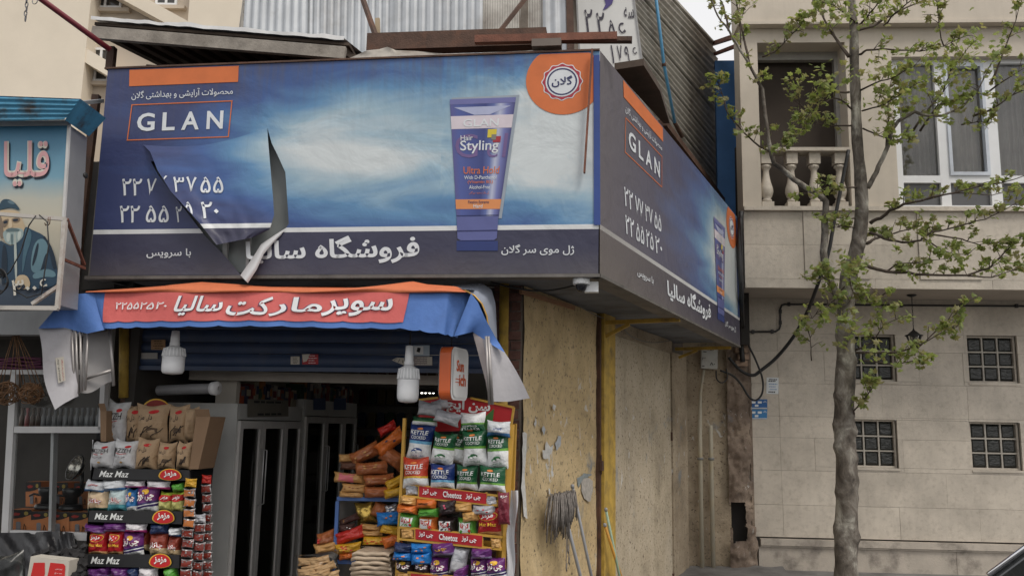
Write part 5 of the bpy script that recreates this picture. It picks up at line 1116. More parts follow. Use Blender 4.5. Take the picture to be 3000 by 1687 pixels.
# ================================================================ snack bags
def bandmat(name, stops, rough=.28, noise_amt=.10, diag=0):
    """printed foil: colour bands up the bag (v), faint crinkle"""
    if name in MC: return MC[name]
    m, nt, b = newmat(name); MC[name] = m; tc = N(nt, 'ShaderNodeUVMap'); sx = N(nt, 'ShaderNodeSeparateXYZ'); nt.links.new(tc.outputs[0], sx.inputs[0])
    v = sx.outputs[1]
    if diag: v = math_(nt, 'ADD', v, math_(nt, 'MULTIPLY', math_(nt, 'POWER', sx.outputs[0], 2.0), diag))
    col = ramp(nt, v, [(p, srgb(*c)) for p, c in stops], 'CONSTANT')
    P = pos(nt); col = mixc(nt, col, mixc(nt, col, (0, 0, 0), .45), math_(nt, 'MULTIPLY', math_(nt, 'SUBTRACT', noise(nt, P, 22, 4), .45, clamp=True), noise_amt * 10, clamp=True))
    nt.links.new(col, b.inputs['Base Color']); b.inputs['Roughness'].default_value = rough; b.inputs['Specular IOR Level'].default_value = .5
    bn = N(nt, 'ShaderNodeBump'); bn.inputs['Strength'].default_value = .6; bn.inputs['Distance'].default_value = .02; nt.links.new(noise(nt, P, 26, 4, .55, .8), bn.inputs['Height']); nt.links.new(bn.outputs[0], b.inputs['Normal'])
    return m
W, DG, LG = (232, 234, 234), (24, 84, 52), (112, 168, 66)
M_kg = bandmat('print_kettle_green', [(0, W), (.50, LG), (.57, DG)]); M_kb = bandmat('print_kettle_blue', [(0, W), (.46, (110, 176, 214)), (.54, (30, 52, 112))]); M_kr = bandmat('print_kettle_red', [(0, W), (.30, (224, 178, 60)), (.37, (190, 66, 42))])
M_kgs = bandmat('print_kettle_green_short', [(0, W), (.27, LG), (.35, DG)]); M_kbs = bandmat('print_kettle_blue_short', [(0, W), (.25, (110, 176, 214)), (.34, (30, 52, 112))])
M_pur = bandmat('print_purple', [(0, W), (.12, (58, 44, 100)), (.20, W), (.24, (58, 44, 100)), (.32, (108, 48, 116))], diag=-.14); M_maz = bandmat('print_red_chips', [(0, (206, 160, 110)), (.12, (172, 32, 40))], diag=-.06)
M_kraft = bandmat('print_kraft', [(0, (176, 148, 116)), (.5, (184, 156, 124))], .75); M_mzw = bandmat('print_white_mazzeh', [(0, (206, 206, 208)), (.5, (212, 213, 214))], .5); M_crm_ = bandmat('print_cream_teal', [(0, (60, 110, 100)), (.12, (214, 186, 150)), (.5, (216, 190, 156))]); M_aqua = bandmat('print_aqua', [(0, (96, 170, 180)), (.28, (196, 214, 214))]); M_blu = bandmat('print_blue', [(0, W), (.18, (52, 120, 180))], diag=-.1)
M_brn = bandmat('print_brown_cream', [(0, (204, 180, 140)), (.34, (140, 60, 44))]); M_grn = bandmat('print_green_yellow', [(0, (200, 196, 120)), (.55, (176, 40, 36)), (.85, (150, 170, 60))])
M_lgreen = bandmat('print_light_green', [(0, (88, 158, 62))]); M_lor = bandmat('print_orange', [(0, (212, 112, 48))]); M_lblk = bandmat('print_black', [(0, (46, 34, 36))]); M_ltan = bandmat('print_tan', [(0, (206, 160, 96))]); M_lsil = bandmat('print_silver', [(0, (190, 190, 194)), (.5, (170, 172, 178))], .25); M_lpk = bandmat('print_pink_white', [(0, (186, 62, 130)), (.3, (214, 210, 214))]); M_lwb = bandmat('print_white_blue', [(0, (60, 110, 160)), (.25, (212, 216, 220))]); M_ldb = bandmat('print_dark_blue', [(0, (34, 50, 88))]); M_lbl = bandmat('print_bright_blue', [(0, (34, 116, 190))]); M_lpur = bandmat('print_purple_plain', [(0, (120, 110, 140)), (.25, (96, 44, 112))]); M_lred = bandmat('print_red', [(0, (186, 44, 36))]); M_lyel = bandmat('print_yellow', [(0, (206, 158, 44))]); M_lbr = bandmat('print_bread_brown', [(0, (150, 88, 52)), (.5, (168, 98, 56))], .3); M_lgold = mat('gold_foil', (.62, .42, .10), .22, .8, var=.3, vs=12, bump=.8, bs=25); M_silf = mat('silver_foil', (.62, .60, .60), .22, .8, var=.3, vs=12, bump=.8, bs=25); M_bisc = bandmat('print_biscuit', [(0, (196, 150, 92))], .4); M_mar = bandmat('print_maroon', [(0, (120, 40, 56))])
CNT = {}
ALLB = []
def pillow(fr, cx, cy, wpx, hpx, rot, d, T, seed, lie=False):
    """returns fn(s,t,e) of the front skin and the mesh builder"""
    c = fr.uv(cx, cy, d); k = fr.mpp(cx, cy, d); w_, h_ = wpx * k, hpx * k; rr = random.Random(seed); ca, sa = math.cos(rot), math.sin(rot)
    ph = [rr.uniform(0, 6.28) for _ in range(5)]; pin = .15 if not lie else .12; jx = [rr.uniform(-.05, .05) for _ in range(4)]; lean_ = rr.uniform(-.06, .06)
    def fn(s, t, e=0, side=1):
        x = (s - .5); y = (t - .5)
        sq = 1 - pin * (1 - (2 * x) ** 2) * 0 
        cr = abs(2 * x) ** 3 * abs(2 * y) ** 3; nx = x * w_ * (1.05 - pin * math.cos(y * math.pi) * .6 + .03 * math.sin(9 * y + ph[0]) + cr * jx[0 if x < 0 else 1]) + lean_ * w_ * y; ny = y * h_ * (1.05 - pin * math.cos(x * math.pi) + .025 * math.sin(8 * x + ph[1]) + cr * jx[2 if x < 0 else 3])
        a = max(0, 1 - abs(2 * x) ** 2.6) ** .62; bq = max(0, 1 - abs(2 * y) ** 3.2) ** .62
        z = T * a * bq * (1 + .10 * math.sin(7 * x + 5 * y + ph[2])) + (.010 * mnoise.fractal(Vector((x * 5 + ph[3], y * 5 + ph[4], ph[0])), .8, 2.1, 3) + .012 * abs(mnoise.noise(Vector((x * 9 + ph[4], y * 3, ph[1])))) * abs(2 * y)) * a
        return fr.p(c[0] + nx * ca - ny * sa, c[1] + nx * sa + ny * ca, d + side * z + e)
    g = MB(); g.grid(lambda s, t: fn(s, t), 14, 16, uv=lambda s, t: (s, t)); g.grid(lambda s, t: fn(s, t, 0, -1), 6, 6, uv=lambda s, t: (s, t), flip=True)
    return fn, g, fr.p(c[0], c[1] - h_ / 2, d)
def bag(fr, C, x, y, w_, h_, rot, d, m, desc, where, T=.05, deco=None, lie=False, nm='snack_bag', cat='snack bag', grp=None):
    px_, py_ = C(x, y); s = 3.22
    fn, g, base = pillow(fr, px_, py_, w_ / s, h_ / s, math.radians(rot), d, T, '%s%s%s' % (x, y, desc), lie)
    o = g.build(nm, m, None, base); o['category'] = cat; o['group'] = grp or ('snack bags, ' + where); ALLB.append((o, desc, where, px_, py_))
    if deco: deco(fn, o)
    return o
def name_bags():
    import collections; gsame = collections.defaultdict(list)
    for b_ in ALLB: gsame[(b_[1], b_[2])].append(b_)
    for (ds, wh), L in gsame.items():
        L.sort(key=lambda b_: b_[3])
        for i, b_ in enumerate(L): b_[0]['label'] = ('%s, %s' % (ds, wh)) if len(L) == 1 else '%s, %s from left, %s' % (ds, ORD[i], wh)
def eoff(e): return lambda fn: (lambda u, v: fn(u, v, e))
def bt(fn, o, t, r_, m, bold=0, e=.005, shear=0): print_text(lambda u, v: fn(u, v, e), t, r_, m, o, bold, shear)
def oval(fn, o, cx, cy, rx, ry, m, nm='logo_oval', e=.004, n=20): g = MB(); g.add([fn(cx, cy, e)] + [fn(cx + rx * math.cos(2 * math.pi * i / n), cy + ry * math.sin(2 * math.pi * i / n), e) for i in range(n)], [(0, 1 + i, 1 + (i + 1) % n) for i in range(n)]); return g.build(nm, m, o)
M_bw = flat('bag_white', (236, 238, 236)); M_bk = flat('bag_black', (40, 34, 34)); M_br = flat('bag_red', (196, 40, 44)); M_by = flat('bag_yellow', (226, 180, 60)); M_bg = flat('bag_leaf_green', (50, 110, 66)); M_bb = flat('bag_leaf_blue', (52, 84, 150)); M_bo = flat('bag_orange', (220, 130, 70)); M_bp = flat('bag_pink', (206, 92, 120))
def d_kettle(v0, leaf, low=True):
    def f(fn, o):
        H = 1 - v0
        bt(fn, o, 'KETTLE', (.14, .86, v0 + H * .40, v0 + H * .66), M_bw, .012); bt(fn, o, 'COOKED', (.20, .80, v0 + H * .12, v0 + H * .32), M_bw, .004)
        oval(fn, o, .5, v0 + H * .78, .12, H * .07, M_bo)
        if low:
            oval(fn, o, .56, .29, .17, .055, leaf, 'leaf_print'); oval(fn, o, .42, .24, .13, .045, leaf, 'leaf_print'); oval(fn, o, .6, .25, .1, .03, M_bw, 'leaf_light', .006); oval(fn, o, .43, .22, .08, .025, M_bw, 'leaf_light', .006); bt(fn, o, 'کتل چیپس', (.28, .78, .09, .16), leaf, .004)
    return f
def d_chitoz(fn, o): oval(fn, o, .5, .80, .17, .11, M_by, 'gold_star', .004, 10); bt(fn, o, 'چی توز', (.12, .90, .40, .78), M_bp, .07, .006); bt(fn, o, 'چی توز', (.12, .90, .40, .78), M_bw, .03, .009)
def d_maz(fn, o): oval(fn, o, .5, .74, .40, .18, M_by, 'logo_rim', .004); oval(fn, o, .5, .74, .36, .155, M_br, 'logo_oval', .006); bt(fn, o, 'مزمز', (.25, .75, .64, .85), M_bw, .03, .009); bt(fn, o, 'Maz Maz', (.14, .90, .36, .50), M_by, .02, .006)
def d_kraft(fn, o):
    oval(fn, o, .62, .82, .16, .055, M_br); bt(fn, o, 'دل مزه', (.12, .62, .55, .76), M_bk, .004)
    rr = random.Random(str(o.name)); g = MB()
    for k in range(3): x0 = rr.uniform(.15, .6); pts = [(x0 + .12 * j + rr.uniform(-.05, .05), .12 + .1 * j + rr.uniform(-.06, .06)) for j in range(4)]; g.tube([fn(a, c_, .004) for a, c_ in pts], .003, 4)
    g.build('ink_sketch', M_bk, o)
    g = MB(); g.poly([fn(.45, .22, .006), fn(.78, .25, .006), fn(.80, .36, .006), fn(.5, .38, .006)]); g.build('ink_picture', flat('sepia_ink', (96, 78, 62)), o)
def d_mazzeh(fn, o): oval(fn, o, .70, .80, .12, .045, M_br); bt(fn, o, 'MAZZEH', (.04, .84, .58, .74), M_bk, .006); g = MB(); g.tube([fn(.25, .55, .006), fn(.45, .51, .006), fn(.7, .55, .006)], .0025, 4); g.build('red_swash', M_br, o); bt(fn, o, 'مزه مزرعه', (.2, .66, .36, .46), M_bk); oval(fn, o, .52, .2, .06, .04, flat('bag_tanmark', (190, 150, 90)))
def d_chak(fn, o): bt(fn, o, 'چاکلز', (.16, .84, .30, .62), M_br, .07, .006); bt(fn, o, 'چاکلز', (.16, .84, .30, .62), M_bw, .012, .009)
def d_panel(fn, o):
    g = MB(); g.grid(lambda s, t: fn(.16 + .62 * s, .16 + .62 * t, .004), 3, 3); g.build('white_panel', M_bw, o); bt(fn, o, 'لرزنا', (.24, .72, .38, .72), M_br, .04, .008); oval(fn, o, .75, .30, .06, .10, M_br, 'red_mark', .008)
def d_mazs(fn, o): oval(fn, o, .5, .70, .42, .20, M_br, 'logo_oval', .005); bt(fn, o, 'مزمز', (.25, .78, .60, .84), M_bw, .03, .008)
def d_spots(m, n=6):
    def f(fn, o):
        rr = random.Random(o.name)
        for i in range(n): oval(fn, o, rr.uniform(.15, .85), rr.uniform(.25, .8), .05, .07, m, 'printed_spot', .004, 8)
    return f
def d_small(t, m, r_=(.25, .75, .4, .65)):
    return lambda fn, o: bt(fn, o, t, r_, m, .02, .005)
# ================================================================ left snack rack (black shelf strips)
C5, C6 = crop(0, 1237, 3.22), crop(700, 1237, 3.22)
LK = SH.off(.34)
lk = thing('black_snack_rack', 'black snack rack with four lettered shelf strips at the left of the shop entrance', 'rack', Vector((LK.px(400, 1500).x, LK.px(400, 1500).y, 0)))
M_blk = mat('black_board', (.018, .018, .02), .5, var=.15)
Bands = [[(890, 430), (1785, 450), (1790, 548), (868, 535)], [(842, 830), (1722, 838), (1716, 958), (832, 935)], [(806, 1240), (1692, 1250), (1690, 1372), (794, 1355)], [(780, 1640), (1660, 1655), (1655, 1780), (770, 1765)]]
for i, q in enumerate(Bands):
    Q = [C5(*p) for p in q]; f0 = quadfn(LK, Q, .0); f1_ = quadfn(LK, Q, .012); g = MB(); A = [f0(0, 0), f0(1, 0), f0(1, 1), f0(0, 1)]; g.poly(A, LK.n, .02); bd = g.build('shelf_strip', M_blk, lk)
    print_text(quadfn(LK, Q, .004), 'Maz Maz', (.065, .375, .22, .80), M_bw, bd, .01, .25)
    q2 = quadfn(LK, Q, .004); asp = .118
    dome = lambda k: [(.80 + asp * k * math.cos(a), .40 + (.72 if a <= math.pi else .42) * k * math.sin(a)) for a in [2 * math.pi * j / 32 for j in range(32)]]
    for k, m_, e in ((1.06, M_blk, .006), (1.0, M_by, .010), (.90, M_br, .014)):
        g = MB(); qe = quadfn(LK, Q, e); g.add([qe(.80, .4)] + [qe(u, v) for u, v in dome(k)], [(0, 1 + j, 1 + (j + 1) % 32) for j in range(32)]); g.build('logo_dome', m_, bd)
    print_text(quadfn(LK, Q, .018), 'مزمز', (.735, .865, .28, .85), M_bw, bd, .04)
    g = MB(); lo, hi = f0(0, .15), f0(1, .15); g.add([lo - LK.n * .021, hi - LK.n * .021, hi - LK.n * .33, lo - LK.n * .33], [(0, 1, 2, 3)]); g.add([p - Zv * .012 for p in (lo - LK.n * .021, hi - LK.n * .021, hi - LK.n * .33, lo - LK.n * .33)], [(3, 2, 1, 0)]); g.build('shelf_board', M_blk, lk)
for xt, yt, xb_, yb_ in ((880, 160, 770, 1780), (1800, 440, 1655, 1780)):
    a, c = LK.px(*C5(xt, yt), -.02), LK.px(*C5(xb_, yb_), -.02); c = a + (c - a) * ((a.z) / (a.z - c.z)); g = MB(); g.add([a, c, c - LK.n * .33, a - LK.n * .33], [(0, 1, 2, 3), (3, 2, 1, 0)]); g.build('side_panel', M_blk, lk)
g = MB(); a, c = LK.px(*C5(940, -180), -.34), LK.px(*C5(1880, 1780), -.34); g.fbox(LK.off(-.34), (a - LK.o).dot(LK.ex), (c - LK.o).dot(LK.ex) - .1, 0.02, a.z - .05, -.02, 0); g.build('back_panel', M_blk, lk)
tp2 = quadfn(LK, [C5(1320, -225), C5(1630, -225), C5(1630, -60), C5(1320, -60)], -.26); g = MB(); g.add([tp2(.5, 0)] + [tp2(.5 + .5 * math.cos(math.pi * j / 16), .05 + .95 * math.sin(math.pi * j / 16)) for j in range(17)], [(0, 1 + j, 2 + j) for j in range(16)]); tpo = g.build('round_topper', M_by, lk)
tp3 = quadfn(LK, [C5(1320, -225), C5(1630, -225), C5(1630, -60), C5(1320, -60)], -.255); g = MB(); g.add([tp3(.5, 0)] + [tp3(.5 + .46 * math.cos(math.pi * j / 16), .05 + .87 * math.sin(math.pi * j / 16)) for j in range(17)], [(0, 1 + j, 2 + j) for j in range(16)]); g.build('topper_face', flat('dull_red', (140, 44, 40)), tpo)
# cardboard boxes propped by the rack
M_card = mat('brown_cardboard', (.27, .17, .10), .85, var=.12, vs=4)
for q, d0, d1, lb_ in (([(1850, -55), (1985, -55), (1870, 440), (1785, 440)], -.03, -.26, 'brown cardboard carton standing open behind the kraft paper bags'), ([(945, -110), (1005, -110), (1000, 180), (950, 180)], -.08, -.24, 'narrow brown cardboard carton end left of the white bags')):
    f0, f1_ = quadfn(LK, [C5(*p) for p in q], d0), quadfn(LK, [C5(*p) for p in q], d1); P = [f0(0, 0), f0(1, 0), f0(1, 1), f0(0, 1)]; P2 = [p - LK.n * (d0 - d1) for p in P]; g = MB(); g.add(P + P2, [(0, 1, 2, 3), (1, 5, 6, 2), (4, 0, 3, 7), (5, 4, 7, 6)]); g.add([P[3], P[2], P[2] + Zv * .05 + LK.n * .03, P[3] + Zv * .05 + LK.n * .03], [(0, 1, 2, 3)]); tag(g.build('cardboard_box', M_card, None, P[0]), lb_, 'box')
r1 = 'black rack top shelf'
for x, y, w_, h_, m_, ds, dc, dd in ((1105, 0, 215, 400, M_mzw, 'tall white paper snack bag', d_mazzeh, -.20), (1285, 10, 180, 350, M_kraft, 'tall kraft brown snack bag at the back', d_kraft, -.22), (1440, 5, 310, 350, M_kraft, 'tall kraft brown snack bag at the back', d_kraft, -.18), (1690, 10, 190, 350, M_kraft, 'tall kraft brown snack bag at the back', d_kraft, -.20), (1810, 20, 120, 330, M_kraft, 'tall kraft brown snack bag at the back', None, -.20),
        (975, 305, 235, 255, M_mzw, 'short white snack bag in front', d_mazzeh, -.06), (1190, 300, 225, 265, M_mzw, 'short white snack bag in front', d_mazzeh, -.06), (1395, 295, 215, 290, M_kraft, 'short kraft brown snack bag in front', d_kraft, -.06), (1580, 312, 170, 250, M_kraft, 'short kraft brown snack bag in front', d_kraft, -.06), (1745, 312, 145, 255, M_kraft, 'short kraft brown snack bag in front', d_kraft, -.06)):
    bag(LK, C5, x, y, w_, h_, R.uniform(-3, 3), dd, m_, ds, r1, .055, dc)
r2 = 'black rack second shelf'
for x, y, w_, h_, rt, m_, ds, dc, li in ((910, 600, 205, 105, -4, M_lwb, 'white and blue bag lying on top', d_small('چاکلز', M_br, (.35, .8, .55, .8)), 1), (1090, 590, 225, 105, 6, M_lwb, 'white and blue bag lying on top', None, 1), (1280, 580, 185, 70, 0, M_lpk, 'pink and white bag lying on top', None, 1), (1500, 588, 225, 80, 0, M_lpk, 'pink and white bag lying on top', None, 1),
        (930, 730, 212, 195, 4, M_crm_, 'cream coloured snack bag', d_chak, 0), (1120, 722, 190, 210, 1, M_aqua, 'white and aqua snack bag', d_chak, 0), (1258, 730, 110, 215, 2, M_blu, 'blue snack bag', d_chitoz, 0), (1402, 715, 215, 250, 2, M_pur, 'purple snack bag', d_chitoz, 0), (1575, 742, 140, 175, -2, M_grn, 'green and red snack bag', d_mazs, 0), (1692, 742, 130, 190, 0, M_grn, 'green and red snack bag', d_mazs, 0), (1690, 612, 115, 80, 12, M_lgreen, 'crinkled green foil bag lying on top', None, 1)):
    bag(LK, C5, x, y, w_, h_, rt, -.05 if li else -.06, m_, ds, r2, .06 if li else .05, dc, li)
r3 = 'black rack third shelf'
for x, y, w_, h_, rt, m_, ds, dc, li in ((910, 1000, 215, 75, -4, M_lpur, 'purple bag lying on top', None, 1), (1090, 985, 225, 85, 3, M_lpur, 'purple bag lying on top', None, 1), (1290, 988, 205, 85, 0, M_lpk, 'pink and white bag lying on top', None, 1), (1510, 1000, 175, 100, 4, M_ldb, 'dark blue bag lying on top', None, 1), (1660, 1030, 115, 80, 0, M_lwb, 'white and blue bag lying on top', None, 1),
        (935, 1130, 182, 222, 0, M_maz, 'red chips bag', d_maz, 0), (1100, 1132, 145, 222, 1, M_maz, 'red chips bag', d_maz, 0), (1265, 1142, 200, 222, 3, M_pur, 'purple snack bag', d_chitoz, 0), (1388, 1112, 70, 190, 0, M_brn, 'half hidden brown snack bag', None, 0), (1505, 1142, 182, 215, 0, M_brn, 'brown and cream snack bag', d_chak, 0), (1655, 1162, 122, 190, 0, M_brn, 'brown and cream snack bag', d_chak, 0)):
    bag(LK, C5, x, y, w_, h_, rt, -.05 if li else (-.06 if 'hidden' not in ds else -.12), m_, ds, r3, .06 if li else .05, dc, li)
r4 = 'black rack lowest shelf'
for x, y, w_, h_, rt, m_, ds in ((940, 1410, 225, 100, 4, M_lpur, 'purple bag lying on top'), (1140, 1405, 190, 90, -3, M_lpur, 'purple bag lying on top'), (1275, 1410, 110, 100, 12, M_ldb, 'dark blue bag lying on top'), (1405, 1415, 185, 110, 0, M_lpk, 'pink and white bag lying on top'), (1620, 1415, 130, 110, 20, M_lgreen, 'green bag lying on top')):
    bag(LK, C5, x, y, w_, h_, rt, -.05, m_, ds, r4, .06, None, 1)
    bag(LK, C5, x, y + 150, w_ * .9, 200, 0, -.08, M_maz if x < 1300 else M_brn, 'bag standing under the lying bags', r4, .05, None)
# hanging sachet strips
M_sach = [mat('spice_red', (.20, .03, .02), .3, var=.3, vs=20), mat('spice_orange', (.48, .16, .04), .35, var=.2, vs=20)]
for (x0, x1, y0, y1, wd, mk, hd_, lb_, dd) in ((1800, 1745, 520, 1660, 115, 1, M_lyel, 'front sachet strip with orange spice packets hanging at the rack corner', .03), (1890, 1860, 860, 1660, 105, 0, M_lsil, 'middle sachet strip with dark red packets at the rack corner', .0), (1950, 1960, 490, 1660, 95, 0, M_lred, 'rear sachet strip with dark red packets beside the fridge panel', -.06)):
    o = thing('sachet_strip', lb_, 'sachets', LK.px(*C5(x1, y1), dd), 'hanging strips of spice sachets'); n = int((y1 - y0) / 88)
    for i in range(n):
        t = (i + .5) / n; x = x0 + (x1 - x0) * t + R.uniform(-6, 6); y = y0 + (y1 - y0) * t
        fn, g, base = pillow(LK, *C5(x, y), wd / 3.22, 80 / 3.22, R.uniform(-.1, .1), dd + R.uniform(-.01, .01), .012, i * 7 + x0)
        if i == 0: g.build('header_card', hd_, o); continue
        sa = g.build('sachet', mat('dull_foil', (.34, .32, .32), .3, .7, var=.3, vs=12, bump=.6, bs=25), o); g = MB(); g.grid(lambda s, t: fn(.06 + .88 * s, .12 + .74 * t, .004), 3, 3); g.build('sachet_window', M_sach[mk if i < 5 else 0], sa)
# ================================================================ right snack rack (yellow wire, red strips)
RK0 = SH.off(.42).px(1330, 1450); RK = Fr((RK0.x, RK0.y, 0), (math.cos(.30), -math.sin(.30), 0))
rk = thing('yellow_wire_rack', 'yellow wire snack rack with red lettered strips at the right of the shop entrance', 'rack', RK.o)
M_yw = mat('yellow_rack_paint', (.58, .33, .05), .45, var=.12)
def rail(p0, p1, w_, nm, d=0, m_=M_yw): a, c = RK.px(*C6(*p0), d), RK.px(*C6(*p1), d); g = MB(); g.bar(a, c, w_); return g.build(nm, m_, rk)
for q, gap in (([(1700, 600), (2335, 670), (2330, 768), (1700, 698)], ((1555, 575), (2440, 690), (1555, 690), (2440, 780))), ([(1665, 1003), (2295, 1068), (2290, 1172), (1665, 1098)], ((1515, 985), (2485, 1080), (1510, 1095), (2480, 1195))), ([(1620, 1422), (2250, 1480), (2245, 1590), (1620, 1520)], ((1480, 1400), (2400, 1490), (1480, 1510), (2400, 1600)))):
    f0 = quadfn(RK, [C6(*p) for p in q], .016); g = MB(); g.poly([f0(0, 0), f0(1, 0), f0(1, 1), f0(0, 1)], RK.n, .006); bd = g.build('red_strip', flat('strip_red', (176, 36, 44)), rk)
    for k, (a, c) in enumerate(((.05, .27), (.36, .64), (.70, .92))):
        fq = quadfn(RK, [C6(*p) for p in q], .020); fq2 = quadfn(RK, [C6(*p) for p in q], .024); t = 'Cheetoz' if k == 1 else 'چی توز'
        print_text(fq, t, (a, c, .22, .80), M_bp, bd, .06); print_text(fq2, t, (a, c, .22, .80), M_bw, bd, .02)
    rail(gap[0], gap[1], .014, 'wire_rail', .006); rail(gap[2], gap[3], .014, 'wire_rail', .006)
    for x in (q[0][0], q[1][0]): y = q[0][1] if x == q[0][0] else q[1][1]; rail((x, y - 15), (x, y + 105), .012, 'wire_upright', .006)
    a, c = RK.px(*C6(*gap[2]), -.01), RK.px(*C6(*gap[3]), -.01); g = MB(); g.add([a, c, c - RK.n * .3, a - RK.n * .3], [(0, 1, 2, 3), (3, 2, 1, 0)]); g.build('shelf_board', M_yw, rk)
    for (x, y, wd_) in ((gap[0][0] + 75, (gap[0][1] + gap[2][1]) / 2 + 4, 125), (gap[1][0] - 60, (gap[1][1] + gap[3][1]) / 2, 100)):
        fn, g, base = pillow(RK, *C6(x, y), wd_ / 3.22, 95 / 3.22, .1, .0, .02, x); g.build('corner_print', M_ltan if y > 800 else M_lsil, rk)
rail((1565, -40), (1480, 1700), .02, 'side_post', -.02)
p0, p1 = RK.px(*C6(2575, 20), -.03), RK.px(*C6(2480, 1700), -.03)
g = MB(); g.bar(p0, p0 + (p1 - p0) * (p0.z / (p0.z - p1.z)), .028); g.build('side_post', M_yw, rk)
p0, p1 = RK.px(*C6(2600, 10), -.30), RK.px(*C6(2540, 1700), -.30)
g = MB(); g.bar(p0, p0 + (p1 - p0) * (p0.z / (p0.z - p1.z)), .028); g.build('side_post', M_yw, rk)
C2_, C3_ = crop(700, 800, 3.22), crop(1400, 800, 3.22)
f0 = quadfn(RK, [C2_(1700, 1195), C3_(340, 1265), C3_(310, 1470), C2_(1690, 1500)], -.20); g = MB(); g.poly([f0(0, 0), f0(1, 0), f0(1, 1), f0(.55, 1.22), f0(.2, 1.12), f0(0, 1)], RK.n, .01); tb_ = g.build('red_topper', flat('topper_red', (190, 40, 46)), rk)
f1_ = quadfn(RK, [C2_(1700, 1195), C3_(340, 1265), C3_(310, 1470), C2_(1690, 1500)], -.195); g = MB(); g.poly([f1_(.74, .0), f1_(.80, .35), f1_(.80, .9), f1_(.72, .55), f1_(.66, .1)]); g.build('topper_leaf', flat('topper_green', (70, 120, 60)), tb_)
print_text(quadfn(RK, [C2_(1700, 1195), C3_(340, 1265), C3_(310, 1470), C2_(1690, 1500)], -.194), 'سن ایچ', (.30, .76, .58, 1.16), M_bw, tb_, .035)
for a, c in (((0, 1), (.2, 1.12)), ((.55, 1.22), (1, 1)), ((1, 1), (1, 0))): g = MB(); g.bar(f1_(*a), f1_(*c), .014); g.build('topper_rim', M_yw, tb_)
k1 = 'yellow rack upper row'
kf = 'yellow rack second row'
for x, y, w_, h_, rt, dd, m_, ds, wh, dc in ((1715, 185, 240, 345, -5, -.05, M_kb, 'blue and white kettle chips bag', k1, d_kettle(.54, M_bb)), (1932, 250, 225, 300, -6, -.03, M_kg, 'green and white kettle chips bag', k1, d_kettle(.57, M_bg)), (2065, 245, 170, 280, -8, -.10, M_kg, 'half hidden green kettle chips bag', k1, d_kettle(.57, M_bg, False)), (2228, 245, 235, 335, 2, -.02, M_kg, 'green and white kettle chips bag', k1, d_kettle(.57, M_bg)), (2445, 270, 215, 330, 4, -.02, M_kg, 'green and white kettle chips bag', k1, d_kettle(.57, M_bg)),
        (1670, 468, 255, 275, 3, .0, M_kr, 'red and white kettle chips bag', kf, d_kettle(.37, M_br, False)), (1922, 505, 245, 225, 1, .0, M_kbs, 'blue kettle chips bag', kf, d_kettle(.34, M_bb, False)), (2155, 520, 210, 235, 0, -.02, M_kgs, 'green kettle chips bag', kf, d_kettle(.35, M_bg, False)), (2392, 530, 255, 235, -2, .0, M_kgs, 'green kettle chips bag', kf, d_kettle(.35, M_bg, False))):
    bag(RK, C6, x, y, w_, h_, rt, dd, m_, ds, wh, .055, dc)
kt = 'loose heap atop yellow rack'
for x, y, w_, h_, rt, dd, m_, ds, dc in ((2205, 5, 245, 190, 183, -.06, M_kg, 'upside down green kettle chips bag', d_kettle(.57, M_bg, False)), (1800, -125, 230, 130, -8, -.06, M_lsil, 'crumpled silver bag', None), (1965, -45, 250, 120, -14, -.02, M_lsil, 'crumpled silver bag', None), (1755, -10, 250, 80, -3, -.06, M_kg, 'flat lying green bag', None), (2450, 60, 225, 140, -3, .0, M_lwb, 'white bag with blue print', d_small('چیپس', M_bb, (.4, .75, .4, .6))), (1900, -165, 160, 110, 20, -.14, M_lsil, 'crumpled silver bag', None)):
    bag(RK, C6, x, y, w_, h_, rt, dd, m_, ds, kt, .06, dc, True)
ks = 'yellow rack middle shelf'
for x, y, w_, h_, rt, m_, ds, dc, li in ((1600, 735, 160, 80, -4, M_ltan, 'tan bag lying on top', None, 1), (1770, 765, 205, 90, 2, M_lor, 'orange bag lying on top', d_small('چیپس', M_bk), 1), (1590, 815, 210, 75, -3, M_lor, 'orange bag lying on top', None, 1), (1790, 850, 205, 80, 3, M_lgreen, 'green bag lying on top', None, 1), (1975, 800, 200, 140, 8, M_lblk, 'black bag with pink print lying on top', d_spots(M_bp, 3), 1), (2120, 798, 165, 85, 5, M_ltan, 'tan bag lying on top', None, 1), (2310, 825, 225, 90, 3, M_lsil, 'silver and red bag lying on top', d_spots(M_br, 3), 1), (2190, 885, 165, 95, 10, M_ltan, 'tan bag lying on top', None, 1),
        (1608, 925, 205, 150, -2, M_lgreen, 'green bag with white panel', d_panel, 0), (1790, 945, 190, 150, 0, M_lor, 'orange bag with white panel', d_panel, 0), (1970, 965, 190, 150, 2, M_lblk, 'black bag with white panel', d_panel, 0), (2158, 980, 180, 165, 2, M_lgreen, 'green bag with white panel', d_panel, 0), (2365, 935, 235, 255, 3, M_maz, 'red chips bag', d_maz, 0)):
    bag(RK, C6, x, y, w_, h_, rt, .0 if li else -.03, m_, ds, ks, .055, dc, li)
kl = 'yellow rack lowest shelf'
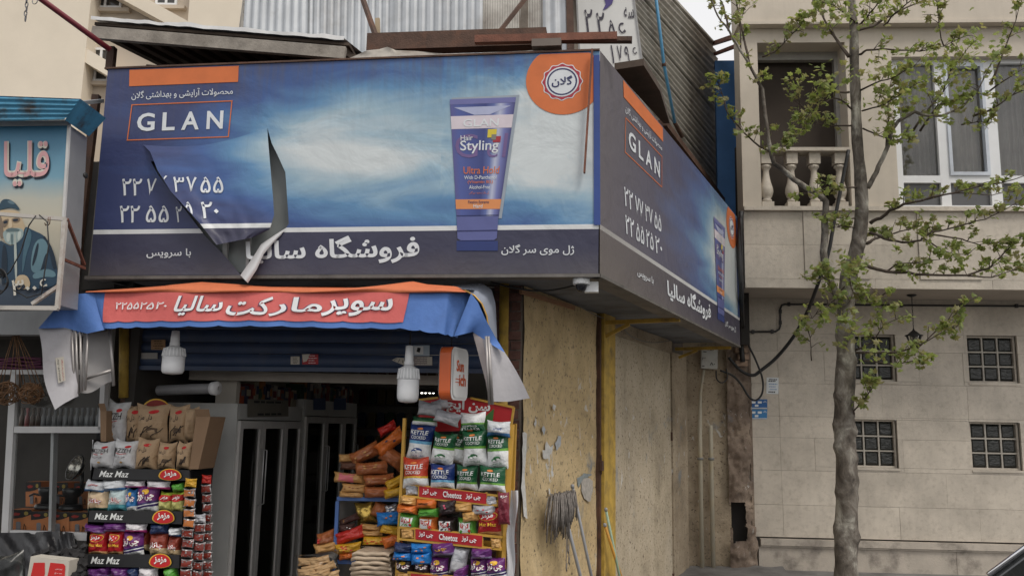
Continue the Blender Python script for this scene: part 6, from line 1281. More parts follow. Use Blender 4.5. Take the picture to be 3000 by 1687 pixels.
for x, y, w_, h_, rt, m_, ds, dc, li in ((1560, 1180, 200, 90, -3, M_ldb, 'dark navy bag lying on top', None, 1), (1720, 1185, 200, 90, 3, M_lbl, 'bright blue bag lying on top', d_spots(M_bo, 4), 1), (1550, 1258, 200, 80, 0, M_lbl, 'bright blue bag lying on top', d_spots(M_bo, 4), 1), (1725, 1280, 205, 110, 4, M_lbl, 'bright blue bag lying on top', d_spots(M_bo, 5), 1), (1930, 1192, 225, 125, 6, M_lpur, 'purple bag lying on top', d_small('چی', M_by), 1), (2080, 1300, 160, 260, -12, M_lsil, 'shiny silver bag leaning', None, 0), (2290, 1232, 205, 100, 4, M_lpur, 'purple bag lying on top', None, 1),
        (1570, 1355, 180, 140, 0, M_lblk, 'black snack bag', d_chitoz, 0), (1740, 1360, 165, 135, 2, M_lblk, 'black snack bag', d_chitoz, 0), (1892, 1365, 180, 200, -3, M_pur, 'purple snack bag', d_chitoz, 0), (2095, 1420, 150, 150, 4, M_pur, 'low purple snack bag', None, 0), (2270, 1365, 175, 190, 2, M_pur, 'purple snack bag', d_chitoz, 0), (2432, 1370, 205, 205, 4, M_pur, 'purple snack bag', d_chitoz, 0)):
    bag(RK, C6, x, y, w_, h_, rt, .0 if li else -.03, m_, ds, kl, .055, dc, li)
# hanging crisp pouch and white plastic beside the rack
bag(RK, C6, 2500, 810, 110, 310, 3, .04, M_mar, 'maroon pouch hanging beside the red strips', 'right edge of yellow rack', .03, d_small('مزه', M_bw, (.3, .9, .84, .93)))
g = MB(); g.grid(lambda s, t: RK.px(*crop(1400, 1237, 3.22)(300 + 75 * s - 40 * (1 - t) + 10 * math.sin(t * 9), 640 + 850 * (1 - t)), -.03 + .03 * math.sin(s * 5 + t * 4)), 8, 24); tag(g.build('white_plastic_sheet', mat('milky_plastic', (.6, .6, .62), .35, var=.1), None, RK.px(1500, 1690)), 'long white plastic sheet hanging beside the yellow rack against the pier', 'plastic sheet')
# ================================================================ blue shelf with bread and cakes
BK = SH.off(.06)
bu = thing('blue_shelf_unit', 'blue edged shelf unit full of bread and cakes left of the yellow rack', 'shelf', Vector((BK.px(1080, 1500).x, BK.px(1080, 1500).y, 0)))
M_bshelf = mat('blue_shelf_paint', (.06, .13, .34), .5, var=.12); M_wshelf = mat('white_shelf_side', (.45, .44, .43), .6)
def brl(p0, p1, w_, nm, d=0): a, c = BK.px(*C6(*p0), d), BK.px(*C6(*p1), d); g = MB(); g.bar(a, c, w_); return g.build(nm, M_bshelf, bu)
brl((930, 715), (1560, 728), .026, 'top_edge'); brl((930, 1310), (1500, 1325), .026, 'bottom_edge')
a, c = BK.px(*C6(933, 740)), BK.px(*C6(905, 1330)); c = a + (c - a) * (a.z / (a.z - c.z)); g = MB(); g.bar(a, c, .024); g.build('post', M_bshelf, bu)
g = MB(); g.add([a + SH.ex * .014, c + SH.ex * .014, c + SH.ex * .014 - BK.n * .4, a + SH.ex * .014 - BK.n * .4], [(0, 1, 2, 3), (3, 2, 1, 0)]); g.build('side_board', M_wshelf, bu)
for y in (705, 1300):
    a, c = BK.px(*C6(930, y), -.01), BK.px(*C6(1560, y + 14), -.01); g = MB(); g.add([a, c, c - BK.n * .42, a - BK.n * .42], [(0, 1, 2, 3)]); g.add([p - Zv * .015 for p in (a, c, c - BK.n * .42, a - BK.n * .42)], [(3, 2, 1, 0)]); g.build('board', M_wshelf, bu)
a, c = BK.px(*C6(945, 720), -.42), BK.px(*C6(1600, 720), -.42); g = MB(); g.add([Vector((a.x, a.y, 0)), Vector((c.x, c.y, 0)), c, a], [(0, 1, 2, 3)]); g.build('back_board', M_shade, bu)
wt = 'pile atop the blue shelf'; wi = 'inside the blue shelf'; G1, G2_ = 'packed bread piled on the blue shelf', 'packets inside the blue shelf'
M_wrap = M_lbr
for x, y, w_, h_, rt, dd, m_, ds, T_b, dc in ((1020, 335, 150, 75, 2, -.05, M_bisc, 'small pale bread roll pack', .05, None), (1185, 300, 290, 130, 28, -.03, M_lbr, 'brown glazed bun pack', .06, d_spots(M_bisc, 4)), (1430, 185, 300, 130, 40, -.0, M_lor, 'orange wrapped cake pack', .06, d_spots(M_ldb, 2)), (1400, 60, 180, 90, 30, -.1, M_lred, 'red wrapped pack', .05, None), (1060, 408, 210, 75, 0, -.04, flat('dark_roll', (92, 60, 46)), 'dark cocoa roll pack', .05, None), (1250, 432, 310, 120, 6, .02, M_lbr, 'brown glazed bun pack', .06, d_spots(M_bisc, 4)), (1450, 330, 230, 150, -30, -.02, M_lbr, 'brown glazed bun pack', .06, None), (1040, 520, 290, 90, -2, .0, M_bisc, 'pale cake roll with pink label', .055, lambda fn, o: (lambda g: (g.grid(lambda s, t: fn(.22 + .5 * s, .04 + .92 * t, .004), 4, 6), g.build('pink_label', flat('pink_label', (206, 110, 120)), o)))(MB())), (1320, 540, 290, 105, 4, .02, M_lbr, 'brown glazed bun pack', .06, d_spots(M_bisc, 3)), (1090, 618, 240, 80, -1, .01, M_bisc, 'tan biscuit pack', .05, d_spots(M_lbr, 4)), (1060, 678, 230, 55, 0, .01, M_bisc, 'tan biscuit pack', .04, None), (1310, 655, 260, 105, 2, .03, M_lbr, 'brown glazed bun pack', .06, None), (1475, 565, 190, 95, 25, .06, M_lyel, 'yellow wrapped cake pack', .05, None), (1480, 655, 230, 85, 14, .07, M_lyel, 'yellow wrapped cake pack', .05, None)):
    bag(BK, C6, x, y, w_, h_, rt, dd, m_, ds, wt, T_b, dc, True, 'bread_pack', 'bread pack', G1)
for x, y, w_, h_, rt, dd, m_, ds, T_b, dc in ((1200, 850, 190, 200, 10, -.10, M_lgold, 'crumpled gold foil pack', .05, None), (1340, 830, 170, 150, -20, -.06, M_lbr, 'brown glazed bun pack', .05, None), (1440, 815, 120, 90, 15, -.0, M_silf, 'crumpled silver foil pack', .04, None), (1040, 915, 190, 65, 24, -.03, flat('choc_wrap', (70, 44, 40)), 'chocolate cake pack', .04, d_spots(M_bisc, 2)), (1020, 988, 150, 65, 6, -.02, flat('choc_wrap', (70, 44, 40)), 'chocolate cake pack', .04, d_spots(M_bw, 2)), (1410, 905, 220, 125, 6, .05, M_lbl, 'blue crisp pack', .04, d_spots(M_bo, 2)), (1250, 985, 200, 55, -2, -.02, M_bisc, 'flat round bread pack', .04, None), (1250, 1040, 210, 55, 2, -.02, M_bisc, 'flat round bread pack', .04, None), (1045, 1062, 280, 115, 20, .0, M_lred, 'red crisp pack', .05, None), (1430, 1010, 190, 85, -8, .05, M_lyel, 'yellow cake pack', .05, None), (1290, 1112, 250, 80, 2, .0, M_lyel, 'yellow cake pack', .05, d_spots(M_br, 6)), (1030, 1182, 245, 90, 9, .02, M_lyel, 'yellow cake pack', .05, d_spots(M_br, 6)), (1020, 1255, 160, 65, 10, .02, M_lor, 'orange cake pack', .04, None), (1440, 1110, 180, 110, 20, .04, M_lor, 'orange cake pack', .04, None)):
    bag(BK, C6, x, y, w_, h_, rt, dd, m_, ds, wi, T_b, dc, True, 'cake_pack', 'cake pack', G2_)
wo = 'heap left of blue shelf'
for x, y, w_, h_, rt, m_, ds in ((830, 1085, 170, 120, 20, M_lbr, 'brown bread pack'), (830, 1175, 240, 95, 12, M_bisc, 'tan bread pack'), (780, 1110, 60, 70, 0, M_lred, 'small red pack')): bag(BK, C6, x, y, w_, h_, rt, -.02, m_, ds, wo, .06, None, True, 'bread_pack', 'bread pack', 'bread packs left of the blue shelf')
# bagged bread rolls and stacked flatbread
M_crust = mat('bread_crust', (.50, .33, .17), .7, var=.2, vs=14, bump=.3); M_clearbag = clearglass('clear_bag_film', (.95, .94, .93), .15, 1.18)
bo = thing('bread_roll_bag', 'clear plastic bag of long bread rolls at the bottom of the entrance', 'bread bag', BK.px(*C6(730, 1480), .15))
for i, (x, y, l, r) in enumerate(((640, 1310, 170, 4), (760, 1300, 200, 12), (700, 1370, 220, 18), (820, 1370, 200, 25), (640, 1410, 180, 8), (760, 1430, 220, 14), (860, 1440, 180, 10))):
    a = math.radians(r); fn, g, base = pillow(BK, *C6(x, y), l / 3.22, 75 / 3.22, a, .12 + .01 * i, .03, i); g.build('bread_roll', M_crust, bo)
fn, g, base = pillow(BK, *C6(735, 1360), 420 / 3.22, 260 / 3.22, .15, .13, .12, 99); g.build('clear_bag', M_clearbag, bo)
fo = thing('flatbread_stack', 'stack of pale flatbread sheets in a clear bag beside the yellow rack', 'flatbread', BK.px(*C6(1230, 1500), .2)); M_lav = mat('flatbread', (.58, .47, .35), .8, var=.15, vs=12, bump=.3)
for i in range(7):
    y = 1215 + i * 44; a, c = BK.px(*C6(1060 - i * 3 + R.uniform(-14, 14), y), .22), BK.px(*C6(1430 + i * 3 + R.uniform(-14, 14), y + 10), .22); g = MB(); k = i; th = .024
    wv = lambda s, t: Zv * (.008 * mnoise.noise(Vector((s * 4, t * 3, k * 3))) - .010 * abs(2 * s - 1) ** 6)
    g.grid(lambda s, t: a.lerp(c, s) - BK.n * (.28 * t) + wv(s, t), 18, 5); g.grid(lambda s, t: a.lerp(c, s) + BK.n * (.010 * math.sin(math.pi * t) + .006 * mnoise.noise(Vector((s * 7, t, k)))) - Zv * (th * t) + wv(s, 0), 18, 4, flip=True); g.build('flatbread_sheet', M_lav, fo)
fn, g, base = pillow(BK, *C6(1240, 1340), 480 / 3.22, 350 / 3.22, 0, .20, .06, 77); g.build('clear_bag', M_clearbag, fo)
# ================================================================ rough pier between shop wall and stone building
pr0, pr1 = RB.uv(2126, 1300)[0], RB.uv(2196, 1300)[0]; zp1 = RB.uv(2160, 1008)[1]
pier = thing('rough_plaster_pier', 'crumbling brown plaster pier with a broken dark hole between the shop and the stone building', 'pier', RB.p((pr0 + pr1) / 2, 0, .1))
M_pier = plaster('crumbling_plaster', (.17, .125, .095), (.34, .265, .20), .55, .0)
hole = [RB.uv(*p, .16) for p in ((2137, 1474), (2186, 1470), (2190, 1530), (2192, 1587), (2148, 1588), (2146, 1545), (2138, 1540))]
def inpoly(x, y, P):
    c = False
    for i in range(len(P)):
        a, b_ = P[i], P[i - 1]
        if (a[1] > y) != (b_[1] > y) and x < (b_[0] - a[0]) * (y - a[1]) / (b_[1] - a[1]) + a[0]: c = not c
    return c
rr = random.Random(4); g = MB(); nu, nv = 22, 120
def pf(i, j):
    s, t = i / nu, j / nv; z = zp1 * t; wob = .045 * mnoise.fractal(Vector((z * 4, 3, 1)), .8, 2.2, 4); u = pr0 + (pr1 - pr0 + wob + (.05 if z < .5 else 0)) * s
    d = .15 - .10 * s ** 3 + .05 * mnoise.fractal(Vector((u * 5, z * 5, 2)), .8, 2.2, 5) + .02 * mnoise.noise(Vector((u * 22, z * 22, 7)))
    return u, z, d
V = [[pf(i, j) for i in range(nu + 1)] for j in range(nv + 1)]
g.v = [RB.p(*V[j][i]) for j in range(nv + 1) for i in range(nu + 1)]
for j in range(nv):
    for i in range(nu):
        cx_ = (V[j][i][0] + V[j][i + 1][0]) / 2; cz_ = (V[j][i][1] + V[j + 1][i][1]) / 2
        if inpoly(cx_, cz_, hole): continue
        a = j * (nu + 1) + i; g.f.append((a, a + 1, a + nu + 2, a + nu + 1)); g.m.append(0); g.sf.append(True)
g.build('plaster_face', M_pier, pier)
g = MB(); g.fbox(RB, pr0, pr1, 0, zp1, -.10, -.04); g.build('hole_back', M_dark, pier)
g = MB(); g.fbox(RB, pr1 + .0, pr1 + .03, 0, zp1, -.03, .04); g.build('pier_edge', M_pier, pier)
for k in range(6):
    g = MB(); z_ = RB.uv(2165, 1075)[1] + .078 * k; o_ = (k % 2) * .03; g.fbox(RB, pr0 + .10 + o_, pr0 + .24 + o_ * .5, z_, z_ + .062, .08, .205 + R.uniform(-.01, .01)); g.build('brick', mat('pale_brick', (.36, .25, .18), .85, var=.25, vs=20, bump=.4), pier)
# base rubble apron
g = MB(); g.grid(lambda s, t: RB.p(pr0 - .9 + 1.5 * s, .004 + .05 * t ** 2 * (.3 + .7 * s) + .018 * t * mnoise.fractal(Vector((s * 7, t * 4, 3)), .8, 2.2, 4), .55 * (1 - t) * (1 + .5 * mnoise.noise(Vector((s * 5, 0, 1)))) + .10), 50, 14); g.build('mortar_apron', M_conc, pier)
# ================================================================ meter box and pale conduits on the shop side wall
MW = RB.off(.09)
mb_ = thing('meter_box', 'pale metal meter box with hand painted digits on the shop side wall', 'meter box', MW.px(2080, 1081))
q = [MW.px(*p, .08) for p in ((2056, 1014), (2103, 1018), (2102, 1081), (2054, 1078))]; M_mbx = mat('pale_grey_enamel', (.50, .50, .47), .5, var=.08, dirt=(.25, .2, .15), dirtamt=.3, dirts=8)
g = MB(); P2 = [p - RB.n * .09 for p in q]; g.add(q + P2, [(3, 2, 1, 0), (0, 1, 5, 4), (1, 2, 6, 5), (2, 3, 7, 6), (3, 0, 4, 7)]); g.build('casing', M_mbx, mb_)
mq = quadfn(MW, [(2056, 1014), (2103, 1018), (2102, 1081), (2054, 1078)], .085)
for t, r_ in (('۲۸۰', (.35, .75, .82, .93)), ('۲۳', (.05, .28, .38, .52)), ('۸۰', (.52, .85, .16, .30))): print_text(mq, t, r_, M_ink, mb_, .02)
g = MB(); g.bar(mq(.1, .76), mq(.3, .76), .008); g.bar(mq(.05, .10), mq(.2, .10), .008); g.build('painted_dash', M_ink, mb_)
M_cond = mat('cream_conduit', (.46, .42, .33), .6, var=.12, vs=6, dirt=(.4, .28, .08), dirtamt=.4, dirts=3)
for pts, lb_ in ((((2062, 1082), (2058, 1110), (2052, 1150), (2050, 1250)), 'cream conduit pipe dropping from the meter box to the ground'), (((2083, 1245), (2082, 1262)), 'second cream conduit pipe with open top right of the first')):
    P = [MW.px(*p, .045) for p in pts]; e = P[-1].copy(); e.z = .0; P.append(e); g = MB(); g.tube(P, [.017] * (len(P) - 2) + [.026, .026], 10); o = tag(g.build('conduit_pipe', M_cond, None, e), lb_, 'pipe')
    g = MB(); z_ = 1.25; g.tube([Vector((e.x, e.y, z_ - .015)), Vector((e.x, e.y, z_ + .015))], .036, 10); g.build('pipe_clamp', mat('grey_clamp', (.2, .2, .19), .5), o)
# torn paper and scuffs on the ochre wall
for i, (pts, m_) in enumerate(((((1600, 1290), (1612, 1310), (1622, 1300), (1615, 1325), (1604, 1345), (1592, 1340), (1588, 1318), (1596, 1322)), 'w'), (((1532, 1265), (1544, 1268), (1541, 1330), (1536, 1400), (1540, 1470), (1546, 1520), (1534, 1512), (1528, 1430), (1530, 1340)), 'w'), (((1592, 1243), (1598, 1258), (1594, 1275), (1588, 1262)), 'b'), (((1636, 1275), (1646, 1280), (1640, 1308), (1630, 1318), (1626, 1300)), 'b'), (((1704, 1402), (1722, 1398), (1738, 1410), (1736, 1440), (1728, 1470), (1712, 1462), (1702, 1435)), 'g'), (((1690, 1398), (1712, 1385), (1735, 1390), (1722, 1397), (1704, 1404), (1694, 1425)), 'bl'), (((1606, 1428), (1612, 1430), (1613, 1445), (1607, 1448)), 'w'), (((1568, 1225), (1574, 1240), (1570, 1250), (1564, 1242)), 'w'), (((1622, 1180), (1628, 1190), (1625, 1202), (1619, 1194)), 'w'))):
    g = MB(); rr2 = random.Random(i); pp = []
    for k in range(len(pts)):
        a, c = pts[k], pts[(k + 1) % len(pts)]
        for f_ in (0, .33, .66): pp.append((a[0] + (c[0] - a[0]) * f_ + rr2.uniform(-1.6, 1.6), a[1] + (c[1] - a[1]) * f_ + rr2.uniform(-2.5, 2.5)))
    cx_, cy_ = sum(p[0] for p in pp) / len(pp), sum(p[1] for p in pp) / len(pp)
    g.add([WS.px(cx_, cy_, .036)] + [WS.px(*p, .033) for p in pp], [(0, 1 + (k + 1) % len(pp), 1 + k) for k in range(len(pp))]); g.build('torn_paper_scrap', {'w': mat('chalky_white', (.58, .57, .54), .85, var=.2, vs=30), 'b': mat('chalky_blue_grey', (.42, .44, .46), .85, var=.2, vs=30), 'g': mat('chalky_grey', (.40, .37, .33), .85, var=.25, vs=30), 'bl': mat('blue_grey_smear', (.24, .27, .27), .85, var=.3, vs=20)}[m_], shop)
# wood batten and sagging wires under the billboard
g = MB(); g.bar(WS.px(1525, 853, .05), WS.px(1682, 902, .05), .02, .03); tag(g.build('wood_batten', mat('orange_brown_batten', (.32, .17, .09), .8, var=.2), None, WS.px(1525, 853, .05)), 'thin orange-brown batten along the top of the ochre wall', 'batten')
def wire(name, pts, r, label, cat='cable', m_=None, sub=4):
    P = [Vector(p) for p in pts]; Q = []
    for i in range(len(P) - 1):
        p0, p1, p2, p3 = P[max(i - 1, 0)], P[i], P[i + 1], P[min(i + 2, len(P) - 1)]
        for k in range(sub): t = k / sub; Q.append(.5 * ((2 * p1) + (p2 - p0) * t + (2 * p0 - 5 * p1 + 4 * p2 - p3) * t * t + (3 * p1 - p0 - 3 * p2 + p3) * t ** 3))
    Q.append(P[-1]); g = MB(); g.tube(Q, r, 6); return tag(g.build(name, m_ or M_cab, None, P[-1]), label, cat)
M_gw = mat('grey_wire', (.16, .15, .14), .6)
wire('thin_wire', [WS.px(x, y, .07) for x, y in ((1690, 893), (1750, 925), (1810, 948), (1850, 985), (1905, 1003), (1960, 998), (1992, 990))], .0045, 'thin grey wire sagging along the wall under the billboard', 'wire', M_gw)
wire('camera_cable', [SF.px(*p, -.30) for p in ((1438, 826), (1500, 842), (1570, 852), (1630, 848))] + [SF.px(1684, 836, -.16)], .006, 'black cable running to the white dome camera', 'cable')
# ================================================================ dome camera
DC = SF.off(-.07); dc = thing('dome_camera', 'white dome security camera under the billboard corner', 'camera', DC.px(1703, 856)); zq = ZB - .012
k = DC.mpp(1700, 830); p = DC.px(1703, 834); r = 25 * k
g = MB(); g.lathe(p, [(r * .96, 0), (r, .006), (r, .035), (r * .96, max(.04, zq - p.z + .002))], 24); g.build('housing', M_bulbw, dc)
g = MB(); g.lathe(p, [(.001, -.046), (r * .35, -.042), (r * .58, -.028), (r * .68, -.008), (r * .70, .001)], 20); g.build('dome', glassmat('smoked_dome', (.02, .02, .025), .05), dc)
g = MB(); q0 = DC.px(1733, 842, -.04); g.box(q0, .085, .06, .065, (SF.ex, -SF.n, Zv)); g.build('junction_box', M_bulbw, dc)
# ================================================================ mop and sticks leaning on the wall
MPu = lambda x, y, d: WS.px(x, y, d)
mop = thing('string_mop', 'grey string mop standing head up against the ochre wall', 'mop', Vector((0, 0, 0))); 
def stick(a, c, r): 
    c2 = a + (c - a) * ((a.z) / (a.z - c.z)); g = MB(); g.tube([a, c2], r, 10); return g, c2
M_stk = mat('grey_stick', (.30, .31, .33), .45, var=.1)
hd0 = MPu(1650, 1482, .13); g, base = stick(hd0, MPu(1706, 1710, .17), .013); mop.location = base; WL[mop] = base.copy(); g.build('handle', M_stk, mop)
g = MB(); b0, b1 = MPu(1616, 1461, .12), MPu(1679, 1449, .12); g.bar(b0, b1, .03, .02); g.bar((b0 + b1) / 2, hd0, .03, .03); g.build('head_bar', mat('dark_grey_plastic', (.14, .14, .15), .6), mop)
M_mop = mat('grey_mop_yarn', (.21, .19, .175), .95, var=.35, vs=40); g = MB(); rr = random.Random(12)
for i in range(150):
    s = rr.random(); p0 = b0.lerp(b1, s * .98); L_ = rr.uniform(.16, .30) if s < .75 else rr.uniform(.1, .2); sd_d = rr.choice((1, 1, -1)); out_ = rr.uniform(.01, .05); sx_ = rr.uniform(-.05, .03) - .05 * (s < .3)
    pts = [p0 + Zv * .012, p0 + WS.n * (out_ * .6) * sd_d + Zv * rr.uniform(.01, .04) + WS.ex * sx_ * .3, p0 + WS.n * (out_ if sd_d > 0 else -.02) + WS.ex * sx_ - Zv * L_ * .45, p0 + WS.n * (out_ * .9 if sd_d > 0 else -.03) + WS.ex * (sx_ * 1.1 + rr.uniform(-.015, .015)) - Zv * L_]
    g.tube(pts, .0045, 4)
for x, L_ in ((.5, .50), (.62, .46), (.56, .38)): p0 = b0.lerp(b1, x) + WS.n * .03; g.tube([p0, p0 - Zv * L_ * .5 + WS.ex * .01, p0 - Zv * L_, p0 - Zv * (L_ + .02) + WS.ex * .015, p0 - Zv * (L_ - .04) + WS.ex * .02], .004, 4)
g.build('mop_strings', M_mop, mop, kind='stuff')
for a, c, r, m_, nm, lb_ in (((1677, 1424), (1742, 1730), .012, M_stk, 'broom_handle', 'plain grey stick leaning right of the mop'), ((1772, 1537), (1830, 1720), .012, mat('orange_stick', (.60, .30, .05), .5, var=.12), 'broom_handle', 'orange stick leaning at the yellow post'), ((1775, 1492), (1822, 1720), .011, mat('green_stick', (.32, .45, .34), .5, var=.1), 'broom_handle', 'pale green stick leaning at the yellow post')):
    g, base = stick(MPu(*a, .12), MPu(*c, .17), r); o = tag(g.build(nm, m_, None, base), lb_, 'stick'); g = MB(); e = MPu(*a, .12); g.lathe(e, [(r * 1.2, -.012), (r * 1.2, .01), (r * .7, .016)], 10); g.build('end_cap', M_stk, o)
# ================================================================ things on the stone building
def strip_cable(pts, r, nm, lb_, clips=()):
    P = [RB.px(*p, .02) for p in pts]; g = MB(); g.tube(P, r, 6); o = tag(g.build(nm, M_cab, None, P[0]), lb_, 'conduit')
    for c in clips: g = MB(); p = RB.px(*c, .018); g.box(p, .03, .03, .045, (RB.ex, -RB.n, Zv)); g.build('clip', M_blackmetal, o)
strip_cable([(2172, 972), (2190, 972), (2272, 971), (2283, 964), (2286, 955), (2286, 905), (2290, 894), (2300, 891), (2500, 893), (3090, 897)], .012, 'black_conduit', 'thin black conduit clipped along the wall under the overhang', ((2206, 972), (2262, 971), (2286, 945), (2286, 912), (2311, 891), (2640, 894), (2818, 895), (2978, 896)))
pq = [(2246, 1105), (2281, 1106), (2281, 1154), (2245, 1153)]
def poster(q, m_, lb_, nm='paper_notice', e=.006):
    f0 = quadfn(RB, q, e); g = MB(); g.poly([f0(0, 0), f0(1, 0), f0(1, 1), f0(0, 1)], RB.n, .003); return tag(g.build(nm, m_, None, f0(.5, 0)), lb_, 'notice'), quadfn(RB, q, e + .002)
o, f = poster(pq, flat('poster_white', (214, 218, 220)), 'white paper notice with dark print stuck on the stone wall'); lines(f, o, M_ink, 2, .15, .9, .06, .78, .88); lines(f, o, flat('poster_blue_ink', (120, 150, 190)), 3, .15, .9, .05, .28, .6); lines(f, o, M_ink, 1, .1, .9, .07, .12, .12)
for q, m_, lb_ in (([(2200, 1169), (2248, 1169), (2248, 1196), (2200, 1196)], (44, 96, 156), 'upper dark blue address plate left of the tree'), ([(2200, 1198), (2248, 1198), (2247, 1227), (2200, 1227)], (58, 124, 178), 'lower lighter blue address plate left of the tree')):
    o, f = poster(q, flat('plate%d' % m_[1], m_), lb_, 'address_plate')
    for r_ in ((.05, .28, .55, .78), (.42, .66, .55, .78), (.24, .46, .2, .42)): g = MB(); g.poly([f(r_[0], r_[2]), f(r_[1], r_[2]), f(r_[1], r_[3]), f(r_[0], r_[3])]); g.build('number_field', M_white, o)
    g = MB(); g.poly([f(.02, .02), f(.98, .02), f(.98, .09), f(.02, .09)]); g.build('white_rule', M_white, o); print_text(f, 'پلاک', (.74, .95, .6, .85), M_white, o, .01)
# lantern
LN = RB.off(.42); ztop_l = zo + RB.o.z; lp0 = LN.px(2676, 960); lt = thing('hanging_lantern', 'black iron lantern hanging on a chain from the overhang', 'lantern', LN.px(2678, 1042))
top_l = Vector((lp0.x, lp0.y, z_so)); kk = LN.mpp(2676, 980); g = MB(); g.lathe(top_l, [(.05, -.001), (.055, -.012), (.03, -.025), (.006, -.03)], 16); g.build('ceiling_rose', M_blackmetal, lt)
n_l = int((top_l.z - lp0.z) / .03)
for i in range(n_l):
    p = Vector((lp0.x, lp0.y, lp0.z + .03 * i + .012)); X = RB.ex if i % 2 else RB.n; g = MB(); g.tube([p + X * (.006 * math.cos(t)) + Zv * (.018 * math.sin(t)) for t in [2 * math.pi * j / 8 for j in range(9)]], .0025, 4, False); g.build('chain_link', M_blackmetal, lt)
zl0 = LN.px(2676, 1020).z; Hn = lp0.z - zl0; rl = 23 * kk
g = MB(); g.lathe(lp0, [(.004, .0), (.010, -.02), (.014, -.03), (rl * .45, -.05), (rl * .75, -.075), (rl * 1.08, -Hn * .36), (rl * 1.12, -Hn * .40), (rl * .95, -Hn * .41)], 12); g.build('cap', M_blackmetal, lt)
for i in range(6):
    a = math.pi * i / 3; d = Vector((math.cos(a), math.sin(a), 0)); g = MB(); g.bar(lp0 + d * rl * .96 - Zv * Hn * .40, lp0 + d * rl * .45 - Zv * Hn * .98, .008); g.build('rib', M_blackmetal, lt)
g = MB(); g.lathe(lp0, [(rl * .92, -Hn * .41), (rl * .42, -Hn * .97)], 6, caps=False); g.build('glass', clearglass('lantern_glass', (.55, .56, .54)), lt)
g = MB(); g.lathe(lp0, [(rl * .5, -Hn * .96), (rl * .5, -Hn), (rl * .2, -Hn * 1.06), (.008, -Hn * 1.12), (.006, -Hn * 1.35)], 10); g.build('finial', M_blackmetal, lt)
g = MB(); g.lathe(lp0, [(.02, -Hn * .9), (.025, -Hn * .7), (.015, -Hn * .55)], 8); g.build('lamp', M_bulbw, lt)
# heavy cables
TY = 8.3
wire('thick_cable', [RF.px(2486, 440, .12), RF.px(2463, 555, .12), RF.px(2442, 660, .13), RF.px(2426, 745, .13), RF.px(2393, 841, .10), RB.px(2362, 920, .5), RB.px(2324, 987, .35), RB.px(2275, 1047, .22), RB.px(2229, 1085, .18), RB.px(2205, 1099, .18), RB.px(2170, 1085, .22), RB.px(2135, 1047, .25)], .020, 'thick black cable looping from the balcony down to the alley pier')
wire('looped_cable', [RF.px(2170, 640, .1), RF.px(2174, 760, .1), RF.px(2176, 880, .1), RB.px(2182, 980, .3), RB.px(2215, 1057, .26), RB.px(2234, 1110, .24), RB.px(2233, 1151, .24), RB.px(2215, 1172, .24), RB.px(2194, 1162, .24), RB.px(2170, 1124, .26), RB.px(2145, 1099, .28), RB.px(2110, 1085, .3)], .013, 'thinner black cable hanging in a loop above the blue plates')
wire('dark_cable_bundle', [RF.px(2172, 620, .06), RF.px(2166, 720, .08), RF.px(2172, 860, .08), RB.px(2168, 960, .3), RB.px(2176, 1060, .25)], .03, 'bundle of dark cables in the gap at the end of the billboard')
wire('small_cable', [RB.px(2098, 1085, .35), RB.px(2100, 1110, .34), RB.px(2115, 1121, .33), RB.px(2130, 1108, .3), RB.px(2128, 1080, .3)], .008, 'short black cable loop below the meter box')
g = MB(); g.bar(RF.px(2168, 430, -.5), RF.px(2180, 1010, -.5), .16, .1); tag(g.build('dark_gap_board', M_dark, None, RF.px(2180, 1010, -.5)), 'dark fill in the gap behind the end of the billboard', 'board')  # near-black slab closing the gap
# ================================================================ street tree (young plane, fresh leaves)
tb0 = atY(2477, 1684, TY); tree = thing('street_plane_tree', 'slim plane tree with fresh green leaves growing in front of the stone building', 'tree', Vector((tb0.x, tb0.y, 0)))
M_bark = None
def barkmat():
    m, nt, b = newmat('plane_bark'); P = pos(nt, 1, 1, .6)
    col = ramp(nt, noise(nt, P, 6.5, 8, .66, .6), [(.34, (.05, .042, .034)), (.46, (.13, .11, .09)), (.55, (.22, .20, .17)), (.66, (.44, .42, .36))])
    nt.links.new(col, b.inputs['Base Color']); b.inputs['Roughness'].default_value = .85
    bn = N(nt, 'ShaderNodeBump'); bn.inputs['Strength'].default_value = .7; bn.inputs['Distance'].default_value = .02; nt.links.new(noise(nt, P, 24, 6, .65), bn.inputs['Height']); nt.links.new(bn.outputs[0], b.inputs['Normal']); return m
M_bark = barkmat(); M_twig = mat('twig_bark', (.075, .055, .042), .85, var=.3, vs=20)
km = TY / FPX
rt_ = random.Random(21)
trunk = [(2477, 1700, 33), (2478, 1640, 32), (2480, 1560, 31), (2481, 1425, 29), (2478, 1330, 29), (2474, 1251, 28), (2474, 1180, 28), (2475, 1110, 28), (2477, 1030, 26), (2479, 935, 25), (2480, 860, 24), (2486, 800, 24), (2504, 755, 23), (2518, 700, 21), (2523, 650, 19.5), (2524, 590, 19), (2519, 502, 17), (2512, 419, 16), (2507, 320, 15), (2505, 245, 15), (2502, 105, 13), (2495, 0, 11), (2490, -120, 9), (2500, -260, 6)]
P = []; RR_ = []
for i in range(len(trunk) - 1):
    a, c = trunk[i], trunk[i + 1]
    for k in range(8): t = k / 8; P.append(atY(a[0] + (c[0] - a[0]) * t, a[1] + (c[1] - a[1]) * t, TY)); RR_.append((a[2] + (c[2] - a[2]) * t) * km)
